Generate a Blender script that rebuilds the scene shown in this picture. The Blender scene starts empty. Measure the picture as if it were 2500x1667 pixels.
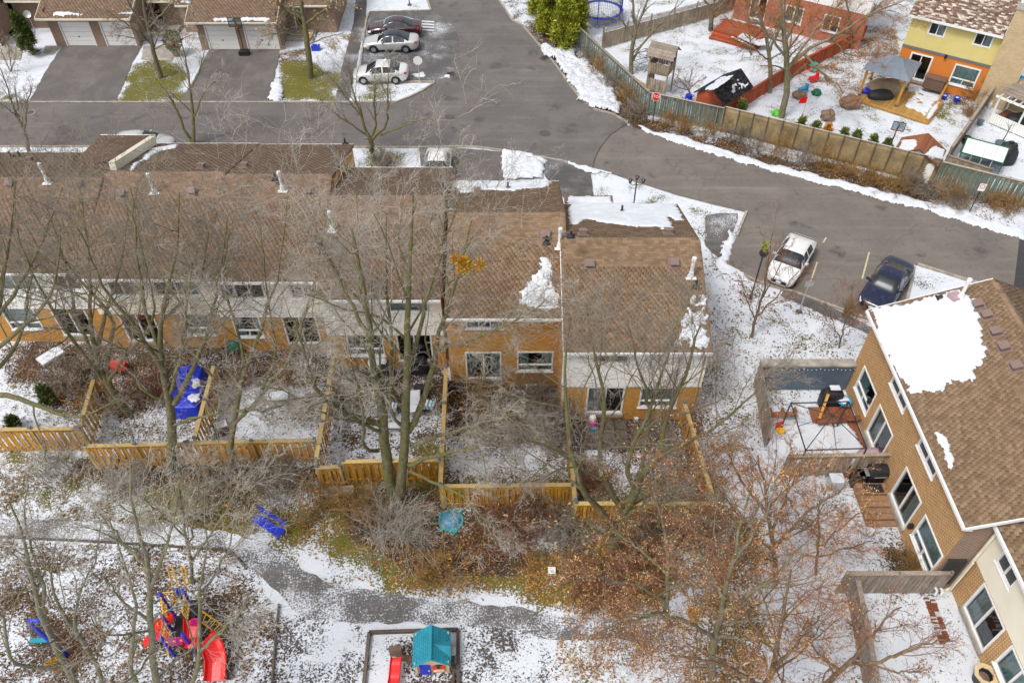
import bpy, math, random
import numpy as np
from mathutils import Vector, Matrix
R = math.radians
rnd = random.Random(7)
rng = np.random.default_rng(11)
SC = bpy.context.scene
C = SC.collection

# ---------------------------------------------------------------- camera
FPX, PITCH, CAMH = 1944.44, R(46.0), 32.0
cam_d = bpy.data.cameras.new('camera'); cam = bpy.data.objects.new('camera', cam_d); C.objects.link(cam)
cam_d.sensor_width = 36.0; cam_d.lens = 28.0; cam_d.clip_start = 0.5; cam_d.clip_end = 3000
cam.location = (0, 0, CAMH); cam.rotation_euler = (math.pi / 2 - PITCH, 0, 0)
SC.camera = cam
# ---------------------------------------------------------------- sky, sun, exposure (overcast winter day)
SUN_EL, SUN_AZ = 58.0, 232.0          # azimuth clockwise from +Y: the bright part of the sky is behind the camera
w = bpy.data.worlds.new('World'); SC.world = w; w.use_nodes = True
nt = w.node_tree; bg = nt.nodes['Background']
sky = nt.nodes.new('ShaderNodeTexSky'); sky.sky_type = 'NISHITA'; sky.sun_disc = False
sky.sun_elevation = R(SUN_EL); sky.sun_rotation = R(SUN_AZ); sky.air_density = 1.0; sky.dust_density = 4.0; sky.ozone_density = 1.0
hs = nt.nodes.new('ShaderNodeHueSaturation'); hs.inputs['Saturation'].default_value = 0.22
nt.links.new(sky.outputs[0], hs.inputs['Color']); nt.links.new(hs.outputs[0], bg.inputs['Color'])
bg.inputs['Strength'].default_value = 0.14
sun_d = bpy.data.lights.new('sun', 'SUN'); sun = bpy.data.objects.new('sun', sun_d); C.objects.link(sun)
sun_d.energy = 1.5; sun_d.angle = R(12); sun_d.color = (1.0, 0.96, 0.9)
az, el = R(SUN_AZ), R(SUN_EL)
sdir = Vector((math.sin(az) * math.cos(el), math.cos(az) * math.cos(el), math.sin(el)))
sun.rotation_euler = sdir.to_track_quat('Z', 'Y').to_euler()
sun.location = (0, 0, 60)
SC.view_settings.view_transform = 'Standard'; SC.view_settings.look = 'None'
SC.view_settings.exposure = 0.31; SC.view_settings.gamma = 1.0; SC.view_settings.use_curve_mapping = False

# ---------------------------------------------------------------- pixel -> place
def ray(px, py):
 dx = (px - 1250) / FPX; dy = (833.5 - py) / FPX
 return np.array([dx, math.cos(PITCH) + dy * math.sin(PITCH), -math.sin(PITCH) + dy * math.cos(PITCH)])
def P(px, py, z=0.0):                        # point of the horizontal plane at height z
 d = ray(px, py); t = (z - CAMH) / d[2]
 return np.array([d[0] * t, d[1] * t, z])
def PY(px, py, Y):                           # point of the upright plane at depth Y
 d = ray(px, py); t = Y / d[1]
 return np.array([d[0] * t, Y, CAMH + d[2] * t])
def PX(px, py, X):
 d = ray(px, py); t = X / d[0]
 return np.array([X, d[1] * t, CAMH + d[2] * t])
def PL(px, py, o, n):                        # point of any plane
 d = ray(px, py); c = np.array([0, 0, CAMH]); o = np.array(o, float); n = np.array(n, float)
 t = np.dot(o - c, n) / np.dot(d, n); return c + d * t
def proj(V):                                 # world -> photo pixel (vectorised)
 V = np.asarray(V, float); x = V[..., 0]; y = V[..., 1]; z = V[..., 2] - CAMH
 zc = y * math.cos(PITCH) - z * math.sin(PITCH); yc = y * math.sin(PITCH) + z * math.cos(PITCH)
 return 1250 + FPX * x / zc, 833.5 - FPX * yc / zc

# ---------------------------------------------------------------- numpy helpers
def vnoise(x, y, scale, seed=0):
 r = np.random.default_rng(seed); T = r.random((256, 256))
 x = np.asarray(x) * scale + 1000.0; y = np.asarray(y) * scale + 1000.0
 xi = np.floor(x).astype(int); yi = np.floor(y).astype(int); fx = x - xi; fy = y - yi
 fx = fx * fx * (3 - 2 * fx); fy = fy * fy * (3 - 2 * fy)
 a = T[xi & 255, yi & 255]; b = T[(xi + 1) & 255, yi & 255]; c = T[xi & 255, (yi + 1) & 255]; d = T[(xi + 1) & 255, (yi + 1) & 255]
 return (a * (1 - fx) + b * fx) * (1 - fy) + (c * (1 - fx) + d * fx) * fy
def pip(x, y, poly):
 x = np.asarray(x); y = np.asarray(y); ins = np.zeros(x.shape, bool); n = len(poly); j = n - 1
 for i in range(n):
  xi, yi = poly[i][:2]; xj, yj = poly[j][:2]
  if yi != yj:
   c = ((yi > y) != (yj > y)) & (x < (xj - xi) * (y - yi) / (yj - yi) + xi); ins ^= c
  j = i
 return ins
def blur(A, n=1):
 for _ in range(n):
  B = np.pad(A, 1, mode='edge'); A = (B[:-2, 1:-1] + B[2:, 1:-1] + B[1:-1, :-2] + B[1:-1, 2:] + B[1:-1, 1:-1] * 2) / 6
 return A

# ---------------------------------------------------------------- objects
def inv_loc(parent, V):
 V = np.asarray(V, float)
 if parent is None: return V
 m = Matrix.Identity(4); p = parent
 chain = []
 while p is not None: chain.append(p); p = p.parent
 for q in reversed(chain): m = m @ q.matrix_basis
 mi = np.array(m.inverted())
 return V @ mi[:3, :3].T + mi[:3, 3]
def set_uv(me):
 n = len(me.polygons)
 if n == 0: return
 nl = len(me.loops)
 co = np.empty(len(me.vertices) * 3); me.vertices.foreach_get('co', co); co = co.reshape(-1, 3)
 vi = np.empty(nl, np.int32); me.loops.foreach_get('vertex_index', vi)
 tot = np.empty(n, np.int32); me.polygons.foreach_get('loop_total', tot)
 nor = np.empty(n * 3); me.polygons.foreach_get('normal', nor); nor = np.repeat(nor.reshape(-1, 3), tot, axis=0)
 p = co[vi]; t = np.stack([-nor[:, 1], nor[:, 0]], 1); L = np.linalg.norm(t, axis=1); flat = L < 0.6
 t = t / np.maximum(L, 1e-6)[:, None]
 u = np.where(flat, p[:, 0], p[:, 0] * t[:, 0] + p[:, 1] * t[:, 1]); v = np.where(flat, p[:, 1], p[:, 2])
 uv = me.uv_layers.new(name='UVMap'); uv.data.foreach_set('uv', np.stack([u, v], 1).ravel())
def obj(name, V, Fc, m, parent=None, smooth=False, world=False, uv=False, mi=None, label=None):
 V = np.asarray(V, float)
 if world: V = inv_loc(parent, V)
 me = bpy.data.meshes.new(name)
 if isinstance(Fc, np.ndarray) and Fc.ndim == 2:
  nf, k = Fc.shape
  me.vertices.add(len(V)); me.vertices.foreach_set('co', V.astype(np.float32).ravel())
  me.loops.add(nf * k); me.loops.foreach_set('vertex_index', Fc.astype(np.int32).ravel())
  me.polygons.add(nf); me.polygons.foreach_set('loop_start', np.arange(0, nf * k, k, dtype=np.int32))
  me.update(calc_edges=True)
 else:
  me.from_pydata([tuple(v) for v in V], [], [tuple(int(i) for i in f) for f in Fc]); me.update()
 for mm in (m if isinstance(m, (list, tuple)) else [m]): me.materials.append(mm)
 if mi is not None: me.polygons.foreach_set('material_index', np.asarray(mi, np.int32))
 if smooth: me.polygons.foreach_set('use_smooth', np.ones(len(me.polygons), bool))
 if uv: set_uv(me)
 o = bpy.data.objects.new(name, me); C.objects.link(o)
 if parent is not None: o.parent = parent
 if label: o['label'] = label
 return o
def tag(o, label, cat, group=None):
 o['label'] = label; o['category'] = cat
 if group: o['group'] = group
 return o
def thing(name, label, cat, loc=(0, 0, 0), rotz=0.0, group=None):
 o = bpy.data.objects.new(name, None); C.objects.link(o); o.empty_display_size = 0.2
 o.location = tuple(float(a) for a in loc); o.rotation_euler = (0, 0, rotz)
 return tag(o, label, cat, group)
def stuff(o): o['kind'] = 'stuff'; return o
def struct(o): o['kind'] = 'structure'; return o
def inst(o, parent, loc=(0, 0, 0), rot=None, scale=None, name=None):
 c = o.copy(); C.objects.link(c); c.parent = parent; c.location = tuple(float(a) for a in loc)
 if name: c.name = name
 if rot is not None: c.rotation_euler = rot
 if scale is not None: c.scale = scale
 return c
def dup(root, loc, rotz, label, group=None, scale=None):
 r = root.copy(); C.objects.link(r); r.location = tuple(float(a) for a in loc); r.rotation_euler = (0, 0, rotz); r['label'] = label
 if group: r['group'] = group
 if scale is not None: r.scale = scale
 for ch in list(root.children):
  c = ch.copy(); C.objects.link(c); c.parent = r
  for g in list(ch.children):
   d = g.copy(); C.objects.link(d); d.parent = c
 return r

class MB:
 def __init__(s): s.V = []; s.F = []; s.I = []; s.cur = 0
 def add(s, V, Fc):
  b = len(s.V); s.V += [tuple(float(a) for a in v) for v in V]; s.F += [tuple(i + b for i in f) for f in Fc]; s.I += [s.cur] * len(Fc); return s
 def box(s, c, d, rz=0.0, M=None):
  x, y, z = d[0] / 2, d[1] / 2, d[2] / 2; cs, sn = math.cos(rz), math.sin(rz)
  V = []
  for q in ((-x, -y, -z), (x, -y, -z), (x, y, -z), (-x, y, -z), (-x, -y, z), (x, -y, z), (x, y, z), (-x, y, z)):
   if M is not None: v = M @ Vector(q); V.append((c[0] + v.x, c[1] + v.y, c[2] + v.z))
   else: V.append((c[0] + q[0] * cs - q[1] * sn, c[1] + q[0] * sn + q[1] * cs, c[2] + q[2]))
  return s.add(V, [(0, 3, 2, 1), (4, 5, 6, 7), (0, 1, 5, 4), (1, 2, 6, 5), (2, 3, 7, 6), (3, 0, 4, 7)])
 def beam(s, a, b, wd, ht, up=(0, 0, 1)):          # rectangular bar from a to b
  a = Vector(a); b = Vector(b); d = b - a; L = d.length
  if L < 1e-6: return s
  d /= L; u = Vector(up)
  if abs(d.dot(u)) > 0.98: u = Vector((0, 1, 0))
  sd = d.cross(u).normalized(); u = sd.cross(d).normalized()
  M = Matrix((d, sd, u)).transposed(); c = (a + b) / 2
  return s.box(c, (L, wd, ht), M=M)
 def tube(s, pts, r, n=8, caps=True):
  pts = [Vector(p) for p in pts]; rs = r if isinstance(r, (list, tuple)) else [r] * len(pts); V = []; Fc = []
  ref = None
  for i, p in enumerate(pts):
   d = (pts[min(i + 1, len(pts) - 1)] - pts[max(i - 1, 0)]).normalized()
   if ref is None: ref = Vector((0, 0, 1)) if abs(d.z) < 0.9 else Vector((1, 0, 0))
   u = d.cross(ref).normalized(); v = d.cross(u)
   ref = -v if v.length > 0 else ref
   ref = u.cross(d)
   for k in range(n):
    a = 2 * math.pi * k / n; V.append(p + (u * math.cos(a) + ref * math.sin(a)) * rs[i])
  for i in range(len(pts) - 1):
   for k in range(n): Fc.append((i * n + k, i * n + (k + 1) % n, (i + 1) * n + (k + 1) % n, (i + 1) * n + k))
  if caps: Fc.append(tuple(range(n))[::-1]); Fc.append(tuple((len(pts) - 1) * n + k for k in range(n)))
  return s.add(V, Fc)
 def lathe(s, prof, n=20, c=(0, 0, 0), axis='z', closed=False):
  V = []; Fc = []
  for (r, z) in prof:
   for k in range(n):
    a = 2 * math.pi * k / n; q = (r * math.cos(a), r * math.sin(a), z)
    if axis == 'y': q = (q[0], q[2], q[1])
    if axis == 'x': q = (q[2], q[0], q[1])
    V.append((c[0] + q[0], c[1] + q[1], c[2] + q[2]))
  m = len(prof)
  for i in range(m - 1 + (1 if closed else 0)):
   j = (i + 1) % m
   for k in range(n): Fc.append((i * n + k, i * n + (k + 1) % n, j * n + (k + 1) % n, j * n + k))
  if not closed:
   if prof[0][0] > 1e-4: Fc.append(tuple(range(n))[::-1])
   if prof[-1][0] > 1e-4: Fc.append(tuple((m - 1) * n + k for k in range(n)))
  return s.add(V, Fc)
 def prism(s, poly, z0, z1):
  n = len(poly); V = [(p[0], p[1], z0) for p in poly] + [(p[0], p[1], z1) for p in poly]
  return s.add(V, [tuple(range(n))[::-1], tuple(range(n, 2 * n))] + [(i, (i + 1) % n, n + (i + 1) % n, n + i) for i in range(n)])
 def slab(s, poly, t):                               # 3-D polygon thickened by vector t
  n = len(poly); t = np.array(t, float); V = [tuple(p) for p in poly] + [tuple(np.array(p) + t) for p in poly]
  return s.add(V, [tuple(range(n))[::-1], tuple(range(n, 2 * n))] + [(i, (i + 1) % n, n + (i + 1) % n, n + i) for i in range(n)])
 def quad(s, a, b, c, d): return s.add([a, b, c, d], [(0, 1, 2, 3)])
 def build(s, name, m, parent=None, smooth=False, world=False, uv=False, label=None):
  return obj(name, s.V, s.F, m, parent, smooth, world, uv, mi=s.I if isinstance(m, (list, tuple)) else None, label=label)

# ---------------------------------------------------------------- materials
def nodes(name):
 m = bpy.data.materials.new(name); m.use_nodes = True; t = m.node_tree; b = t.nodes['Principled BSDF']; return m, t, b
def N(t, typ, **kw):
 n = t.nodes.new(typ)
 for k, v in kw.items():
  if k in ('operation', 'blend_type', 'data_type', 'attribute_name', 'interpolation_type', 'noise_dimensions', 'feature', 'distance'): setattr(n, k, v)
  else: n.inputs[k].default_value = v
 return n
def L(t, a, b): t.links.new(a, b)
def math_n(t, op, a, b=None, c=None, clamp=False):
 n = t.nodes.new('ShaderNodeMath'); n.operation = op; n.use_clamp = clamp
 for i, x in enumerate((a, b, c)):
  if x is None: continue
  if isinstance(x, (int, float)): n.inputs[i].default_value = x
  else: L(t, x, n.inputs[i])
 return n.outputs[0]
def mix_c(t, f, a, b, blend='MIX'):
 n = t.nodes.new('ShaderNodeMix'); n.data_type = 'RGBA'; n.blend_type = blend
 for s, x in ((n.inputs[0], f), (n.inputs[6], a), (n.inputs[7], b)):
  if isinstance(x, (int, float)): s.default_value = x
  elif isinstance(x, tuple): s.default_value = (*x[:3], 1)
  else: L(t, x, s)
 return n.outputs[2]
def sstep(t, x, a, b):
 n = t.nodes.new('ShaderNodeMapRange'); n.interpolation_type = 'SMOOTHSTEP'
 L(t, x, n.inputs[0]); n.inputs[1].default_value = a; n.inputs[2].default_value = b; return n.outputs[0]
def noise(t, vec, scale, detail=3, rough=0.55):
 n = N(t, 'ShaderNodeTexNoise', Scale=scale, Detail=detail, Roughness=rough)
 if vec is not None: L(t, vec, n.inputs['Vector'])
 return n.outputs['Fac']
def pos(t): return t.nodes.new('ShaderNodeNewGeometry').outputs['Position']
def bump(t, b, h, strength=0.3, dist=0.02):
 n = N(t, 'ShaderNodeBump', Strength=strength, Distance=dist); L(t, h, n.inputs['Height']); L(t, n.outputs[0], b.inputs['Normal'])
def mat(name, col, rough=0.7, var=0.25, scale=2.0, fine=25.0, bmp=0.15, metal=0.0, spec=0.4, col2=None, rand=0.0, coat=0.0, dirt=0.0):
 m, t, b = nodes(name); p = pos(t)
 n1 = noise(t, p, scale, 4); n2 = noise(t, p, fine, 2)
 f = math_n(t, 'ADD', math_n(t, 'MULTIPLY', n1, 0.65), math_n(t, 'MULTIPLY', n2, 0.35))
 f = sstep(t, f, 0.3, 0.7)
 c1 = tuple(c * (1 - var) for c in col); c2 = col2 if col2 else tuple(min(1, c * (1 + var)) for c in col)
 c = mix_c(t, f, c1, c2)
 if rand:
  oi = t.nodes.new('ShaderNodeObjectInfo'); gi = t.nodes.new('ShaderNodeNewGeometry')
  r = math_n(t, 'FRACT', math_n(t, 'ADD', oi.outputs['Random'], gi.outputs['Random Per Island']))
  hv = t.nodes.new('ShaderNodeHueSaturation'); L(t, c, hv.inputs['Color'])
  L(t, math_n(t, 'ADD', math_n(t, 'MULTIPLY', r, 2 * rand), 1 - rand), hv.inputs['Value']); c = hv.outputs[0]
 if dirt:
  d = sstep(t, noise(t, p, 0.7, 5, 0.7), 0.5, 0.75); c = mix_c(t, math_n(t, 'MULTIPLY', d, dirt), c, tuple(x * 0.35 for x in col))
 L(t, c, b.inputs['Base Color']); b.inputs['Roughness'].default_value = rough; b.inputs['Metallic'].default_value = metal
 b.inputs['Specular IOR Level'].default_value = spec
 if coat: b.inputs['Coat Weight'].default_value = coat; b.inputs['Coat Roughness'].default_value = 0.04
 if bmp: bump(t, b, n2, bmp, 0.01)
 return m
def shingle_mat(name, cols, light=1.0):
 m, t, b = nodes(name); p = pos(t)
 oi = t.nodes.new('ShaderNodeObjectInfo'); gi = t.nodes.new('ShaderNodeNewGeometry')
 r = math_n(t, 'FRACT', math_n(t, 'ADD', oi.outputs['Random'], gi.outputs['Random Per Island']))
 cr = t.nodes.new('ShaderNodeValToRGB'); L(t, r, cr.inputs[0]); e = cr.color_ramp.elements
 while len(e) < len(cols): e.new(0.5)
 for i, c in enumerate(cols): e[i].position = i / (len(cols) - 1) * 0.96; e[i].color = (*c, 1)
 g = noise(t, p, 60, 2); c = mix_c(t, 0.45, cr.outputs[0], mix_c(t, g, (0.0, 0.0, 0.0), (1, 1, 1)), 'SOFT_LIGHT')
 st = sstep(t, noise(t, p, 0.5, 4, 0.65), 0.42, 0.7); c = mix_c(t, math_n(t, 'MULTIPLY', st, 0.22), c, tuple(x * 0.7 for x in cols[0]))
 L(t, c, b.inputs['Base Color']); b.inputs['Roughness'].default_value = 0.9; b.inputs['Specular IOR Level'].default_value = 0.2
 bump(t, b, g, 0.25, 0.008); return m
def brick_mat(name, c1, c2, mortar, bw=0.22, bh=0.075, msize=0.01, soil=0.25):
 m, t, b = nodes(name); p = pos(t)
 uvn = t.nodes.new('ShaderNodeUVMap')
 br = N(t, 'ShaderNodeTexBrick', Scale=1.0); br.inputs['Brick Width'].default_value = bw; br.inputs['Row Height'].default_value = bh
 br.inputs['Mortar Size'].default_value = msize; br.inputs['Mortar Smooth'].default_value = 0.2; br.inputs['Bias'].default_value = 0.0
 br.inputs['Color1'].default_value = (*c1, 1); br.inputs['Color2'].default_value = (*c2, 1); br.inputs['Mortar'].default_value = (*mortar, 1)
 L(t, uvn.outputs[0], br.inputs['Vector'])
 n1 = noise(t, p, 1.3, 5, 0.7); n2 = noise(t, p, 30, 2)
 c = mix_c(t, math_n(t, 'MULTIPLY', sstep(t, n1, 0.4, 0.75), soil), br.outputs['Color'], tuple(x * 0.5 for x in c1))
 c = mix_c(t, 0.25, c, mix_c(t, n2, (0, 0, 0), (1, 1, 1)), 'SOFT_LIGHT')
 L(t, c, b.inputs['Base Color']); b.inputs['Roughness'].default_value = 0.85
 h = math_n(t, 'ADD', math_n(t, 'MULTIPLY', br.outputs['Fac'], -1.0), math_n(t, 'MULTIPLY', n2, 0.3)); bump(t, b, h, 0.7, 0.012); return m
def wood_mat(name, c1, c2, rand=0.22, rough=0.75, grey=0.0):
 m, t, b = nodes(name); tc = t.nodes.new('ShaderNodeTexCoord'); mp = N(t, 'ShaderNodeMapping'); p = pos(t)
 mp.inputs['Scale'].default_value = (14, 14, 1.6); L(t, tc.outputs['Object'], mp.inputs['Vector'])
 oi = t.nodes.new('ShaderNodeObjectInfo'); gi = t.nodes.new('ShaderNodeNewGeometry')
 off = N(t, 'ShaderNodeVectorMath', operation='ADD'); L(t, mp.outputs[0], off.inputs[0])
 r = math_n(t, 'FRACT', math_n(t, 'ADD', oi.outputs['Random'], gi.outputs['Random Per Island']))
 sc = math_n(t, 'MULTIPLY', r, 40.0); L(t, sc, off.inputs[1])
 g = noise(t, off.outputs[0], 1.0, 4, 0.6); c = mix_c(t, sstep(t, g, 0.3, 0.7), c1, c2)
 hv = t.nodes.new('ShaderNodeHueSaturation'); L(t, c, hv.inputs['Color']); L(t, math_n(t, 'ADD', math_n(t, 'MULTIPLY', r, 2 * rand), 1 - rand), hv.inputs['Value'])
 c = hv.outputs[0]
 wth = sstep(t, noise(t, p, 1.1, 4, 0.65), 0.45, 0.72)
 c = mix_c(t, math_n(t, 'MULTIPLY', wth, 0.42 + grey), c, (0.15, 0.125, 0.1))
 L(t, c, b.inputs['Base Color']); b.inputs['Roughness'].default_value = rough; b.inputs['Specular IOR Level'].default_value = 0.25
 bump(t, b, g, 0.3, 0.01); return m
def glass_mat(name, tint=(0.62, 0.7, 0.72), refl=0.5):
 m, t, b = nodes(name); out = t.nodes['Material Output']; t.nodes.remove(b)
 tr = N(t, 'ShaderNodeBsdfTransparent'); tr.inputs[0].default_value = (*tint, 1)
 gl = N(t, 'ShaderNodeBsdfGlossy', Roughness=0.03); gl.inputs[0].default_value = (0.9, 0.94, 1, 1)
 fr = N(t, 'ShaderNodeFresnel', IOR=1.5); f = math_n(t, 'MULTIPLY_ADD', fr.outputs[0], 1.6 * refl, 0.06, clamp=True)
 mx = t.nodes.new('ShaderNodeMixShader'); L(t, f, mx.inputs[0]); L(t, tr.outputs[0], mx.inputs[1]); L(t, gl.outputs[0], mx.inputs[2]); L(t, mx.outputs[0], out.inputs[0]); return m
def paint_mat(name, col, metal=0.3, rough=0.3):
 m, t, b = nodes(name); p = pos(t); n = noise(t, p, 6, 4, 0.6)
 d = sstep(t, n, 0.45, 0.8); c = mix_c(t, math_n(t, 'MULTIPLY', d, 0.18), col, (0.25, 0.24, 0.22))
 L(t, c, b.inputs['Base Color']); b.inputs['Roughness'].default_value = rough; b.inputs['Metallic'].default_value = metal
 b.inputs['Coat Weight'].default_value = 1.0; b.inputs['Coat Roughness'].default_value = 0.05; return m
def snow_mat(name='snow', dirty=0.1):
 m, t, b = nodes(name); p = pos(t); n1 = noise(t, p, 1.7, 5, 0.6); n2 = noise(t, p, 22, 3)
 c = mix_c(t, sstep(t, n1, 0.35, 0.7), (0.6, 0.63, 0.69), (0.71, 0.735, 0.775))
 if dirty:
  d = sstep(t, math_n(t, 'ADD', math_n(t, 'MULTIPLY', n2, 0.6), math_n(t, 'MULTIPLY', noise(t, p, 5, 4, 0.7), 0.4)), 0.62 - dirty * 0.35, 0.8 - dirty * 0.3)
  c = mix_c(t, math_n(t, 'MULTIPLY', d, min(1, dirty * 2.2)), c, (0.17, 0.14, 0.115))
 L(t, c, b.inputs['Base Color']); b.inputs['Roughness'].default_value = 0.75; b.inputs['Subsurface Weight'].default_value = 0.0
 bump(t, b, math_n(t, 'ADD', n2, math_n(t, 'MULTIPLY', noise(t, p, 6, 3), 1.0)), 0.35, 0.03); return m

def snow_cover(t, cov, p, fine=12.0, coarse=0.6, soft=0.1, cm=2.1):
 a = noise(t, p, fine, 5, 0.68); b = noise(t, p, coarse, 4, 0.6)
 v = math_n(t, 'ADD', cov, math_n(t, 'ADD', math_n(t, 'MULTIPLY_ADD', a, 3.4, -1.7), math_n(t, 'MULTIPLY_ADD', b, cm, -cm / 2)))
 return sstep(t, v, 0.5 - soft, 0.5 + soft), a
def ground_mat():
 m, t, b = nodes('ground'); p = pos(t)
 def at(n): return N(t, 'ShaderNodeAttribute', attribute_name=n).outputs['Fac']
 msk, fn = snow_cover(t, at('snow'), p)
 n1 = noise(t, p, 2.2, 5, 0.65); n2 = noise(t, p, 26, 4, 0.7); n3 = noise(t, p, 11, 4, 0.65)
 grass = mix_c(t, sstep(t, n2, 0.35, 0.65), (0.055, 0.065, 0.01), (0.19, 0.18, 0.022)); grass = mix_c(t, sstep(t, n1, 0.4, 0.7), grass, (0.16, 0.125, 0.04))
 dirt = mix_c(t, sstep(t, n3, 0.35, 0.68), (0.03, 0.019, 0.012), (0.11, 0.068, 0.042)); dirt = mix_c(t, sstep(t, n2, 0.55, 0.75), dirt, (0.2, 0.13, 0.08))
 pave = mix_c(t, sstep(t, n2, 0.3, 0.7), (0.045, 0.042, 0.042), (0.13, 0.12, 0.118))
 vo = N(t, 'ShaderNodeTexVoronoi', Scale=8.0); L(t, p, vo.inputs['Vector'])
 lf = mix_c(t, sstep(t, vo.outputs['Distance'], 0.15, 0.45), (0.46, 0.24, 0.06), (0.2, 0.1, 0.03)); hv = t.nodes.new('ShaderNodeHueSaturation'); L(t, lf, hv.inputs['Color'])
 L(t, math_n(t, 'MULTIPLY_ADD', vo.outputs['Color'], 0.9, 0.5), hv.inputs['Value']); lf = hv.outputs[0]
 c = mix_c(t, sstep(t, math_n(t, 'ADD', at('dirt'), math_n(t, 'MULTIPLY_ADD', n3, 1.0, -0.5)), 0.35, 0.65), grass, dirt)
 c = mix_c(t, at('pave'), c, pave)
 lm = sstep(t, math_n(t, 'ADD', at('leaf'), math_n(t, 'MULTIPLY_ADD', noise(t, p, 7, 3), 2.0, -1.0)), 0.45, 0.6)
 lm = math_n(t, 'MULTIPLY', lm, sstep(t, vo.outputs['Distance'], 0.55, 0.35))
 c = mix_c(t, lm, c, lf)
 sn = mix_c(t, n1, (0.58, 0.615, 0.685), (0.71, 0.735, 0.78)); lf2 = math_n(t, 'MULTIPLY', lm, sstep(t, noise(t, p, 13, 2), 0.6, 0.66))
 c = mix_c(t, msk, c, mix_c(t, math_n(t, 'MULTIPLY', lf2, 0.8), sn, lf))
 L(t, c, b.inputs['Base Color']); b.inputs['Roughness'].default_value = 0.85; b.inputs['Specular IOR Level'].default_value = 0.25
 h = math_n(t, 'ADD', math_n(t, 'MULTIPLY', msk, 0.8), math_n(t, 'MULTIPLY', n2, 0.6)); bump(t, b, h, 0.6, 0.04); return m
def asphalt_mat(name, c1, c2, patches=0.35, snow=None, wet=0.0, streak=None, crack=0.0):
 m, t, b = nodes(name); p = pos(t)
 n1 = noise(t, p, 0.35, 5, 0.6); n2 = noise(t, p, 40, 3, 0.7); n3 = noise(t, p, 3.0, 4, 0.6)
 c = mix_c(t, sstep(t, n2, 0.3, 0.7), c1, c2); c = mix_c(t, math_n(t, 'MULTIPLY', sstep(t, n1, 0.38, 0.68), patches), c, tuple(x * 1.75 for x in c2))
 c = mix_c(t, math_n(t, 'MULTIPLY', sstep(t, n3, 0.5, 0.75), 0.3), c, tuple(x * 0.6 for x in c1))
 mp = N(t, 'ShaderNodeMapping'); mp.inputs['Scale'].default_value = streak or (0.12, 1.6, 1); mp.inputs['Rotation'].default_value = (0, 0, R(18) if streak else 0); L(t, p, mp.inputs['Vector'])
 ns = noise(t, mp.outputs[0], 1.0, 4, 0.6); c = mix_c(t, math_n(t, 'MULTIPLY', sstep(t, ns, 0.5, 0.75), 0.22), c, tuple(min(1, x * 1.9) for x in c2))
 rough = math_n(t, 'MULTIPLY_ADD', n2, 0.2, 0.7)
 if wet:
  wm = sstep(t, math_n(t, 'ADD', noise(t, p, 0.5, 4, 0.6), 0.0), 0.62 - wet * 0.3, 0.72 - wet * 0.25); c = mix_c(t, math_n(t, 'MULTIPLY', wm, 0.55), c, tuple(x * 0.5 for x in c1))
  rough = math_n(t, 'ADD', rough, math_n(t, 'MULTIPLY', wm, -0.55), clamp=True)
 if crack:
  vc = N(t, 'ShaderNodeTexVoronoi', Scale=0.22, feature='DISTANCE_TO_EDGE'); ad = N(t, 'ShaderNodeVectorMath', operation='ADD'); L(t, p, ad.inputs[0])
  nv = N(t, 'ShaderNodeTexNoise', Scale=1.3, Detail=5); L(t, p, nv.inputs['Vector']); L(t, nv.outputs['Color'], ad.inputs[1]); L(t, ad.outputs[0], vc.inputs['Vector'])
  c = mix_c(t, math_n(t, 'MULTIPLY', sstep(t, vc.outputs['Distance'], 0.008, 0.002), crack), c, tuple(x * 0.3 for x in c1))
 if snow is not None:
  cv = N(t, 'ShaderNodeValue'); cv.outputs[0].default_value = snow; msk, _ = snow_cover(t, cv.outputs[0], p, fine=13, coarse=0.35, soft=0.28, cm=3.2)
  c = mix_c(t, msk, c, (0.62, 0.645, 0.7))
 L(t, c, b.inputs['Base Color']); L(t, rough, b.inputs['Roughness']); b.inputs['Specular IOR Level'].default_value = 0.35
 bump(t, b, n2, 0.35, 0.01); return m
def bark_mat(name, c1, c2, moss=0.0, light=(0.5, 0.47, 0.43)):
 m, t, b = nodes(name); p = pos(t); mp = N(t, 'ShaderNodeMapping'); mp.inputs['Scale'].default_value = (9, 9, 2.5); L(t, p, mp.inputs['Vector'])
 n1 = noise(t, mp.outputs[0], 1.0, 5, 0.65); n2 = noise(t, p, 2.1, 4, 0.6)
 c = mix_c(t, sstep(t, n1, 0.3, 0.7), c1, c2)
 c = mix_c(t, math_n(t, 'MULTIPLY', sstep(t, noise(t, p, 7, 4, 0.7), 0.55, 0.7), 0.5), c, light)
 if moss: c = mix_c(t, math_n(t, 'MULTIPLY', sstep(t, n2, 0.42, 0.62), moss), c, (0.13, 0.14, 0.02))
 L(t, c, b.inputs['Base Color']); b.inputs['Roughness'].default_value = 0.9; b.inputs['Specular IOR Level'].default_value = 0.2
 bump(t, b, n1, 0.5, 0.02); return m
def leaf_mat(name, c1, c2, c3):
 m, t, b = nodes(name); gi = t.nodes.new('ShaderNodeNewGeometry'); cr = t.nodes.new('ShaderNodeValToRGB'); L(t, gi.outputs['Random Per Island'], cr.inputs[0])
 e = cr.color_ramp.elements; e.new(0.5)
 for i, c in enumerate((c1, c2, c3)): e[i].position = i / 2; e[i].color = (*c, 1)
 L(t, cr.outputs[0], b.inputs['Base Color']); b.inputs['Roughness'].default_value = 0.7; b.inputs['Specular IOR Level'].default_value = 0.25; return m

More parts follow.
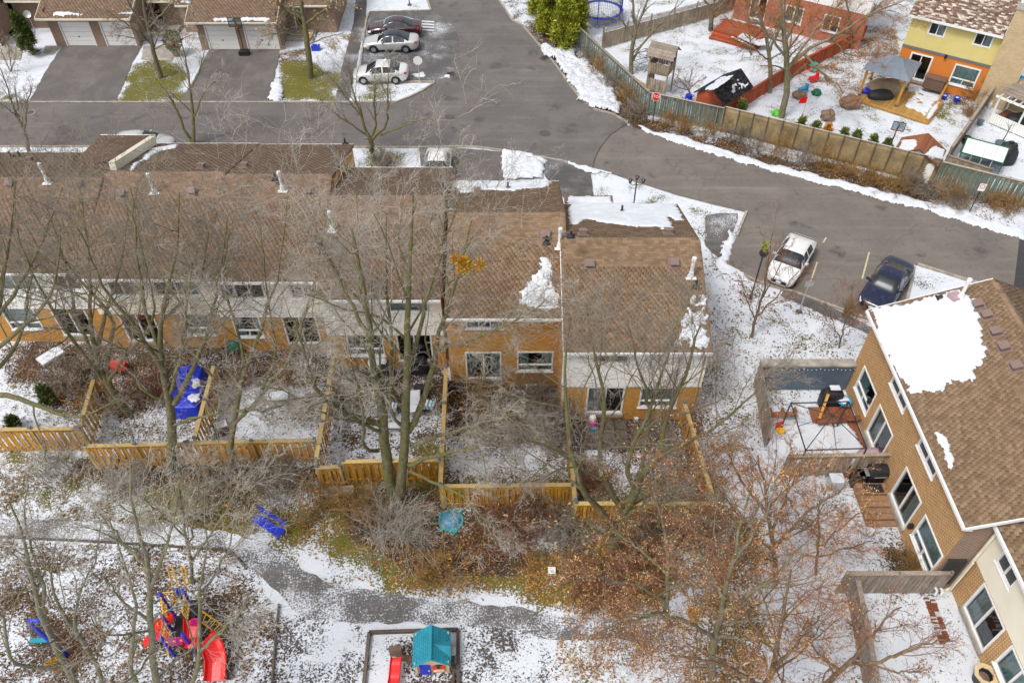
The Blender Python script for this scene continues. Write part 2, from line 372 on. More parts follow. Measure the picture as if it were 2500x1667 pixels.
M = {}
M['ground'] = ground_mat()
M['asphalt'] = asphalt_mat('asphalt', (0.095, 0.087, 0.084), (0.155, 0.142, 0.136), 0.22, wet=0.16)
M['asphalt_lane'] = asphalt_mat('asphalt_lane', (0.115, 0.099, 0.089), (0.19, 0.165, 0.148), 0.2, streak=(0.1, 1.5, 1), crack=0.3, wet=0.1)
M['asphalt_new'] = asphalt_mat('asphalt_new', (0.03, 0.03, 0.034), (0.06, 0.058, 0.06), 0.15)
M['asphalt_drive'] = asphalt_mat('asphalt_drive', (0.085, 0.076, 0.073), (0.15, 0.136, 0.13), 0.3, streak=(1.2, 0.25, 1))
M['asphalt_wet'] = asphalt_mat('asphalt_wet', (0.095, 0.09, 0.09), (0.17, 0.158, 0.155), 0.5, wet=0.8, snow=-0.1, streak=(0.15, 2, 1))
M['path'] = asphalt_mat('path', (0.075, 0.07, 0.07), (0.15, 0.14, 0.138), 0.4, snow=0.36)
M['walk'] = asphalt_mat('walk', (0.07, 0.065, 0.063), (0.13, 0.12, 0.115), 0.3, snow=-0.05)
M['tar'] = mat('tar', (0.075, 0.066, 0.06), 0.6, 0.2)
M['kerb'] = mat('kerb', (0.34, 0.30, 0.25), 0.85, 0.3, 3, 30, 0.3, dirt=0.5)
M['concrete'] = mat('concrete', (0.34, 0.31, 0.27), 0.85, 0.3, 2, 30, 0.3, dirt=0.5)
M['snow'] = snow_mat('snow', 0.03); M['snow_dirty'] = snow_mat('snow_dirty', 0.42); M['snow_speck'] = snow_mat('snow_speck', 0.2)
M['shingle'] = shingle_mat('shingle', [(0.18, 0.118, 0.074), (0.215, 0.143, 0.09), (0.25, 0.168, 0.107), (0.29, 0.198, 0.128)])
M['shingle_row'] = shingle_mat('shingle_row', [(0.17, 0.113, 0.078), (0.195, 0.131, 0.091), (0.22, 0.15, 0.105), (0.25, 0.172, 0.122)])
M['shingle_mottled'] = shingle_mat('shingle_mottled', [(0.12, 0.07, 0.05), (0.2, 0.13, 0.1), (0.26, 0.18, 0.14), (0.72, 0.64, 0.55)])
M['shingle_black'] = shingle_mat('shingle_black', [(0.02, 0.02, 0.023), (0.035, 0.035, 0.04), (0.05, 0.05, 0.055), (0.075, 0.075, 0.08)])
M['deck_under'] = mat('roof_deck', (0.1, 0.06, 0.04), 0.9)
M['brick_orange'] = brick_mat('brick_orange', (0.68, 0.32, 0.045), (0.52, 0.215, 0.026), (0.42, 0.27, 0.1), soil=0.15)
M['brick_gold'] = brick_mat('brick_gold', (0.46, 0.205, 0.045), (0.25, 0.1, 0.022), (0.72, 0.55, 0.32), bw=.24, bh=.085, msize=0.014, soil=0.12)
M['brick_brown'] = brick_mat('brick_brown', (0.24, 0.125, 0.07), (0.16, 0.08, 0.045), (0.42, 0.35, 0.28), msize=0.013)
M['brick_red'] = brick_mat('brick_red', (0.48, 0.12, 0.06), (0.38, 0.09, 0.045), (0.42, 0.28, 0.22))
M['brick_tan'] = brick_mat('brick_tan', (0.62, 0.47, 0.27), (0.5, 0.37, 0.2), (0.52, 0.42, 0.28), soil=0.35)
M['siding'] = mat('siding', (0.86, 0.85, 0.81), 0.55, 0.06, 0.8, 20, 0.03, dirt=0.12)
M['siding_cream'] = mat('siding_cream', (0.78, 0.73, 0.6), 0.55, 0.05, 0.8, 20, 0.03, dirt=0.1)
M['white'] = mat('white_trim', (0.8, 0.8, 0.79), 0.5, 0.05, 2, 20, 0.03, dirt=0.12)
M['cream'] = mat('cream_trim', (0.72, 0.67, 0.54), 0.5, 0.08, 2, 20, 0.03, dirt=0.2)
M['garage'] = mat('garage_door', (0.8, 0.8, 0.79), 0.5, 0.04, 1, 20, 0.02, dirt=0.08)
M['fascia'] = mat('brown_fascia', (0.16, 0.1, 0.07), 0.6, 0.15)
M['glass'] = glass_mat('window_glass'); M['glass_dark'] = glass_mat('car_glass', (0.08, 0.14, 0.2), 0.9)  # car glass: the blue of the reflected sky is put into its tint
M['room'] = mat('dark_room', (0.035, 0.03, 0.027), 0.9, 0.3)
M['curtain'] = mat('curtain', (0.62, 0.68, 0.66), 0.9, 0.12, 3); M['curtain_teal'] = mat('curtain_teal', (0.45, 0.62, 0.6), 0.9, 0.15, 3); M['blind'] = mat('blind', (0.45, 0.43, 0.38), 0.8, 0.1, 3)
M['screen'] = mat('insect_screen', (0.07, 0.075, 0.078), 0.8, 0.1)
M['fence_gold'] = wood_mat('fence_gold', (0.42, 0.19, 0.016), (0.62, 0.315, 0.035), grey=-.12); M['fence_cap'] = wood_mat('fence_cap', (0.42, 0.29, 0.1), (0.56, 0.42, 0.18))
M['fence_old'] = wood_mat('fence_old', (0.24, 0.185, 0.13), (0.42, 0.34, 0.25), grey=0.2); M['fence_green'] = wood_mat('fence_green', (0.1, 0.15, 0.12), (0.22, 0.28, 0.22), grey=0.15)
M['fence_red'] = wood_mat('fence_red', (0.33, 0.06, 0.025), (0.5, 0.11, 0.04)); M['fence_grey'] = wood_mat('fence_grey', (0.2, 0.16, 0.13), (0.36, 0.3, 0.25), grey=0.2)
M['deck_gold'] = wood_mat('deck_gold', (0.36, 0.2, 0.05), (0.52, 0.3, 0.09)); M['deck_red'] = wood_mat('deck_red', (0.2, 0.065, 0.03), (0.3, 0.11, 0.055)); M['post_gold'] = wood_mat('post_gold', (0.5, 0.27, 0.05), (0.66, 0.37, 0.08), rand=0.05)
M['wood_light'] = wood_mat('wood_light', (0.5, 0.36, 0.18), (0.65, 0.5, 0.28)); M['timber'] = wood_mat('timber', (0.07, 0.055, 0.045), (0.15, 0.115, 0.09)); M['deck_brown'] = wood_mat('deck_brown', (0.25, 0.13, 0.07), (0.36, 0.21, 0.12))
M['blue_wall'] = mat('blue_wall', (0.1, 0.145, 0.2), 0.6, 0.12, 1.5, dirt=0.2)
M['metal'] = mat('galvanised', (0.55, 0.56, 0.57), 0.4, 0.12, 4, 30, 0.05, metal=0.7); M['pipe'] = mat('white_pipe', (0.75, 0.77, 0.78), 0.4, 0.1, 4)
M['black'] = mat('black_plastic', (0.02, 0.021, 0.024), 0.5, 0.2); M['black_metal'] = mat('black_metal', (0.025, 0.027, 0.033), 0.4, 0.2, spec=0.5); M['rubber'] = mat('rubber', (0.02, 0.02, 0.02), 0.85, 0.2)
M['vent'] = mat('brown_vent', (0.22, 0.155, 0.135), 0.5, 0.1)
M['red'] = mat('red_plastic', (0.72, 0.012, 0.012), 0.35, 0.1, 2, 20, 0.02, spec=0.5); M['blue'] = mat('blue_plastic', (0.012, 0.035, 0.5), 0.35, 0.15, 2, 20, 0.02, spec=0.5)
M['yellow'] = mat('yellow_paint', (0.75, 0.4, 0.015), 0.35, 0.1); M['magenta'] = mat('magenta_plastic', (0.55, 0.015, 0.22), 0.35, 0.1); M['teal'] = mat('teal_plastic', (0.025, 0.27, 0.37), 0.4, 0.15)
M['turquoise'] = mat('turquoise_plastic', (0.02, 0.4, 0.4), 0.4, 0.12); M['sky_blue'] = mat('sky_blue_plastic', (0.02, 0.3, 0.55), 0.35, 0.15); M['beige'] = mat('beige_plastic', (0.6, 0.47, 0.28), 0.5, 0.12)
M['green'] = mat('green_plastic', (0.1, 0.5, 0.03), 0.4, 0.1); M['dkgreen'] = mat('dark_green_plastic', (0.01, 0.12, 0.06), 0.4, 0.15); M['orange'] = mat('orange_plastic', (0.75, 0.15, 0.01), 0.4, 0.1)
M['tarp_blue'] = mat('blue_tarp', (0.006, 0.03, 0.55), 0.4, 0.25, 3, 12, 0.4, spec=0.5); M['tarp_tan'] = mat('tan_cover', (0.36, 0.28, 0.18), 0.7, 0.15, 3, 12, 0.2); M['cover_black'] = mat('black_cover', (0.022, 0.022, 0.025), 0.55, 0.3, 4, 15, 0.5); M['cover_pink'] = mat('pink_cover', (0.42, 0.28, 0.33), 0.7, 0.15, 3, 12, 0.3)
M['sign_red'] = mat('sign_red', (0.62, 0.02, 0.02), 0.4, 0.05); M['sign_white'] = mat('sign_white', (0.82, 0.82, 0.82), 0.4, 0.04); M['line'] = mat('road_paint', (0.55, 0.48, 0.3), 0.8, 0.3, 6)
M['iron'] = mat('iron_cover', (0.11, 0.09, 0.08), 0.7, 0.3, 20, 40, 0.5)
M['stone'] = mat('stone', (0.22, 0.14, 0.1), 0.9, 0.4, 4, 20, 0.6, dirt=0.4)
M['tan_screen'] = mat('tan_screen', (0.3, 0.225, 0.12), 0.9, 0.35, 1.0, 14, 0.4, dirt=0.95)
M['gazebo_roof'] = mat('gazebo_roof', (0.2, 0.23, 0.28), 0.45, 0.1, 2, 20, 0.05, dirt=0.15, spec=0.5); M['yellow_wall'] = mat('yellow_stucco', (0.66, 0.56, 0.22), 0.85, 0.05, 1, 30, 0.1, dirt=0.06); M['orange_wall'] = mat('orange_stucco', (0.62, 0.2, 0.035), 0.85, 0.06, 1, 30, 0.1, dirt=0.1); M['band'] = mat('grey_band', (0.16, 0.16, 0.16), 0.7, 0.1)
M['bark'] = bark_mat('bark_locust', (0.1, 0.085, 0.045), (0.2, 0.17, 0.1), 0.55, (0.4, 0.37, 0.3)); M['bark_grey'] = bark_mat('bark_grey', (0.14, 0.122, 0.085), (0.27, 0.24, 0.18), 0.5, (0.44, 0.41, 0.34))
M['bark_brown'] = bark_mat('bark_brown', (0.13, 0.08, 0.05), (0.25, 0.165, 0.11), 0.15, (0.33, 0.26, 0.2)); M['bark_dark'] = bark_mat('bark_dark', (0.1, 0.08, 0.06), (0.21, 0.17, 0.13), 0.3, (0.34, 0.3, 0.26))
M['twig_pale'] = mat('twig_pale', (0.38, 0.345, 0.295), 0.85, 0.45, 1.1, 9, 0, spec=0.2); M['twig_grey'] = mat('twig_grey', (0.25, 0.213, 0.17), 0.85, 0.45, 1.1, 9, 0, spec=0.2)
M['twig_red'] = mat('twig_red', (0.25, 0.12, 0.075), 0.85, 0.45, 1.1, 9, 0, spec=0.2); M['twig_straw'] = mat('twig_straw', (0.3, 0.18, 0.07), 0.85, 0.45, 1.1, 9, 0, spec=0.2)
M['leaf_orange'] = leaf_mat('leaf_orange', (0.36, 0.15, 0.04), (0.62, 0.36, 0.12), (0.8, 0.6, 0.34)); M['leaf_rust'] = leaf_mat('leaf_rust', (0.5, 0.13, 0.02), (0.6, 0.25, 0.03), (0.45, 0.33, 0.05))
M['needle'] = leaf_mat('cedar_green', (0.13, 0.17, 0.015), (0.3, 0.33, 0.03), (0.5, 0.48, 0.06)); M['needle_dark'] = leaf_mat('cedar_dark', (0.03, 0.055, 0.01), (0.07, 0.105, 0.018), (0.14, 0.16, 0.035)); M['needle_young'] = leaf_mat('cedar_young', (0.05, 0.09, 0.02), (0.13, 0.19, 0.04), (0.3, 0.24, 0.07))
M['net'] = mat('black_net', (0.05, 0.055, 0.06), 0.9, 0.2)
# ---------------------------------------------------------------- the ground sheet
def axis(lo, hi, step, far):
 a = list(np.arange(lo, hi + step / 2, step)); d = step; l = lo; h = hi; pre = []; post = []
 while l > -far: d *= 1.6; l -= d; pre.append(l)
 d = step
 while h < far: d *= 1.6; h += d; post.append(h)
 return np.array(pre[::-1] + a + post)
gx = axis(-46, 46, 0.3, 900); gy = axis(7, 84, 0.3, 900)
GX, GY = np.meshgrid(gx, gy, indexing='ij'); GZ = np.zeros_like(GX)
zc = GY * math.cos(PITCH) + CAMH * math.sin(PITCH); vis = zc > 3
zs = np.where(vis, zc, 3.0); qx = 1250 + FPX * GX / zs; qy = 833.5 - FPX * (GY * math.sin(PITCH) - CAMH * math.cos(PITCH)) / zs
qy = np.where(vis, qy, 2500)
wob = (vnoise(GX, GY, 0.7, 3) - 0.5) * 26; wob2 = (vnoise(GX, GY, 0.7, 4) - 0.5) * 22
rx, ry = qx + wob, qy + wob2
A = {k: np.full(GX.shape, v) for k, v in (('snow', 0.98), ('dirt', 0.25), ('leaf', 0.0), ('pave', 0.0))}
REG = [  # polygon in photo pixels, snow, dirt, leaf, pave
 ([(0,0),(800,0),(860,250),(0,250)], 1.0, .5, .05, 0),
 ([(335,150),(430,150),(452,185),(440,248),(282,248),(320,165)], .02, 0, .05, 0),
 ([(686,146),(747,146),(790,160),(824,186),(818,250),(674,250),(670,202)], .0, 0, .25, 0),
 ([(0,225),(45,230),(40,250),(0,250)], .1, 0, 0, 0), ([(680,125),(760,128),(760,148),(684,150)], .3, 1, .6, 0),
 ([(900,205),(1000,205),(960,245),(860,245)], .5, .2, .1, 0),
 ([(0,352),(1030,352),(1240,365),(1480,410),(1700,480),(1640,620),(0,620)], .9, .2, .05, 0), ([(890,370),(965,370),(975,415),(890,415)], .3, 0, 0, 0),
 ([(1395,395),(1480,415),(1420,440)], .75, .2, 0, 0), ([(1450,420),(1720,490),(1820,520),(1790,600),(1700,640),(1640,560),(1500,500)], .86, .3, 0, 0),
 ([(1720,530),(1790,540),(1790,600),(1740,640),(1722,600)], .55, .3, 0, .8),
 ([(1700,560),(2200,760),(2130,900),(1700,900)], .8, .3, 0, 0), ([(1700,880),(1860,880),(1880,1300),(1700,1300)], .72, .3, .3, 0),
 ([(2225,650),(2380,690),(2230,735)], .9, .6, 0, 0),
 # behind the road fence: mulch bed, then the yards
 ([(1250,40),(1330,60),(1400,110),(1580,285),(1880,375),(2280,445),(2500,515),(2500,600),(1880,430),(1530,310),(1290,110)], .12, 1, .35, 0),
 ([(2280,480),(2500,520),(2500,600),(2240,520)], .82, .8, .2, 0), ([(1980,430),(2060,440),(2280,505),(2200,500)], .4, 1, .5, 0),
 ([(1230,0),(1300,0),(1310,60),(1262,60)], .55, .8, .2, 0),
 ([(1410,60),(1590,230),(1880,306),(2290,400),(2500,420),(2500,-200),(1350,-200)], .84, .2, 0, 0),
 ([(1900,260),(2060,250),(2270,300),(2330,260),(2240,370),(2130,350),(1950,300)], .82, 0, 0, 0), ([(2290,255),(2335,258),(2330,290),(2280,290)], .15, 0, 0, 0),
 ([(2300,225),(2420,220),(2400,260),(2330,265)], .3, 1, .5, 0), ([(1960,60),(2200,60),(2180,200),(2080,230),(1990,190)], .6, .6, .7, 0), ([(1740,45),(1800,40),(1800,90),(1745,75)], .5, .8, .4, 0),
 # the row's back gardens
 ([(0,830),(480,830),(480,1010),(0,1010)], .15, .9, .4, 0), ([(0,925),(110,930),(140,1040),(0,1050)], .86, .4, .1, 0), ([(240,1010),(470,1010),(460,1085),(230,1090)], .62, .5, .2, 0), ([(225,900),(440,890),(420,1010),(230,1010)], .35, .8, .4, 0),
 ([(480,830),(810,830),(800,945),(480,945)], .2, 1, .3, 0), ([(535,935),(790,930),(775,1080),(500,1075)], .82, .4, .05, 0),
 ([(800,870),(1088,870),(1088,1010),(800,1010)], .2, 1, .3, 0), ([(800,1010),(1085,1015),(1078,1130),(780,1130)], .68, .7, .25, 0), ([(1010,1080),(1080,1080),(1078,1120),(1010,1120)], .05, .2, .1, 0),
 ([(1088,935),(1395,935),(1395,1060),(1085,1060)], .1, 1, .4, 0), ([(1085,1075),(1400,1040),(1405,1190),(1080,1190)], .66, .6, .35, 0),
 ([(1395,1005),(1710,1005),(1720,1110),(1400,1110)], .3, 1, .25, 0), ([(1400,1115),(1740,1060),(1745,1235),(1405,1235)], .66, .6, .25, 0),
 # the park behind the fences
 ([(0,1100),(1760,1180),(1760,1500),(1250,1480),(0,1265)], .18, .45, .45, 0), ([(0,1115),(160,1130),(330,1190),(380,1265),(0,1265)], .62, .3, .2, 0), ([(190,1140),(780,1140),(800,1190),(300,1200)], .1, .8, .45, 0), ([(330,1185),(640,1180),(640,1300),(420,1280)], .14, .25, .3, 0),
 ([(640,1190),(770,1200),(800,1250),(640,1240)], .6, 0, .1, 0), ([(650,1245),(840,1230),(1000,1330),(960,1440),(760,1330)], .22, 0, .5, 0), ([(695,1325),(760,1325),(930,1410),(925,1436),(840,1425),(740,1380)], .9, 0, .15, 0), ([(590,1290),(640,1290),(660,1330),(600,1320)], .9, 0, .1, 0),
 ([(830,1190),(1310,1250),(1300,1400),(1000,1400),(850,1300)], .1, 1, .4, 0), ([(930,1395),(1260,1400),(1260,1475),(930,1440)], .18, .1, .75, 0), ([(1095,1425),(1225,1440),(1220,1468),(1095,1460)], .75, 0, .3, 0),
 ([(1205,1280),(1385,1285),(1380,1345),(1230,1345)], .95, 0, .1, 0), ([(1270,1345),(1640,1290),(1640,1500),(1260,1480)], .1, .4, .9, 0), ([(1640,1340),(1752,1345),(1748,1540),(1640,1530)], .82, .2, .4, 0), ([(1560,1480),(1640,1470),(1640,1540),(1570,1540)], .8, .2, .3, 0),
 # playground
 ([(0,1310),(560,1338),(602,1388),(682,1476),(664,1720),(-200,1720),(-200,1310)], .58, 1, .0, 0), ([(60,1500),(190,1500),(200,1640),(70,1640)], .0, 1, .2, 0), ([(420,1480),(560,1500),(570,1650),(400,1640),(395,1520)], .3, 1, .2, 0), ([(120,1420),(220,1400),(240,1500),(150,1500)], .5, 1, .1, 0),
 ([(690,1500),(905,1520),(895,1720),(664,1720)], .68, .9, .05, .85), ([(1118,1500),(1340,1500),(1350,1720),(1118,1720)], .64, .8, .1, .7), ([(902,1545),(1118,1540),(1118,1720),(890,1720)], .84, 1, .1, 0), ([(985,1590),(1110,1600),(1115,1720),(985,1720)], .45, 1, .25, 0),
 ([(1430,1560),(1700,1560),(1740,1720),(1420,1720)], .74, .3, .5, 0), ([(1700,1250),(1860,1250),(1880,1720),(1700,1720)], .35, .5, .7, 0),
 ([(1860,880),(2350,880),(2350,1720),(1860,1720)], .9, .5, .1, 0), ([(1940,1320),(2090,1320),(2200,1450),(1980,1450)], 1.0, .5, .1, 0), ([(2150,1300),(2290,1300),(2290,1440),(2170,1420)], .15, 1, .3, 0), ([(1890,1080),(2200,1110),(2220,1330),(1900,1330)], .8, .8, .4, 0),
]
for poly, s_, d_, l_, p_ in REG:
 m_ = pip(rx, ry, poly)
 for k, v in zip(('snow', 'dirt', 'leaf', 'pave'), (s_, d_, l_, p_)): A[k][m_] = v
for k in A: A[k] = blur(A[k], 2)
GZ += np.where(vis & (np.abs(GX) < 46) & (GY < 84), (vnoise(GX, GY, 0.9, 8) - 0.5) * 0.03 + (vnoise(GX, GY, 2.3, 9) - 0.5) * 0.025, 0) - 0.03
nx, ny = GX.shape; idx = np.arange(nx * ny).reshape(nx, ny)
Fq = np.stack([idx[:-1, :-1].ravel(), idx[1:, :-1].ravel(), idx[1:, 1:].ravel(), idx[:-1, 1:].ravel()], 1)
g = struct(obj('ground', np.stack([GX.ravel(), GY.ravel(), GZ.ravel()], 1), Fq, M['ground'], smooth=True))
for k in A:
 at_ = g.data.attributes.new(k, 'FLOAT', 'POINT'); at_.data.foreach_set('value', A[k].astype(np.float32).ravel())

# ---------------------------------------------------------------- roads, drives, kerbs
def densify(pts, step=0.5, jag=0.0, seed=1):
 r = random.Random(seed); out = []; n = len(pts)
 for i in range(n):
  a = np.array(pts[i]); b = np.array(pts[(i + 1) % n]); k = max(1, int(np.linalg.norm(b - a) / step))
  for j in range(k):
   q = a + (b - a) * j / k
   if jag and j: q = q + np.array([r.uniform(-jag, jag), r.uniform(-jag, jag), 0])
   out.append(q)
 return out
def sheet(name, pxs, z, m, jag=0.0):
 pts = densify([P(x, y, z) for x, y in pxs], 0.4, jag, len(pxs)) if jag else [P(x, y, z) for x, y in pxs]
 o = obj(name, pts, [tuple(range(len(pts)))], m)
 if o.data.polygons[0].normal.z < 0: o.data.flip_normals()
 return struct(o)
main_left = [(1061,203),(1032,221),(997,238),(968,249),(830,251),(400,251),(-300,251),(-300,357),(0,357),(500,357),(1024,359),(1109,357),(1170,358),(1237,367),(1311,381),(1372,392),(1441,412)]
right_edge = [(1465,395),(1490,340),(1532,303),(1497,281),(1457,271),(1420,247),(1388,205),(1356,160),(1316,112),(1277,66),(1250,51),(1218,0),(1190,-45)]
sheet('road', main_left + right_edge + [(1030,-45),(1044,0),(1053,28)], 0.008, M['asphalt'])
sheet('parking_bay', [(1061,200),(875,201),(880,149),(894,51),(902,31),(1053,27),(1085,45),(1112,70),(1124,110),(1120,150),(1100,186)], 0.012, M['asphalt_wet'], 0.05)
lane_top = [(1532,306),(1622,338),(1729,372),(1875,414),(1902,419),(2035,453),(2141,480),(2274,513),(2380,547),(2489,583)]
lane_bot = [(2473,715),(2380,691),(2239,647),(2231,648),(2212,735),(2130,780),(2035,747),(1947,715),(1840,683),(1771,646),(1798,577),(1822,518),(1742,499),(1649,475),(1558,446),(1476,418),(1441,412)]
sheet('lane', lane_top + lane_bot + [(1452,385),(1470,350),(1500,322)], 0.013, M['asphalt_lane'])
sheet('lane_extension', [(2489,583),(2640,625),(2640,760),(2473,715)], 0.016, M['asphalt_new'])
seam = [(1447,410),(1452,388),(1466,360),(1490,330),(1516,312),(1531,304)]
mb = MB(); pp = [P(x, y, 0.017) for x, y in seam]
for a, b in zip(pp[:-1], pp[1:]): mb.beam(a, b, 0.1, 0.006)
struct(mb.build('road_seam', M['tar']))
sheet('driveway', [(154,111),(348,111),(325,150),(282,250),(69,250),(120,160)], 0.011, M['asphalt_drive'], 0.05)
sheet('driveway', [(511,121),(684,121),(668,200),(660,250),(440,250),(489,165)], 0.011, M['asphalt_drive'], 0.05)
sheet('driveway', [(1024,362),(1109,360),(1237,371),(1230,440),(1030,440)], 0.011, M['asphalt_drive'], 0.04)
sheet('driveway', [(1316,384),(1372,395),(1441,414),(1452,500),(1390,500),(1330,430)], 0.011, M['asphalt_wet'], 0.03)
sheet('walkway', [(872,-30),(898,-30),(893,51),(872,150),(852,248),(816,248),(836,160),(862,60)], 0.009, M['walk'], 0.05)
sheet('walkway', [(110,112),(152,112),(128,134),(106,130)], 0.013, M['concrete']); sheet('walkway', [(350,112),(440,112),(420,150),(345,145)], 0.013, M['concrete']); sheet('walkway', [(0,110),(58,112),(50,145),(0,146)], 0.013, M['concrete'])
sheet('path', [(-200,1255),(0,1262),(230,1272),(430,1280),(560,1300),(640,1325),(700,1360),(753,1398),(838,1433),(918,1443),(1024,1457),(1157,1470),(1250,1478),(1338,1500),(1500,1512),(1650,1535),(1700,1560),(1640,1600),(1520,1560),(1345,1560),(1250,1535),(1100,1520),(891,1520),(750,1512),(713,1486),(678,1443),(625,1400),(561,1340),(400,1326),(45,1310),(-200,1305)], 0.012, M['path'], 0.10)
sheet('walkway', [(1725,525),(1800,520),(1790,575),(1760,640),(1722,600)], 0.011, M['walk'], 0.12)
sheet('walkway', [(1915,705),(2035,752),(2130,800),(2120,815),(2030,775),(1905,722)], 0.012, M['walk'], 0.08)

def kerb(pxs, w_=0.16, h_=0.11, z=0.0, name='kerb', m='kerb'):
 mb = MB(); pp = [P(x, y, z) for x, y in pxs]; pp = [Vector(p) for p in pp]; Lf = []; Rt = []
 for i, p in enumerate(pp):
  d = (pp[min(i + 1, len(pp) - 1)] - pp[max(i - 1, 0)]).normalized(); n_ = Vector((-d.y, d.x, 0)) * w_ / 2; Lf.append(p + n_); Rt.append(p - n_)
 V = []; Fc = []
 for l, r_ in zip(Lf, Rt): V += [(l.x, l.y, z - 0.05), (l.x, l.y, z + h_), (r_.x, r_.y, z + h_), (r_.x, r_.y, z - 0.05)]
 for i in range(len(pp) - 1):
  a = i * 4; b = a + 4
  for k in range(3): Fc.append((a + k, b + k, b + k + 1, a + k + 1))
 Fc += [(0, 1, 2, 3), tuple(len(V) - 4 + k for k in (3, 2, 1, 0))]
 return struct(mb.add(V, Fc).build(name, M[m]))
kerb([(-200,251),(0,251),(400,251),(830,251),(968,250),(997,239),(1032,222),(1061,203)], h_=0.1)
kerb([(1061,201),(990,201),(876,201)]); kerb([(876,201),(881,149),(894,51),(901,33)]); kerb([(902,31),(980,29),(1051,27)]); kerb([(1052,26),(1043,0),(1030,-45)])
kerb([(0,358),(500,358),(1024,360),(1109,358),(1170,360),(1237,369),(1311,382),(1372,393),(1440,413)], h_=0.06)
kerb([(1532,301),(1497,280),(1457,270),(1420,246),(1388,204),(1356,159),(1316,111),(1277,65),(1250,50),(1218,0),(1190,-45)])
kerb([(1771,648),(1840,685),(1947,717),(2035,749),(2126,782)]); kerb([(2240,646),(2310,668),(2380,690),(2473,715)]); kerb([(2232,650),(2222,700),(2213,733)], m='concrete'); kerb([(1822,519),(1810,547),(1798,578)], h_=0.14)
# painted bay lines, worn
for a, b in (((2010,592),(2017,580)),((2122,616),(2105,680)),((1995,640),(1975,700))):
 mb = MB(); mb.beam(P(*a, 0.019), P(*b, 0.019), 0.09, 0.004); struct(mb.build('bay_line', M['line']))
for i in range(4):
 y0 = 52 + i * 7; mb = MB(); mb.beam(P(1030, y0, 0.018), P(1060, y0 + 2, 0.018), 0.22, 0.004); struct(mb.build('hatch_line', M['snow_speck']))

def manhole(px, py, r, label, m='iron'):
 t = thing('manhole_cover', label, 'manhole cover', P(px, py, 0.014))
 mb = MB(); mb.lathe([(r * .78, 0), (r * .78, 0.012), (r, 0.012), (r, 0)], 24, closed=True); mb.build('frame', M['concrete'] if m == 'pale' else M['iron'], t)
 mb = MB(); mb.lathe([(0.001, 0.008), (r * .74, 0.008), (r * .74, 0)], 24)
 for k in range(-3, 4): mb.box((0, k * r * .2, 0.010), (1.3 * r * math.sqrt(max(.05, 1 - (k * .24) ** 2)) * .9, r * .08, 0.006))
 mb.build('lid', M['iron'], t)
manhole(73, 275, .42, 'round manhole cover with a pale worn ring at the left end of the road', 'pale')
manhole(1098, 287, .40, 'round iron manhole cover in the road below the parked sedans'); manhole(1330, 326, .42, 'round iron manhole cover in the middle of the junction, nearest the lane seam')
def drain(px, py, label, rz):
 t = thing('storm_drain', label, 'drain', P(px, py, 0.014), rz); mb = MB()
 for s_ in (-1, 1): mb.box((0, s_ * .3, .01), (.66, .06, .02)); mb.box((s_ * .3, 0, .01), (.06, .54, .02))
 mb.build('frame', M['iron'], t)
 for k in range(6): b_ = MB().box((-.22 + k * .088, 0, .006), (.035, .54, .012)).build('bar', M['iron'], t)
 MB().box((0, 0, -.004), (.54, .54, .004)).build('pit', M['rubber'], t)
drain(1101, 181, 'square storm drain grate beside the end of the parking bay', .2); drain(1328, 143, 'square storm drain grate at the kerb beside the green cedars', -.7)

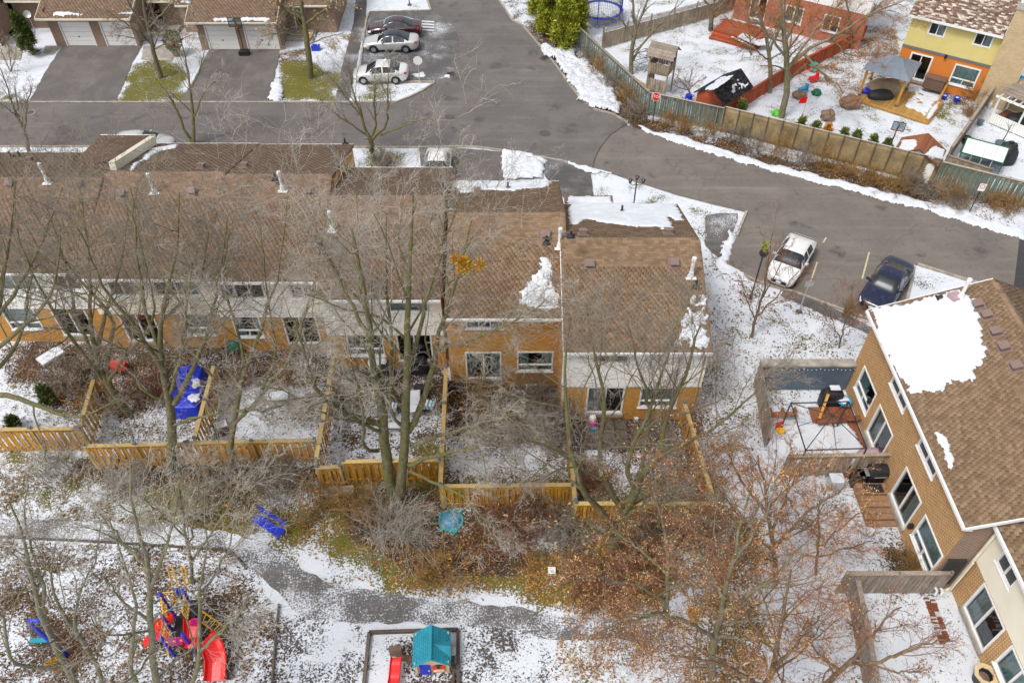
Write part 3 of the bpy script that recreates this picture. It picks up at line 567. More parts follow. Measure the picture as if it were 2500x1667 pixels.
# ---------------------------------------------------------------- snow lying in banks and on roofs
def snow_field(name, pxpoly, o, u, v, n, m, parent=None, cell=0.08, hgt=0.05, jag=0.25, rough=0.01, thr=0.5, seed=5, soft=3, specks=0.0, steps=0.0):
 o, u, v, n = (np.array(a, float) for a in (o, u, v, n))
 pts = [PL(x, y, o, n) - o for x, y in pxpoly]; pu = [(p @ u, p @ v) for p in pts]
 lo = np.min(pu, 0) - 0.6; hi = np.max(pu, 0) + 0.6
 a = np.arange(lo[0], hi[0], cell); b = np.arange(lo[1], hi[1], cell); AA, BB = np.meshgrid(a, b, indexing='ij')
 ja = (vnoise(AA, BB, 1.1, seed) - .5) * 2 * jag + (vnoise(AA, BB, 4.5, seed + 1) - .5) * jag; jb = (vnoise(AA, BB, 1.1, seed + 2) - .5) * 2 * jag + (vnoise(AA, BB, 5, seed + 3) - .5) * jag
 if steps: jb = jb + (np.floor(BB / steps) * steps - BB) * 0.6; ja = ja + (np.random.default_rng(seed).random(4000)[np.floor(BB / steps).astype(int) % 4000] - .5) * jag
 mk = pip(AA + ja, BB + jb, pu).astype(float)
 if specks: mk *= (vnoise(AA, BB, 6, seed + 9) * .6 + vnoise(AA, BB, 2.2, seed + 10) * .4 > specks)
 sf = blur(mk, soft); hh = sf * hgt * (0.75 + 0.5 * vnoise(AA, BB, 1.3, seed + 4)) + (vnoise(AA, BB, 3.1, seed + 5) - .5) * 2 * rough * sf + (vnoise(AA, BB, 7, seed + 6) - .5) * rough * sf
 keep = sf + (vnoise(AA, BB, 9, seed + 7) - .5) * (.75 if parent is not None else .35) > thr
 keep = keep[:-1, :-1]
 ii = np.arange(AA.size).reshape(AA.shape); q = np.stack([ii[:-1, :-1][keep], ii[1:, :-1][keep], ii[1:, 1:][keep], ii[:-1, 1:][keep]], 1)
 if len(q) == 0: return None
 V = o + AA.ravel()[:, None] * u + BB.ravel()[:, None] * v + (hh.ravel()[:, None] + 0.006) * n
 used, invx = np.unique(q.ravel(), return_inverse=True)
 # skirt so the sheet has real thickness at its edge
 e = {}
 q2 = invx.reshape(-1, 4)
 ed = np.concatenate([q2[:, [0, 1]], q2[:, [1, 2]], q2[:, [2, 3]], q2[:, [3, 0]]]); key = np.sort(ed, 1)
 un, iv, ct = np.unique(key, axis=0, return_inverse=True, return_counts=True); bd = ed[ct[iv.ravel()] == 1]
 VV = V[used]; nb = len(VV); low = VV - n * np.minimum(0.05 + 0 * VV[:, :1], ((VV - o) @ n)[:, None] + 0.004)
 sk = np.stack([bd[:, 1], bd[:, 0], bd[:, 0] + nb, bd[:, 1] + nb], 1)
 return stuff(obj(name, np.concatenate([VV, low]), np.concatenate([q2, sk]), m, parent, smooth=True, world=True))
EX, EY, EZ = (1, 0, 0), (0, 1, 0), (0, 0, 1)
o = snow_field('snow_bank', [(1314,117),(1394,125),(1423,149),(1471,186),(1503,221),(1513,279),(1471,274),(1423,255),(1399,215),(1356,165)], (0,0,0), EX, EY, EZ, M['snow_dirty'], cell=.09, hgt=.4, jag=.4, rough=.09, soft=6)
tag(o, 'dirty ploughed snow bank on the verge right of the road', 'snow bank')
o = snow_field('snow_bank', [(1540,306),(1640,330),(1740,360),(1880,402),(2040,440),(2150,470),(2290,500),(2390,530),(2500,566),(2500,590),(2380,553),(2270,519),(2140,486),(2030,458),(1900,424),(1730,378),(1622,344)], (0,0,0), EX, EY, EZ, M['snow_speck'], cell=.09, hgt=.13, jag=.22, rough=.04)
tag(o, 'long narrow strip of ploughed snow along the upper edge of the lane', 'snow bank')
o = snow_field('snow_bank', [(1225,365),(1310,384),(1330,392),(1326,440),(1230,440)], (0,0,0), EX, EY, EZ, M['snow_speck'], cell=.09, hgt=.28, jag=.2, rough=.07, soft=5); tag(o, 'rounded snow bank between the two front driveways of the row', 'snow bank')
o = snow_field('snow_bank', [(1370,392),(1440,410),(1475,420),(1490,430),(1420,418)], (0,0,0), EX, EY, EZ, M['snow_speck'], cell=.09, hgt=.1, jag=.25, rough=.05); tag(o, 'thin dirty snow ridge along the kerb at the junction corner', 'snow bank')
o = snow_field('snow_bank', [(660,205),(690,212),(692,235),(672,252),(658,240)], (0,0,0), EX, EY, EZ, M['snow_speck'], cell=.09, hgt=.22, jag=.2, rough=.06, soft=5); tag(o, 'small heap of snow on the lawn corner beside the right driveway', 'snow bank')
o = snow_field('snow_bank', [(1780,560),(1800,580),(1775,645),(1840,690),(1790,690),(1750,650)], (0,0,0), EX, EY, EZ, M['snow_speck'], cell=.09, hgt=.16, jag=.3, rough=.05); tag(o, 'snow pushed up against the kerb left of the white parked car', 'snow bank')
for pl, lb in (([(1003,183),(1030,180),(1040,188),(1015,193)], 'small patch of snow on the wet asphalt below the stop sign back'), ([(1083,184),(1094,184),(1094,193),(1080,192)], 'tiny lump of snow left of the storm drain')):
 o = snow_field('snow_patch', pl, (0,0,.012), EX, EY, EZ, M['snow_speck'], cell=.08, hgt=.05, jag=.25); tag(o, lb, 'snow patch')
# ---------------------------------------------------------------- building helpers
def nv(a): a = np.array(a, float); return a / np.linalg.norm(a)
def wall(parent, o, u, length, z0, z1, ops, m, name='wall', depth=0.12, thick=0.0):
 if length < .02: return None
 o = np.array(o, float); u = nv(u); n = np.cross(u, [0, 0, 1.0]); mb = MB()
 def pt(a, z, d=0.0): return o + u * a + np.array([0, 0, z]) - n * d
 xs = sorted({0.0, length} | {x for p in ops for x in (p[0], p[1])}); zs = sorted({z0, z1} | {z for p in ops for z in (p[2], p[3])})
 for i in range(len(xs) - 1):
  for j in range(len(zs) - 1):
   cx, cz = (xs[i] + xs[i + 1]) / 2, (zs[j] + zs[j + 1]) / 2
   if any(p[0] < cx < p[1] and p[2] < cz < p[3] for p in ops): continue
   mb.quad(pt(xs[i], zs[j]), pt(xs[i + 1], zs[j]), pt(xs[i + 1], zs[j + 1]), pt(xs[i], zs[j + 1]))
 for a0, a1, b0, b1 in ops:
  for (p, q) in (((a0, b0), (a1, b0)), ((a1, b0), (a1, b1)), ((a1, b1), (a0, b1)), ((a0, b1), (a0, b0))):
   mb.quad(pt(*p), pt(*q), pt(*q, depth), pt(*p, depth))
 return mb.build(name, m, parent, world=True, uv=True)
def lap_siding(parent, o, u, length, z0, z1, ops, m, exp=0.17, name='siding'):
 o = np.array(o, float); u = nv(u); n = np.cross(u, [0, 0, 1.0]); mb = MB()
 def pt(a, z, d): return o + u * a + np.array([0, 0, z]) + n * d
 k = max(1, round((z1 - z0) / exp)); zz = np.linspace(z0, z1, k + 1)
 for a, b in zip(zz[:-1], zz[1:]):
  segs = [(0.0, length)]
  for p in ops:
   if p[2] < (a + b) / 2 < p[3]:
    ns = []
    for s0, s1 in segs:
     if p[0] > s0: ns.append((s0, min(s1, p[0])))
     if p[1] < s1: ns.append((max(s0, p[1]), s1))
    segs = [q for q in ns if q[1] - q[0] > 0.005]
  for s0, s1 in segs:
   mb.quad(pt(s0, a, .028), pt(s1, a, .028), pt(s1, b, .008), pt(s0, b, .008)); mb.quad(pt(s0, a, 0), pt(s1, a, 0), pt(s1, a, .028), pt(s0, a, .028))
 for a0, a1, b0, b1 in ops:
  for (p, q) in (((a0, b0), (a1, b0)), ((a1, b0), (a1, b1)), ((a1, b1), (a0, b1)), ((a0, b1), (a0, b0))):
   mb.quad(pt(*p, .01), pt(*q, .01), pt(*q, -.12), pt(*p, -.12))
 return mb.build(name, m, parent, world=True)
def bar_on(mb, o, u, n, a0, a1, b0, b1, d0, d1):        # box on a wall plane: a along, b up, d outwards
 def pt(a, b, d): return o + u * a + np.array([0, 0, b]) + n * d
 V = [pt(a, b, d) for d in (d0, d1) for (a, b) in ((a0, b0), (a1, b0), (a1, b1), (a0, b1))]
 mb.add(V, [(0, 3, 2, 1), (4, 5, 6, 7), (0, 1, 5, 4), (1, 2, 6, 5), (2, 3, 7, 6), (3, 0, 4, 7)])
def window(parent, o, u, a0, a1, b0, b1, style='slider', drape=None, fm='white', name='window', f=0.08, sill=True, screen=None):
 o = np.array(o, float); u = nv(u); n = np.cross(u, [0, 0, 1.0]); mb = MB()
 def pt(a, b, d): return o + u * a + np.array([0, 0, b]) + n * d
 bar_on(mb, o, u, n, a0, a0 + f, b0, b1, -.1, .035); bar_on(mb, o, u, n, a1 - f, a1, b0, b1, -.1, .035)
 bar_on(mb, o, u, n, a0 + f, a1 - f, b0, b0 + f, -.1, .037); bar_on(mb, o, u, n, a0 + f, a1 - f, b1 - f, b1, -.1, .037)
 A0, A1, B0, B1 = a0 + f, a1 - f, b0 + f, b1 - f; cells = []; am = (A0 + A1) / 2
 if style in ('slider', 'patio'):
  bar_on(mb, o, u, n, am - .035, am + .035, B0, B1, -.07, .02); cells = [(A0, am - .035, B0, B1), (am + .035, A1, B0, B1)]
 elif style == 'picture':
  bm = B0 + (B1 - B0) * .3; bar_on(mb, o, u, n, A0, A1, bm - .04, bm + .04, -.07, .022); bar_on(mb, o, u, n, am - .03, am + .03, B0, bm - .04, -.07, .018)
  cells = [(A0, am - .03, B0, bm - .04), (am + .03, A1, B0, bm - .04), (A0, A1, bm + .04, B1)]
 elif style == 'three':
  w3 = (A1 - A0) / 3
  for k in (1, 2): bar_on(mb, o, u, n, A0 + k * w3 - .03, A0 + k * w3 + .03, B0, B1, -.07, .02)
  cells = [(A0, A0 + w3 - .03, B0, B1), (A0 + w3 + .03, A0 + 2 * w3 - .03, B0, B1), (A0 + 2 * w3 + .03, A1, B0, B1)]
 else: cells = [(A0, A1, B0, B1)]
 wobj = mb.build(name, M[fm], parent, world=True)
 for i, c in enumerate(cells):
  pm = 'screen' if (screen is not None and i in screen) else 'glass'
  q = MB().quad(pt(c[0], c[2], -.05), pt(c[1], c[2], -.05), pt(c[1], c[3], -.05), pt(c[0], c[3], -.05)); q.build('pane', M[pm], wobj, world=True)
 if sill and name == 'window': mb = MB(); bar_on(mb, o, u, n, a0 - .04, a1 + .04, b0 - .07, b0, -.02, .07); mb.build('sill', M[fm], wobj, world=True)
 if name != 'window': mb = MB(); bar_on(mb, o, u, n, a0 - .05, a1 + .05, b0 - .22, b0, -.02, .12); mb.build('threshold', M['concrete'], wobj, world=True)
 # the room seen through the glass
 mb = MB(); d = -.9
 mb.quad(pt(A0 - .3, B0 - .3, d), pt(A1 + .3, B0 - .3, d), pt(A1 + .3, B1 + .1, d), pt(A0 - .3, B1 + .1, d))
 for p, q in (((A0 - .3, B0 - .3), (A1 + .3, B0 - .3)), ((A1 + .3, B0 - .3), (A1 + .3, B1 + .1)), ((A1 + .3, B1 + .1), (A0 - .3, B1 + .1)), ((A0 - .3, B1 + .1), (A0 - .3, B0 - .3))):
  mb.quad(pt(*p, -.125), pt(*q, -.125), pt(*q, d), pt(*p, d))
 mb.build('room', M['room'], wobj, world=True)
 if drape:
  kind, frac = drape; cm = {'teal': 'curtain_teal', 'white': 'curtain', 'blind': 'blind'}[kind]
  spans = []
  if frac in ('both',): spans = [(A0, A0 + (A1 - A0) * .3), (A1 - (A1 - A0) * .3, A1)]
  elif frac == 'left': spans = [(A0, A0 + (A1 - A0) * .42)]
  elif frac == 'right': spans = [(A1 - (A1 - A0) * .42, A1)]
  else: spans = [(A0, A1)]
  for s0, s1 in spans:
   k = max(6, int((s1 - s0) / .035)); V = []; Fc = []
   for i in range(k + 1):
    a = s0 + (s1 - s0) * i / k; dd = -.17 + .03 * math.sin(i * 1.25 + s0 * 3); V += [pt(a, B0 - .1, dd), pt(a, B1 + .05, dd)]
   for i in range(k): Fc.append((2 * i, 2 * i + 2, 2 * i + 3, 2 * i + 1))
   obj('curtain', V, Fc, M[cm], wobj, smooth=True, world=True)
 return wobj

TILE = {}
def shingles(roof, o, u, v, W, Ln, mk, n_ind=300, sw=0.30, exp=0.145, pick='top', seed=3, skip=None):
 """laminated shingles: overlapping tilted tabs, each with a real butt edge"""
 o, u, v = np.array(o, float), nv(u), nv(v); n = np.cross(u, v); r = np.random.default_rng(seed)
 rows = int(Ln / exp); cols = int(W / sw) + 2; sw2 = sw
 T = []
 for j in range(rows + 1):
  off = -((j * 0.37) % 1.0) * sw2
  for i in range(cols):
   a0 = off + i * sw2; a1 = a0 + sw2 - .006
   a0c, a1c = max(0, a0), min(W, a1)
   if a1c - a0c < 0.03: continue
   T.append((a0c, a1c, j * exp, a0 >= 0 and a1 <= W))
 full = [k for k, t in enumerate(T) if t[3]]
 if skip is not None: full = [k for k in full if not skip((T[k][0] + T[k][1]) / 2, T[k][2])]
 full.sort(key=lambda k: (T[k][2], T[k][0]), reverse=(pick == 'top')); ind = set(full[:n_ind])
 hl = exp * 1.35
 if ind:
  key = (mk, sw, exp)
  if key not in TILE:
   x = (sw2 - .006) / 2; V = [(-x, 0, -.004), (x, 0, -.004), (x, hl, -.006), (-x, hl, -.006), (-x, 0, .012), (x, 0, .012), (x, hl, .0), (-x, hl, .0)]
   me = bpy.data.meshes.new('shingle'); me.from_pydata(V, [], [(0, 3, 2, 1), (4, 5, 6, 7), (0, 1, 5, 4), (1, 2, 6, 5), (2, 3, 7, 6), (3, 0, 4, 7)]); me.update(); me.materials.append(M[mk]); TILE[key] = me
  Rm = Matrix((Vector(u), Vector(v), Vector(n))).transposed().to_4x4()
  ml = Matrix.Identity(4); ch = []; q = roof
  while q is not None: ch.append(q); q = q.parent
  for q in reversed(ch): ml = ml @ q.matrix_basis
  mli = ml.inverted()
  for k in sorted(ind):
   a0, a1, b, _ = T[k]; ob = bpy.data.objects.new('shingle', TILE[key]); C.objects.link(ob); ob.parent = roof
   p = o + u * (a0 + a1) / 2 + v * b + n * (.014 + r.uniform(0, .01)); m = Matrix.Translation(Vector(p)) @ Rm; ob.matrix_basis = mli @ m
 rest = [T[k] for k in range(len(T)) if k not in ind]
 if rest:
  Z = np.array([(t[0], t[1], t[2]) for t in rest]); m_ = len(Z); lift = .014 + r.uniform(0, .012, m_)
  c = []
  for (s, dv, dz) in ((0, 0, -.004), (1, 0, -.004), (1, hl, -.006), (0, hl, -.006), (0, 0, .012), (1, 0, .012), (1, hl, 0.), (0, hl, 0.)):
   b = np.minimum(Z[:, 2] + dv, Ln + .03)
   c.append(o + Z[:, s][:, None] * u + b[:, None] * v + (lift + dz)[:, None] * n)
  V = np.stack(c, 1).reshape(-1, 3); base = np.arange(m_)[:, None] * 8
  Fq = np.concatenate([base + np.array(f) for f in ((4, 5, 6, 7), (0, 1, 5, 4), (1, 2, 6, 5), (3, 0, 4, 7))])
  stuff(obj('shingle_field', V, Fq, M[mk], roof, world=True))
def pipe_vent(house, p, h=1.2, r=.085, name='flue_pipe', m='pipe'):
 mb = MB(); mb.lathe([(r * 2.0, 0), (r * 1.9, .05), (r * 1.3, .3), (r * 1.25, .33), (r, .34), (r, h - .2), (r * 1.35, h - .19), (r * 1.35, h - .03), (r * 1.2, h), (0.001, h + .03)], 14)
 mb.box((0, 0, .0), (r * 6, r * 5, .03)); mb.V = [(a + p[0], b + p[1], c + p[2]) for a, b, c in mb.V]
 return mb.build(name, M[m], house, smooth=False, world=True)
def stack_pipe(house, p, h=.4):
 mb = MB(); mb.lathe([(.16, 0), (.15, .03), (.06, .12), (.055, h), (.001, h)], 10); mb.box((0, 0, 0), (.4, .36, .02)); mb.V = [(a + p[0], b + p[1], c + p[2]) for a, b, c in mb.V]
 return mb.build('vent_stack', M['black'], house, world=True)
def box_vent(house, p, v, u, m='vent', s=1.0):
 v = Vector(nv(v)); u = Vector(nv(u)); n = u.cross(v); Mx = Matrix((u, v, n)).transposed(); mb = MB(); p = Vector(p)
 mb.box(p + n * .12 * s, (.34 * s, .34 * s, .2 * s), M=Mx); mb.box(p + n * .235 * s - v * .02, (.42 * s, .42 * s, .035), M=Mx); mb.box(p + n * .012, (.55 * s, .55 * s, .02), M=Mx)
 return mb.build('roof_vent', M[m], house, world=True)

# ---------------------------------------------------------------- the row of townhouses in the middle
ZE, ZR = 5.3, 7.3
def unit(label, xl, xr, ye, yr, yf, lower, upper, ops, mk, n_ind, sidel=None, name='townhouse', base=0.0, side_mat='brick_orange', split=2.55, smat='siding', rakes=(1, 1)):
 h = thing(name, label, 'townhouse', ((xl + xr) / 2, ye + .3, 0)); yw = ye + .32; W = xr - xl; xa, xb = xl + .03, xr - .03
 o = np.array([xa, yw, 0.0]); ww = xb - xa
 opr = [(p[0] - xa, p[1] - xa, p[2], p[3]) for p in ops]
 if upper == lower: wall(h, o, EX, ww, -.05, ZE, opr, M[lower])
 else:
  wall(h, o, EX, ww, -.05, split, [q for q in opr if q[2] < split - .05], M[lower])
  low_up = [(q[0], q[1], max(q[2], split), q[3]) for q in opr if q[3] > split]
  lap_siding(h, o + np.array([0, -.02, 0]), EX, ww, split, ZE, low_up, M[smat])
 for p, q in zip(ops, opr): window(h, o + np.array([0, -.02 if p[2] > split - .3 and upper != lower else 0, 0]), EX, *q, **p[4])
 wall(h, (xa, yf - .3, 0), (0, -1, 0), yf - .3 - yw, -.05, ZE, [], M[side_mat], name='side_wall'); wall(h, (xb, yw, 0), (0, 1, 0), yf - .3 - yw, -.05, ZE, [], M[side_mat], name='side_wall')
 wall(h, (xb, yf - .3, 0), (-1, 0, 0), ww, -.05, ZE, [], M[side_mat], name='front_wall')
 for x in (xa, xb): MB().add([(x, yw, ZE), (x, yf - .3, ZE), (x, yr, ZR - .05)], [(0, 1, 2)]).build('gable', M[side_mat], h, world=True, uv=True)
 rn = Vector((0, -(ZR - ZE), -(yr - ye))).normalized(); rf = Vector((0, (ZR - ZE), -(yf - yr))).normalized(); mb = MB()
 mb.slab([(xl, ye, ZE), (xr, ye, ZE), (xr, yr, ZR), (xl, yr, ZR)], (0, 0, -.14)); mb.slab([(xl, yr + .001, ZR), (xr, yr + .001, ZR), (xr, yf, ZE), (xl, yf, ZE)], (0, 0, -.14))
 roof = mb.build('roof', M['deck_under'], h, world=True)
 v1 = nv((0, yr - ye, ZR - ZE)); v2 = nv((0, yr - yf, ZR - ZE)); L1 = math.hypot(yr - ye, ZR - ZE); L2 = math.hypot(yf - yr, ZR - ZE)
 shingles(roof, (xl, ye, ZE), EX, v1, W, L1, mk, n_ind, seed=int(abs(xl) * 10), sw=.24); shingles(roof, (xr, yf, ZE), (-1, 0, 0), v2, W, L2, mk, 0, seed=int(abs(xr) * 10) + 1)
 mb = MB(); k = int(W / .25)
 for i in range(k):
  for s in (-1, 1): mb.slab([(xl + i * W / k, yr, ZR + .034), (xl + (i + 1) * W / k - .008, yr, ZR + .034), (xl + (i + 1) * W / k - .008, yr + s * .16, ZR - .03), (xl + i * W / k, yr + s * .16, ZR - .03)], (0, 0, .016))
 stuff(mb.build('ridge_cap', M[mk], roof, world=True))
 mb = MB(); mb.box(((xl + xr) / 2, ye - .05, ZE - .07), (W - .01, .1, .13)); mb.build('gutter', M['white'], h, world=True)
 mb = MB(); mb.box(((xl + xr) / 2, yf + .05, ZE - .07), (W - .01, .1, .13)); mb.build('gutter', M['white'], h, world=True)
 mb = MB(); mb.box(((xl + xr) / 2, ye + .17, ZE - .17), (W - .02, .3, .02)); mb.build('soffit', M['white'], h, world=True)
 for x in (xl, xr):
  for y in (ye, yf): MB().beam((x, y, ZE - .06), (x, yr, ZR - .06), .03, .17).build('rake_board', M['white'] if xl > 0 and x == xl else M['fascia'], h, world=True)
 return h, roof, v1, v2, L1, L2
def on_wall(ye, px0, py0, px1, py1):      # photo box on a rear wall -> (x0,x1,z0,z1)
 Y = ye + .32; a = PY(px0, py1, Y); b = PY(px1, py0, Y); return float(a[0]), float(b[0]), float(a[2]), float(b[2])
def op(x0, x1, z0, z1, **kw): return (x0, x1, z0, z1, kw)
def ctr(pxc, pyc, ye, w_, z0, z1, **kw):
 x = PY(pxc, pyc, ye + .32)[0]; return (x - w_ / 2, x + w_ / 2, z0, z1, kw)
D_ = dict
# end unit E
ye = 25.09
opsE = [ctr(1477, 975, ye, 1.85, .5, 2.52, style='patio', drape=('white', 'left'), name='patio_door'), ctr(1609, 965, ye, 1.9, .95, 2.5, style='picture', drape=('white', 'both')), ctr(1490, 878, ye, 1.75, 4.25, 5.1, style='slider', drape=('blind', 'all'), fm='white')]
hE, rE, vE, vE2, LE, LE2 = unit('end townhouse of the row with white siding over orange brick and a bare brown roof', 2.36, 9.23, ye, 30.7, 36.4, 'brick_orange', 'x', opsE, 'shingle', 300, rakes=(1, 1))
nE = np.cross(EX, vE); nE2 = np.cross((-1, 0, 0), vE2)
eo = (2.36, 25.09, ZE + .02); eo2 = (2.36, 36.4, ZE + .02)
for px, py in ((1439, 646), (1645, 643)): box_vent(hE, PL(px, py, eo, nE), vE, EX)
for px, py in ((1423, 572), (1631, 570)): box_vent(hE, PL(px, py, eo2, nE2), vE2, (-1, 0, 0))
pipe_vent(hE, PL(1686, 676, eo, nE)); stack_pipe(hE, PL(1698, 700, eo, nE)); stack_pipe(hE, PL(1518, 517, eo2, nE2))
snow_field('snow', [(1391,498),(1645,498),(1672,540),(1650,535),(1632,524),(1640,565),(1622,562),(1605,552),(1560,553),(1500,545),(1462,540),(1440,533),(1420,540),(1400,549),(1392,545)], eo2, (-1, 0, 0), vE2, nE2, M['snow'], hE, cell=.07, hgt=.07, jag=.12, steps=.145)
snow_field('snow', [(1694,724),(1700,722),(1706,750),(1716,722),(1722,728),(1734,850),(1640,850),(1650,815),(1680,770)], eo, EX, vE, nE, M['snow'], hE, cell=.06, hgt=.035, jag=.14, steps=.145, specks=.40)
mb = MB(); q0 = P(1383, 482, 3.1); q1 = P(1489, 480, 3.1); mb.box(((q0[0] + q1[0]) / 2, (36.15 + q0[1]) / 2, 1.55), (q1[0] - q0[0], q0[1] - 36.15, 3.0)); fr_ = mb.build('garage', M['brick_orange'], hE, world=True, uv=True)
mb = MB(); mb.box(((q0[0] + q1[0]) / 2, (36.1 + q0[1]) / 2, 3.09), (q1[0] - q0[0] + .3, q0[1] - 36.1 + .3, .1)); mb.build('garage_roof', M['fascia'], hE, world=True)
snow_field('snow', [(1385,482),(1487,482),(1494,497),(1498,512),(1385,512)], (0, 0, 3.15), EX, EY, EZ, M['snow'], hE, cell=.1, hgt=.08, jag=.05)
# downpipe on E
mb = MB(); mb.tube([(9.05, 25.36, 5.15), (9.05, 25.36, .2), (9.05, 25.15, .1)], .04, 6); mb.build('downpipe', M['brick_orange'], hE, world=True)
mb = MB(); mb.box((2.50, 25.38, 2.6), (.1, .06, 5.1)); mb.build('corner_trim', M['white'], hE, world=True)
# D: all brick
ye = 27.33
opsD = [ctr(1181, 898, ye, 1.85, .55, 2.6, style='patio', drape=('teal', 'both'), name='patio_door'), ctr(1306, 893, ye, 1.85, 1.15, 2.65, style='picture', drape=('teal', 'both')), ctr(1183, 795, ye, 1.85, 4.3, 5.1, style='three', drape=('blind', 'left'))]
hD, rD, vD, vD2, LD, LD2 = unit('all brick townhouse with a triangular snow patch on its rear roof', -3.24, 2.72, ye, 32.9, 38.6, 'brick_orange', 'brick_orange', opsD, 'shingle', 300)
nD = np.cross(EX, vD); nD2 = np.cross((-1, 0, 0), vD2); do = (-3.24, 27.33, ZE + .02); do2 = (-3.24, 38.6, ZE + .02)
snow_field('snow', [(1325,628),(1336,630),(1345,665),(1350,690),(1356,715),(1357,755),(1330,760),(1300,758),(1272,742),(1276,708),(1300,680),(1316,650)], do, EX, vD, nD, M['snow'], hD, cell=.05, hgt=.045, jag=.16, steps=.145, specks=.26)
snow_field('snow', [(1118,444),(1348,443),(1335,456),(1290,458),(1250,466),(1180,464),(1118,472)], do2, (-1, 0, 0), vD2, nD2, M['snow'], hD, cell=.07, hgt=.06, jag=.15, steps=.145)
pipe_vent(hD, PL(1366, 604, do, nD)); box_vent(hD, PL(1332, 575, do, nD), vD, EX); stack_pipe(hD, PL(1334, 592, do, nD)); stack_pipe(hD, PL(1240, 460, do2, nD2)); stack_pipe(hD, PL(1394, 577, do2, nD2), .3)
box_vent(hD, PL(1165, 470, do2, nD2), vD2, (-1, 0, 0))
mb = MB(); q = PY(1290, 936, 27.6); mb.tube([(q[0] - .1, 27.66, q[2] - .35), (q[0] - .1, 27.5, q[2] - .3), (q[0] - .1, 27.5, q[2]), (q[0] + .45, 27.5, q[2] + .02)], .045, 8); mb.build('vent_pipe', M['pipe'], hD, world=True)
mb = MB(); mb.box((2.75, 27.5, 2.5), (.09, .2, 4.9)); mb.build('corner_trim', M['white'], hD, world=True)
# C
ye = 28.62
opsC = [ctr(894, 848, ye, 1.9, .95, 2.6, style='picture', drape=('blind', 'left')), ctr(1012, 840, ye, 1.85, .55, 2.6, style='patio', name='patio_door'), ctr(1000, 760, ye, 2.0, 4.2, 5.1, style='slider', drape=('blind', 'all'))]
hC, rC, vC, vC2, LC, LC2 = unit('townhouse with white siding behind the forked central tree', -9.6, -3.5, ye, 34.3, 40.0, 'brick_orange', 'x', opsC, 'shingle_row', 300)
nC = np.cross(EX, vC); nC2 = np.cross((-1, 0, 0), vC2); co = (-9.6, 28.62, ZE + .02); co2 = (-9.6, 40.0, ZE + .02)
pipe_vent(hC, PL(812, 562, co, nC)); box_vent(hC, PL(1052, 528, co, nC), vC, EX); box_vent(hC, PL(962, 428, co2, nC2), vC2, (-1, 0, 0)); stack_pipe(hC, PL(1083, 463, co2, nC2))
mb = MB(); mb.box((-6.35, 28.92, 2.2), (.1, .06, .26)); mb.build('wall_lamp', M['white'], hC, world=True)
# B
ye = 29.95
opsB = [ctr(606, 800, ye, 1.5, 1.0, 2.6, style='picture', drape=('white', 'both')), ctr(737, 805, ye, 1.85, .5, 2.6, style='patio', name='patio_door'), ctr(590, 706, ye, 2.3, 3.85, 5.02, style='three'), ctr(738, 703, ye, 1.35, 3.85, 5.02, style='slider')]
hB, rB, vB, vB2, LB, LB2 = unit('townhouse with white siding whose patio door faces the snowy square garden', -15.46, -9.7, ye, 36.2, 42.5, 'brick_orange', 'x', opsB, 'shingle_row', 300)
nB = np.cross(EX, vB); nB2 = np.cross((-1, 0, 0), vB2); bo = (-15.46, ye, ZE + .02); bo2 = (-15.46, 42.5, ZE + .02)
pipe_vent(hB, PL(691, 465, bo, nB)); box_vent(hB, PL(752, 470, bo, nB), vB, EX); box_vent(hB, PL(597, 408, bo2, nB2), vB2, (-1, 0, 0)); stack_pipe(hB, PL(843, 352, bo2, nB2)); stack_pipe(hB, PL(673, 438, bo2, nB2))
# A
ye = 30.16
opsA = [ctr(300, 705, ye, 1.4, 3.85, 5.02, style='slider'), ctr(433, 709, ye, 2.3, 3.85, 5.02, style='slider', drape=('teal', 'right')), ctr(352, 815, ye, 1.9, .5, 2.6, style='patio', name='patio_door'), ctr(488, 805, ye, 1.5, .95, 2.6, style='picture', drape=('white', 'all'))]
hA, rA, vA, vA2, LA, LA2 = unit('townhouse with cream siding above the blue tarp garden', -21.95, -15.5, ye, 36.4, 42.6, 'brick_orange', 'x', opsA, 'shingle_row', 300, smat='siding_cream')
nA = np.cross(EX, vA); nA2 = np.cross((-1, 0, 0), vA2); ao = (-21.95, ye, ZE + .02); ao2 = (-21.95, 42.6, ZE + .02)
pipe_vent(hA, PL(378, 470, ao, nA)); box_vent(hA, PL(298, 475, ao, nA), vA, EX); box_vent(hA, PL(470, 470, ao, nA), vA, EX); box_vent(hA, PL(492, 410, ao2, nA2), vA2, (-1, 0, 0))
# front wing of A with its slanted parapet board
w0 = P(247, 338, ZE); w1 = P(380, 338, ZE)
mb = MB(); mb.slab([(w0[0], 39.0, ZE + .6), (w1[0], 39.0, ZE + .6 + .85), (w1[0], w1[1], ZE + .25), (w0[0], w0[1], ZE + .1)], (0, 0, -.3)); fw = mb.build('front_wing_roof', M['deck_under'], hA, world=True)
vw = nv((0, 39.0 - w0[1], .55)); shingles(fw, (w1[0], w1[1], ZE + .19), (-1, 0, 0), vw, w1[0] - w0[0], w1[1] - 38.6, 'shingle_row', 0, seed=77)
mb = MB(); mb.beam(PL(279, 416, ao2, nA2) + np.array([0, 0, .25]), P(374, 342, ZE + .45), .34, .5); mb.build('parapet_board', M['cream'], hA, world=True)
mb = MB(); mb.box(((w0[0] + w1[0]) / 2, w0[1] + .06, ZE + .12), (w1[0] - w0[0], .1, .16)); mb.build('gutter', M['white'], hA, world=True)
snow_field('snow', [(316,415),(375,362),(430,353),(430,362),(390,372),(345,395),(322,420)], ao2, (-1, 0, 0), vA2, nA2, M['snow'], hA, cell=.07, hgt=.06, jag=.15)
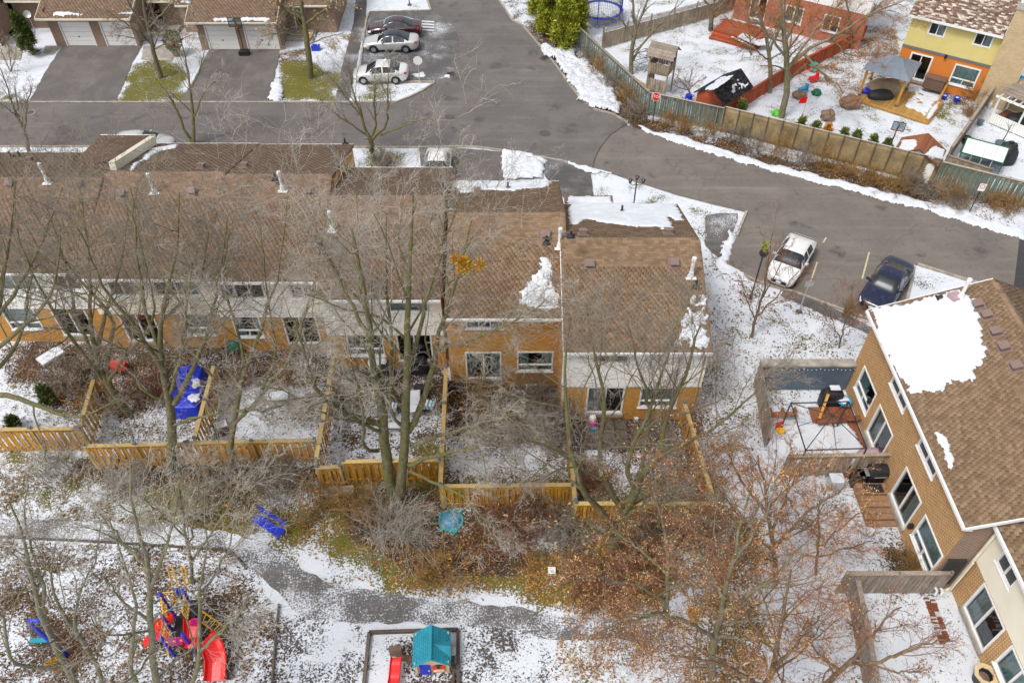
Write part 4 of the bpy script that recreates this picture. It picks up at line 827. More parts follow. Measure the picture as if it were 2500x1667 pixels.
# A1, cut by the left edge of the photo
ye = 30.6
opsL = [ctr(62, 790, ye, 1.8, .95, 2.6, style='picture', drape=('white', 'all')), ctr(180, 785, ye, 1.85, .5, 2.6, style='patio', name='patio_door'), ctr(35, 690, ye, 2.2, 3.85, 5.02, style='slider', drape=('white', 'all')), ctr(165, 690, ye, 1.4, 3.85, 5.02, style='slider')]
hL, rL, vL, vL2, LL, LL2 = unit('leftmost townhouse of the row, cut by the left edge of the photo', -31.0, -22.0, ye, 36.0, 41.6, 'brick_orange', 'x', opsL, 'shingle_row', 300)
nL = np.cross(EX, vL); nL2 = np.cross((-1, 0, 0), vL2); lo_ = (-31, ye, ZE + .02); lo2 = (-31, 41.6, ZE + .02)
pipe_vent(hL, PL(118, 446, lo_, nL)); box_vent(hL, PL(26, 450, lo_, nL), vL, EX); box_vent(hL, PL(195, 450, lo_, nL), vL, EX); box_vent(hL, PL(72, 394, lo2, nL2), vL2, (-1, 0, 0)); stack_pipe(hL, PL(28, 384, lo2, nL2)); stack_pipe(hL, PL(50, 384, lo2, nL2))

# ---------------------------------------------------------------- the brick block on the right (its wall runs away from the camera)
GX0, GRX = 17.25, 22.45; gy0, gy1 = 15.9, 27.9; gw = 17.6; ZR2 = 7.3; UG = (0, -1, 0)
hG = thing('townhouse', 'golden brick townhouse block at right with a large snow sheet on its roof', 'townhouse', (gw, 22, 0))
def gpos(px, py): return 27.6 - PX(px, py, gw)[1]           # distance along the wall from its far end
def gop(px0, px1, py, w_, z0, z1, **kw): a = (gpos(px0, py) + gpos(px1, py)) / 2; return (a - w_ / 2, a + w_ / 2, z0, z1, kw)
def gat(pxc, pyc, w_, z0, z1, **kw): a = gpos(pxc, pyc); return (a - w_ / 2, a + w_ / 2, z0, z1, kw)
opsG = [gat(2112, 955, 1.9, .95, 2.6, style='picture', drape=('teal', 'left')), gat(2151, 1050, 1.9, .45, 2.55, style='patio', drape=('white', 'left'), name='patio_door'), gat(2195, 960, 1.8, 4.0, 5.0, style='slider', screen=(0, 1)), gat(2264, 1118, 1.8, 4.0, 5.0, style='slider', screen=(0, 1)),
  gat(2214, 1210, 1.9, .45, 2.6, style='patio', drape=('teal', 'right'), name='patio_door'), gat(2267, 1325, 2.0, .85, 2.55, style='picture', drape=('teal', 'all'))]
go = np.array([gw, 27.6, 0.0]); glen = 27.6 - 16.15
wall(hG, go, UG, glen, -.05, ZE, [q[:4] for q in opsG], M['brick_gold'])
for q in opsG: window(hG, go, UG, *q[:4], **q[4])
wall(hG, (gw, 16.15, 0), EX, 8, -.05, ZE, [], M['brick_brown'], name='side_wall'); wall(hG, (26, 27.6, 0), (-1, 0, 0), 26 - gw, -.05, ZE, [], M['brick_gold'], name='side_wall')
for y_ in (16.15, 27.6): MB().add([(gw, y_, ZE), (27.3, y_, ZE), (GRX, y_, ZR2 - .06)], [(0, 1, 2)]).build('gable', M['brick_brown'], hG, world=True, uv=True)
mb = MB(); mb.slab([(GX0, gy0, ZE), (GRX, gy0, ZR2), (GRX, gy1, ZR2), (GX0, gy1, ZE)], (0, 0, -.14)); mb.slab([(GRX + .001, gy0, ZR2), (27.65, gy0, ZE), (27.65, gy1, ZE), (GRX + .001, gy1, ZR2)], (0, 0, -.14)); rG = mb.build('roof', M['deck_under'], hG, world=True)
vG = nv((GRX - GX0, 0, ZR2 - ZE)); LG = math.hypot(GRX - GX0, ZR2 - ZE); nG = np.cross(UG, vG); Go = (GX0, gy1, ZE + .02)
shingles(rG, (GX0, gy1, ZE), UG, vG, gy1 - gy0, LG, 'shingle', 300, sw=.22, exp=.135, seed=41, pick='top', skip=lambda a, b: a < 6.2 or b > LG - .3); vGr = nv((GRX - 27.65, 0, ZR2 - ZE)); shingles(rG, (27.65, gy0, ZE), (0, 1, 0), vGr, gy1 - gy0, LG, 'shingle', 0, sw=.22, exp=.135, seed=42)
mb = MB(); k = int((gy1 - gy0) / .25)
for i in range(k):
 y0 = gy0 + i * .25
 for s in (-1, 1): mb.slab([(GRX, y0, ZR2 + .034), (GRX + s * .16, y0, ZR2 - .03), (GRX + s * .16, y0 + .24, ZR2 - .03), (GRX, y0 + .24, ZR2 + .034)], (0, 0, .018))
stuff(mb.build('ridge_cap', M['shingle'], rG, world=True))
mb = MB(); mb.box((GX0 - .05, (gy0 + gy1) / 2, ZE - .07), (.1, gy1 - gy0, .14)); mb.build('gutter', M['white'], hG, world=True)
for y_ in (gy0, gy1): MB().beam((GX0, y_, ZE - .05), (GRX, y_, ZR2 - .05), .04, .19).build('rake_board', M['white'], hG, world=True)
mb = MB(); mb.box((GX0 + .17, (gy0 + gy1) / 2, ZE - .17), (.3, gy1 - gy0, .02)); mb.build('soffit', M['white'], hG, world=True)
snow_field('snow', [(2126,760),(2330,706),(2362,726),(2370,742),(2386,768),(2388,800),(2400,830),(2408,860),(2392,890),(2360,922),(2310,945),(2260,953),(2215,954),(2190,915),(2150,835)], Go, UG, vG, nG, M['snow'], hG, cell=.06, hgt=.05, jag=.2, steps=.135, seed=21, soft=2)
snow_field('snow', [(2282,1052),(2300,1058),(2312,1085),(2322,1118),(2326,1140),(2318,1148),(2306,1115),(2290,1085)], Go, UG, vG, nG, M['snow'], hG, cell=.05, hgt=.035, jag=.1, specks=.3, seed=22)
for px, py in ((2388, 746), (2410, 772), (2432, 813), (2452, 850), (2482, 897)): box_vent(hG, PL(px, py, Go, nG), vG, UG)
pipe_vent(hG, PL(2343, 728, Go, nG)); mb = MB(); q = PL(2331, 727, Go, nG); mb.box(q + np.array([0, 0, .08]), (.5, .5, .2), rz=.3); mb.build('flashing', M['cover_pink'], hG, world=True); stack_pipe(hG, PL(2296, 727, Go, nG), .15)
mb = MB(); q = PX(2128, 979, gw); mb.box((gw - .1, q[1], q[2]), (.2, .15, .25)); mb.build('wall_lamp', M['black'], hG, world=True)
mb = MB(); q = PX(2229, 1284, gw); mb.box((gw - .1, q[1], q[2]), (.2, .15, .25)); mb.build('wall_lamp', M['black'], hG, world=True)
# cream-sided neighbour in the bottom right corner
g2w = 18.85; g2e = 18.47; U2 = (0, -1, 0); y0_, y1_ = 6.5, 16.1
hH = thing('townhouse', 'townhouse with cream vertical siding over brown brick in the bottom right corner', 'townhouse', (g2w, 12, 0))
def hpos(px, py): return y1_ - PX(px, py, g2w)[1]
def hat(pxc, pyc, w_, z0, z1, **kw): a = hpos(pxc, pyc); return (a - w_ / 2, a + w_ / 2, z0, z1, kw)
opsH = [hat(2396, 1512, 1.95, .4, 2.5, style='patio', drape=('white', 'left'), name='patio_door'), hat(2482, 1650, 1.9, .9, 2.5, style='slider', drape=('teal', 'all')), hat(2460, 1390, 1.25, 3.75, 4.75, style='slider', screen=(0, 1))]
oh = np.array([g2w, y1_, 0.0])
wall(hH, oh, U2, y1_ - y0_, -.05, 2.6, [q[:4] for q in opsH if q[3] < 2.61], M['brick_gold'])
lap_siding(hH, oh + np.array([-.02, 0, 0]), U2, y1_ - y0_, 2.6, ZE, [q[:4] for q in opsH if q[2] > 2.6], M['siding_cream'], exp=.2)
for q in opsH: window(hH, oh, U2, *q[:4], **q[4])
mb = MB(); mb.slab([(g2e, y0_, ZE), (23.6, y0_, ZR2), (23.6, y1_ - .05, ZR2), (g2e, y1_ - .05, ZE)], (0, 0, -.14)); rH = mb.build('roof', M['deck_under'], hH, world=True); vH = nv((23.6 - g2e, 0, ZR2 - ZE))
shingles(rH, (g2e, y1_ - .05, ZE), UG, vH, y1_ - .05 - y0_, math.hypot(23.6 - g2e, 2), 'shingle', 60, seed=43)
mb = MB(); mb.box((g2e - .05, (y0_ + y1_) / 2, ZE - .07), (.1, y1_ - y0_ - .1, .14)); mb.build('gutter', M['white'], hH, world=True)
mb = MB(); mb.tube([(18.5, 16.02, 5.2), (18.68, 16.02, 4.95), (18.68, 16.02, .35), (18.5, 15.98, .2)], .06, 6); mb.tube([(18.6, 15.9, 2.7), (18.6, 15.9, .4)], .05, 6); mb.build('downpipe', M['cream'], hH, world=True)
mb = MB(); mb.tube([(17.9, 15.95, .55), (17.9, 15.75, .6), (17.9, 15.7, .35)], .05, 8); mb.tube([(18.15, 15.95, .5), (18.15, 15.75, .55), (18.15, 15.7, .3)], .05, 8); mb.build('vent_pipe', M['pipe'], hH, world=True)
# ---------------------------------------------------------------- garages across the road (top left)
def garage_door(h, o, u, a0, a1, z1):
 o = np.array(o, float); u = nv(u); n = np.cross(u, [0, 0, 1.0]); mb = MB(); bar_on(mb, o, u, n, a0 - .1, a0, 0, z1 + .1, -.1, .02); bar_on(mb, o, u, n, a1, a1 + .1, 0, z1 + .1, -.1, .02); bar_on(mb, o, u, n, a0, a1, z1, z1 + .1, -.1, .022)
 d = mb.build('garage_door', M['white'], h, world=True)
 for k in range(5):
  mb = MB(); bar_on(mb, o, u, n, a0, a1, .03 + k * z1 / 5, .03 + (k + 1) * z1 / 5 - .025, -.09, -.045); mb.build('panel', M['garage'], d, world=True)
 mb = MB(); bar_on(mb, o, u, n, (a0 + a1) / 2 - .06, (a0 + a1) / 2 + .06, z1 * .38, z1 * .43, -.045, -.02); mb.build('handle', M['black'], d, world=True)
def far_unit(label, xl, xr, yg, gx0, gx1, doors, yb, extra=None, wing=None):
 h = thing('townhouse', label, 'townhouse', ((xl + xr) / 2, yg, 0)); zg = 2.55
 wall(h, (gx0, yg, 0), EX, gx1 - gx0, -.05, zg + .1, [(a - gx0, b - gx0, 0, 2.1) for a, b in doors], M['brick_brown'])
 for a, b in doors: garage_door(h, (gx0, yg, 0), EX, a - gx0 , b - gx0, 2.05)
 wall(h, (gx0, yb, 0), (0, -1, 0), yb - yg, -.05, zg + .6, [], M['brick_brown'], name='side_wall'); wall(h, (gx1, yg, 0), (0, 1, 0), yb - yg, -.05, zg + .6, [], M['brick_brown'], name='side_wall')
 ops = extra or []
 wall(h, (xl, yb, 0), EX, gx0 - xl, -.05, 3.0, [(p[0] - xl, p[1] - xl, p[2], p[3]) for p in ops if p[1] <= gx0], M['brick_brown'], name='entry_wall'); wall(h, (gx1, yb, 0), EX, xr - gx1, -.05, 3.0, [(p[0] - gx1, p[1] - gx1, p[2], p[3]) for p in ops if p[0] >= gx1], M['brick_brown'], name='entry_wall')
 for p in ops: window(h, (xl, yb, 0), EX, p[0] - xl, p[1] - xl, p[2], p[3], **p[4])
 wall(h, (xr, yb, 0), (0, 1, 0), 6, -.05, 3.2, [], M['brick_brown'], name='side_wall')
 def slope(x0, x1, ya, za, yt, zt, nm):
  mb = MB(); mb.slab([(x0, ya, za), (x1, ya, za), (x1, yt, zt), (x0, yt, zt)], (0, 0, -.16)); r = mb.build(nm, M['deck_under'], h, world=True); v = nv((0, yt - ya, zt - za))
  shingles(r, (x0, ya, za), EX, v, x1 - x0, math.hypot(yt - ya, zt - za), 'shingle_row', 0, seed=int(abs(x0) * 7)); mb = MB(); mb.box(((x0 + x1) / 2, ya - .05, za - .08), (x1 - x0, .1, .15)); mb.build('gutter', M['cream'], h, world=True)
  mb = MB(); mb.beam((x0, ya, za - .06), (x0, yt, zt - .06), .04, .18); mb.build('rake_board', M['cream'], h, world=True); mb = MB(); mb.beam((x1, ya, za - .06), (x1, yt, zt - .06), .04, .18); mb.build('rake_board', M['cream'], h, world=True); return v
 vg = slope(gx0 - .6, gx1 + .15, yg - .55, zg + .12, yb + 8, zg + 4.4, 'garage_roof'); slope(xl + .02, gx0 - .7, yb - .8, 2.75, yb + 8, 6.4, 'roof'); slope(gx1 + .2, xr - .02, yb - .8, 2.75, yb + 8, 6.4, 'roof')
 return h, vg
def gX(px, py): return float(P(px, py)[0])
h1, vg1 = far_unit('brick townhouse with two white garage doors behind the left driveway, dark trees in front', -44.2, -29.2, 66.6, gX(142, 110), gX(345, 110), [(gX(170, 110), gX(238, 110)), (gX(267, 110), gX(335, 110))], 70.2, [(-31.9, -31.1, .6, 2.3, D_(style='single', fm='fascia', sill=False))])
h2, vg2 = far_unit('brick townhouse with two white garage doors and a basketball hoop in front', -29.1, -15.6, 65.9, gX(494, 122), gX(690, 122), [(gX(516, 122), gX(584, 122)), (gX(609, 122), gX(682, 122))], 69.3, [(-19.2, -18.2, .15, 2.2, D_(style='single', fm='white', name='door'))])
h3, vg3 = far_unit('brick townhouse end with a cream front door beside the dark cedar', -60, -44.3, 69.4, -60, -55, [(-58.5, -56)], 69.8, [(-46.9, -45.9, .3, 2.35, D_(style='single', fm='cream', name='door', drape=('blind', 'all')))])
wall(h3, (-44.3, 66.5, 0), (0, 1, 0), 5, -.05, 3.0, [], M['brick_brown'], name='side_wall')
for h_, vg, yy, pls in ((h1, vg1, 66.05, ([(131,33),(150,31),(200,36),(201,39),(165,41),(132,41)], [(290,33),(326,32),(326,37),(300,38)])), (h2, vg2, 65.35, ([(520,45),(568,45),(566,51),(522,51)], [(586,44),(660,45),(660,53),(588,53)], [(435,4),(468,3),(468,9),(437,10)]))):
 for pl in pls: snow_field('snow', pl, (0, yy, 2.72), EX, vg, np.cross(EX, vg), M['snow'], h_, cell=.08, hgt=.07, jag=.1)
for h_, x in ((h2, P(725, 110)),): MB().box((x[0], 68.4, .12), (2.6, 1.8, .24)).build('porch', M['concrete'], h_, world=True)
MB().box((-33.0 + 2.2, 69.2, .15), (2.2, 1.6, .3)).build('porch', M['concrete'], h1, world=True); MB().box((-45.6, 68.8, .2), (2.6, 1.4, .4)).build('porch', M['concrete'], h3, world=True)
t = thing('satellite_dish', 'small grey satellite dish on a pole by the entry behind the cedar', 'satellite dish', P(88, 82)); mb = MB(); mb.tube([(0, 0, 0), (0, 0, 1.7)], .03, 6); mb.build('pole', M['metal'], t); mb = MB(); mb.lathe([(.001, 0), (.15, .02), (.3, .09), (.31, .09), (.16, 0), (.001, -.02)], 16); d_ = mb.build('dish', M['metal'], t); d_.location = (0, -.05, 1.75); d_.rotation_euler = (R(70), 0, .4)

# ---------------------------------------------------------------- fences
BRD = {}
def board_mesh(w_, th, hh, m, pointed=False):
 k = (w_, th, round(hh, 2), m)
 if k not in BRD:
  mb = MB().box((0, 0, hh / 2), (w_, th, hh)); me = bpy.data.meshes.new('board'); me.from_pydata(mb.V, [], mb.F); me.update(); me.materials.append(M[m]); BRD[k] = me
 return BRD[k]
def fence(name, label, p0, p1, hgt=1.8, m='fence_gold', bw=.14, gap=.03, cap='fence_cap', alt=True, post_step=2.4, cap_w=.2, pc='blue_wall', lattice=False, post_h=.08, chain=False, back=False):
 p0 = np.array(p0, float)[:2]; p1 = np.array(p1, float)[:2]; d = p1 - p0; Ln = float(np.linalg.norm(d)); rz = math.atan2(d[1], d[0])
 t = thing(name, label, 'fence', (p0[0], p0[1], 0), rz, None); bh = hgt - (.45 if lattice else .14)
 n = max(1, int(Ln / (bw + gap))); st = Ln / n
 for i in range(n):
  o = bpy.data.objects.new('board', board_mesh(bw, .02, bh - .08, m)); C.objects.link(o); o.parent = t
  o.location = (st * (i + .5), (.035 if (i % 2 and alt) else -.035) + rnd.uniform(-.004, .004), .06 + rnd.uniform(-.015, .015)); o.rotation_euler = (0, rnd.uniform(-.012, .012), 0)
 for z in (.35, bh - .1):
  MB().box((Ln / 2, 0, z), (Ln, .045, .09)).build('rail', M[m], t)
 if cap: MB().box((Ln / 2, 0, hgt - .02), (Ln, cap_w, .04)).build('cap_rail', M[cap], t); MB().box((Ln / 2, 0, hgt - .09), (Ln - .01, .07, .1)).build('top_rail', M[cap], t)
 k = max(1, round(Ln / post_step))
 for i in range(k + 1):
  x = Ln * i / k; po = MB().box((x, 0, (hgt + post_h) / 2), (.1, .12, hgt + post_h)).build('post', M[cap or m], t)
  if pc: MB().box((x, 0, hgt + post_h + .03), (.135, .135, .06)).build('post_cap', M[pc], po)
 if lattice:
  mb = MB(); s_ = .09
  for q in range(int(Ln / s_)):
   for sg in (1, -1): mb.beam((q * s_, sg * .006, bh + (.0 if sg > 0 else .38)), (min(Ln, q * s_ + .38), sg * .006, bh + (.38 if sg > 0 else .0)), .006, .03, up=(0, 1, 0)) if q * s_ + .38 <= Ln else None
  if mb.V: stuff(mb.build('lattice', M[m], t))
 if chain:
  for i in range(int(Ln / 2.6) + 1): MB().tube([(i * 2.6, -.16, 0), (i * 2.6, -.16, hgt + .1)], .025, 6).build('chain_post', M['metal'], t)
  MB().tube([(0, -.16, hgt + .08), (Ln, -.16, hgt + .08)], .02, 6).build('chain_rail', M['metal'], t)
  mb = MB(); s_ = .16
  for q in range(int(Ln / s_)):
   for sg in (1, -1): mb.beam((q * s_, -.16, .05 if sg > 0 else hgt), (q * s_ + (hgt - .05) * .6, -.16, hgt if sg > 0 else .05), .004, .004) if q * s_ + hgt * .6 < Ln else None
  if mb.V: stuff(mb.build('chain_link', M['metal'], t))
 return t
Ht = 1.8
def T(px, py, h=Ht): return P(px, py, h)
fence('garden_fence', 'golden wood fence between the all brick house garden and the end house garden', T(1380, 948), T(1404, 1222))
fence('garden_fence', 'golden wood fence at the right side of the end house garden', T(1672, 985), T(1744, 1222))
fence('garden_fence', 'golden wood fence running from the house to the left of the all brick garden', T(1089, 898), T(1075, 1184))
fence('garden_fence', 'golden wood fence between the snowy square garden and the striped chair garden', T(814, 866), T(771, 1122))
fence('garden_fence', 'golden wood fence right beside the blue tarp', T(521, 892), T(474, 1070))
fence('garden_fence', 'short golden wood fence left of the blue tarp garden, half hidden by branches', T(228, 925), T(192, 1046))
fence('back_fence', 'golden back fence of the end house garden, behind the reddish trees', T(1406, 1228), T(1738, 1228))
fence('back_fence', 'golden back fence of the all brick house garden above the turtle shell', T(1078, 1186), T(1400, 1182))
fence('back_fence', 'golden back fence behind the trunks of the forked tree', T(836, 1126), T(1072, 1122))
fence('back_fence', 'golden back fence of the snowy square garden', T(458, 1080), T(768, 1073))
fence('back_fence', 'golden back fence below the blue tarp, tangled in pale branches', T(205, 1088), T(452, 1082))
fence('back_fence', 'golden back fence at the left edge of the photo', T(-40, 1048), T(186, 1045))
gt = fence('garden_gate', 'narrow golden gate with a concrete step below the fence corner', T(772, 1141, 1.6), T(829, 1138, 1.6), hgt=1.6, gap=.05, post_step=3)
gt['category'] = 'gate'
MB().box((0.85, -.35, .09), (1.35, .5, .18)).build('step', M['concrete'], gt)
# road side fence, green boards behind chain link
pC = P(1580, 281); pA = P(1400, 108)
fence('road_fence', 'faded green board fence with chain link, left of the stop sign', pA, pC, 1.9, 'fence_green', .15, .02, 'fence_old', chain=True, pc=None)
fence('road_fence', 'faded green board fence with chain link, behind the stop sign', pC, P(1757, 320), 1.9, 'fence_green', .15, .02, 'fence_old', chain=True, pc=None)
fence('road_fence', 'faded green board fence with chain link at the right edge of the photo', P(2275, 452), P(2520, 515), 1.9, 'fence_green', .15, .02, 'fence_old', chain=True, pc=None)
pa, pb = P(1759, 321), P(2273, 451); d = pb - pa; Ln = float(np.linalg.norm(d[:2])); t = thing('screen_fence', 'tan weathered privacy screen on chain link posts beside the lane', 'fence', pa, math.atan2(d[1], d[0]))
nseg = 14
for i in range(nseg):
 x0 = Ln * i / nseg; x1 = Ln * (i + 1) / nseg; V = []; Fc = []; a = 8; b = 6
 for ii in range(a + 1):
  for jj in range(b + 1):
   fx, fz = ii / a, jj / b; V.append((x0 + (x1 - x0) * fx + .004, .10 * math.sin(math.pi * fx) * math.sin(math.pi * fz) * (.4 + rnd.random() * .3) + .02 * rnd.random(), fz * (2.0 - .1 * math.sin(math.pi * fx) * rnd.random())))
 for ii in range(a):
  for jj in range(b): k = ii * (b + 1) + jj; Fc.append((k, k + b + 1, k + b + 2, k + 1))
 o = obj('screen_panel', V, Fc, M['tan_screen'], t, smooth=True); mo = o.modifiers.new('t', 'SOLIDIFY'); mo.thickness = .03
for i in range(nseg + 1): MB().tube([(Ln * i / nseg, -.09, 0), (Ln * i / nseg, -.09, 2.15)], .03, 6).build('post', M['iron'], t)
MB().tube([(0, -.09, 2.1), (Ln, -.09, 2.1)], .025, 6).build('rail', M['metal'], t); MB().box((Ln / 2, .14, 1.93), (Ln, .03, .14)).build('top_board', M['fence_old'], t)
# garden fences top right
fence('garden_fence', 'weathered grey board fence with lattice top below the trampoline', P(1470, 120), P(1748, 42), 1.9, 'fence_old', .14, .01, None, alt=False, pc=None, lattice=True)
fence('garden_fence', 'weathered board fence rising to the red house at the top', P(1752, 40), P(1835, 8), 1.8, 'fence_old', .14, .01, None, alt=False, pc=None)
fence('garden_fence', 'red painted board fence beside the black roofed shed', P(1782, 284), P(1905, 205), 1.3, 'fence_red', .16, .01, 'fence_red', alt=False, pc=None)
fence('garden_fence', 'red painted board fence seen through the brown leaved tree', P(1910, 203), P(2105, 100), 1.3, 'fence_red', .16, .01, 'fence_red', alt=False, pc=None)
fence('garden_fence', 'grey weathered fence between the orange house garden and the greenhouse garden', P(2300, 412), P(2408, 255), 1.7, 'fence_grey', .14, .015, 'fence_grey', alt=False, pc=None)
fence('garden_fence', 'short grey fence meeting the orange house beside the pergola', P(2410, 252), P(2432, 218), 1.7, 'fence_grey', .14, .015, 'fence_grey', alt=False, pc=None)
fence('garden_fence', 'weathered fence panel below the glass greenhouse', P(2296, 424), P(2400, 458), 1.5, 'fence_old', .14, .01, 'fence_old', alt=False, pc=None)
# right block gardens
fence('garden_fence', 'mossy board fence between the two right gardens, above the black barbecue', P(1905, 1165), P(2168, 1160), 1.75, 'fence_old', .2, .05, 'fence_old', pc=None)
fence('garden_fence', 'grey weathered fence with peeling boards at the foot of the brick corner', P(2040, 1447), P(2285, 1446), 1.75, 'fence_grey', .17, .02, 'fence_grey', alt=False, pc=None)
fence('garden_fence', 'grey weathered fence at the left of the bottom right snowy garden', P(2068, 1452), P(2118, 1720), 1.5, 'fence_grey', .17, .02, 'fence_grey', alt=False, pc=None)
# the blue painted wall
t = thing('garden_wall', 'slate blue plank wall with a string of small lights, capped in concrete', 'wall', P(1980, 950)); pb0 = P(1875, 951); pb1 = P(2078, 951); yy = pb0[1]; xx0, xx1 = pb0[0] - .3, 17.55
for k in range(11): MB().box(((xx0 + xx1) / 2, yy, .12 + k * .16), (xx1 - xx0, .05, .15)).build('plank', M['blue_wall'], t, world=True)
MB().box(((xx0 + xx1) / 2 - .2, yy + .2, 1.86), (xx1 - xx0 + .5, .5, .1)).build('coping', M['concrete'], t, world=True); MB().box(((xx0 + xx1) / 2 - .2, yy + .25, .9), (xx1 - xx0 + .45, .25, 1.8)).build('backing', M['fence_old'], t, world=True)
mb = MB(); pts = [(xx0 + (xx1 - xx0) * i / 40, yy - .06, 1.68 - .09 * abs(math.sin(i * math.pi / 8))) for i in range(41)]; mb.tube(pts, .01, 4); cb = mb.build('light_string', M['black'], t, world=True)
for i in range(0, 41, 2): MB().lathe([(.001, -.03), (.03, 0), (.001, .03)], 6, pts[i]).build('bulb', M['white'], cb, world=True)
t = thing('garden_wall', 'leafy brown board wall at the left end of the blue plank wall', 'wall', P(1850, 960))
q0, q1 = np.array([xx0 - .35, yy + .3, 0]), P(1866, 1090)
for k in range(16):
 a = q0 + (q1 - q0) * (k + .5) / 16; MB().box((a[0], a[1], .85), (.04, .3, 1.7), rz=math.atan2(q1[1] - q0[1], q1[0] - q0[0]) - math.pi / 2).build('board', M['fence_grey'], t, world=True)

# ---------------------------------------------------------------- yellow and orange house, top right
eL, eR = P(2226, 37, ZE), P(2444, 88, ZE); uY = nv(eR - eL); nY = np.cross(uY, [0, 0, 1]); LY = float(np.linalg.norm(eR - eL))
hY = thing('house', 'detached house with yellow upper wall, orange lower wall and mottled brown roof', 'house', (eL + eR) / 2 * np.array([1, 1, 0]))
oY = eL - nY * .35 + uY * .1; oY[2] = 0
def ycoord(px, py): q = PL(px, py, oY, nY) - oY; return float(q @ uY), float(q[2])
def yop(px, py, w_, h_, **kw): a, z = ycoord(px, py); return (a - w_ / 2, a + w_ / 2, z - h_ / 2, z + h_ / 2, kw)
opsY = [yop(2289, 73, 1.25, 1.0, style='slider', drape=('white', 'right'), sill=False, f=.1), yop(2401, 98, 1.3, 1.05, style='slider', drape=('white', 'right'), sill=False, f=.1)]
a_, z_ = ycoord(2242, 162); opsY.append((a_ - .85, a_ + .85, .35, 2.45, D_(style='patio', name='patio_door', f=.12))); a_, z_ = ycoord(2355, 186); opsY.append((a_ - .95, a_ + .95, .75, 2.4, D_(style='picture', drape=('teal', 'all'), f=.11)))
zb = ycoord(2300, 134)[1]; zb = min(max(zb, 2.5), 2.9)
wall(hY, oY, uY, LY + .2, -.05, zb, [q[:4] for q in opsY[2:]], M['orange_wall']); wall(hY, oY, uY, LY + .2, zb, ZE, [q[:4] for q in opsY[:2]], M['yellow_wall'])
mb = MB(); bar_on(mb, oY, uY, nY, -.02, LY + .2, zb - .1, zb + .1, 0, .05); mb.build('band', M['band'], hY, world=True)
for q in opsY: window(hY, oY, uY, *q[:4], **q[4])
wall(hY, oY + np.array(-nY) * 9, nY, 9, -.05, ZE, [], M['yellow_wall'], name='side_wall')
bk = -nY; rt0 = eL - uY * .2; Wd = LY + .4; r_top = rt0 + bk * 5.2 + np.array([0, 0, 2.3]); mb = MB(); mb.slab([rt0, rt0 + uY * Wd, r_top + uY * Wd, r_top], (0, 0, -.15)); rY = mb.build('roof', M['deck_under'], hY, world=True)
shingles(rY, rt0, uY, nv(r_top - rt0), Wd, float(np.linalg.norm(r_top - rt0)), 'shingle_mottled', 0, sw=.3, exp=.14, seed=9)
rb = rt0 + bk * 10.4; mb = MB(); mb.slab([r_top + bk * .002, r_top + uY * Wd + bk * .002, rb + uY * Wd, rb], (0, 0, -.15)); mb.build('rear_roof', M['deck_under'], hY, world=True)
mb = MB(); mb.beam(rt0 + nY * .05 - np.array([0, 0, .08]), rt0 + uY * Wd + nY * .05 - np.array([0, 0, .08]), .1, .16); mb.build('gutter', M['white'], hY, world=True)
for (px, py) in ((2309, 139),): q = PL(px, py, oY + nY * .1, nY); MB().box(q, (.14, .14, .3)).build('wall_lamp', M['black'], hY, world=True)
a_, _ = ycoord(2393, 207); cw = 2.1; c0 = oY + uY * (LY + .15)
mb = MB(); V = [c0 + nY * .5, c0 + nY * .5 + uY * cw, c0 + uY * cw - nY * .3, c0 - nY * .3]; mb.prism([(v[0], v[1]) for v in V], -.05, 7.4); ch = mb.build('chimney', M['brick_tan'], hY, world=True, uv=True)
Vc = [c0 + nY * .58 - uY * .08, c0 + nY * .58 + uY * (cw + .08), c0 + uY * (cw + .08) - nY * .38, c0 - nY * .38 - uY * .08]; MB().prism([(v[0], v[1]) for v in Vc], 7.4, 7.55).build('chimney_cap', M['concrete'], ch, world=True)
cc = c0 + uY * .8 + nY * .1; MB().lathe([(.14, 7.55), (.15, 7.85), (.12, 7.86)], 12, (cc[0], cc[1], 0)).build('chimney_pot', M['orange'], ch, world=True); MB().lathe([(.12, 7.86), (.2, 7.95), (.2, 8.05), (.001, 8.12)], 12, (cc[0], cc[1], 0)).build('flue_cap', M['metal'], ch, world=True)
hN = thing('house', 'neighbouring house with white wall and blue band at the right edge', 'house', c0 + uY * 5); o2 = c0 + uY * (cw + .05); wall(hN, o2, uY, 6, -.05, 2.6, [], M['brick_tan']); wall(hN, o2, uY, 6, 2.62, ZE, [], M['white'], name='upper_wall'); mb = MB(); bar_on(mb, o2, uY, nY, 0, 6, 2.5, 2.72, 0, .04); mb.build('band', M['sky_blue'], hN, world=True)
mb = MB(); q = o2 + np.array([0, 0, ZE]) + nY * .3; mb.slab([q, q + uY * 6, q + uY * 6 + bk * 5 + np.array([0, 0, 2.2]), q + bk * 5 + np.array([0, 0, 2.2])], (0, 0, -.15)); mb.build('roof', M['shingle_mottled'], hN, world=True)
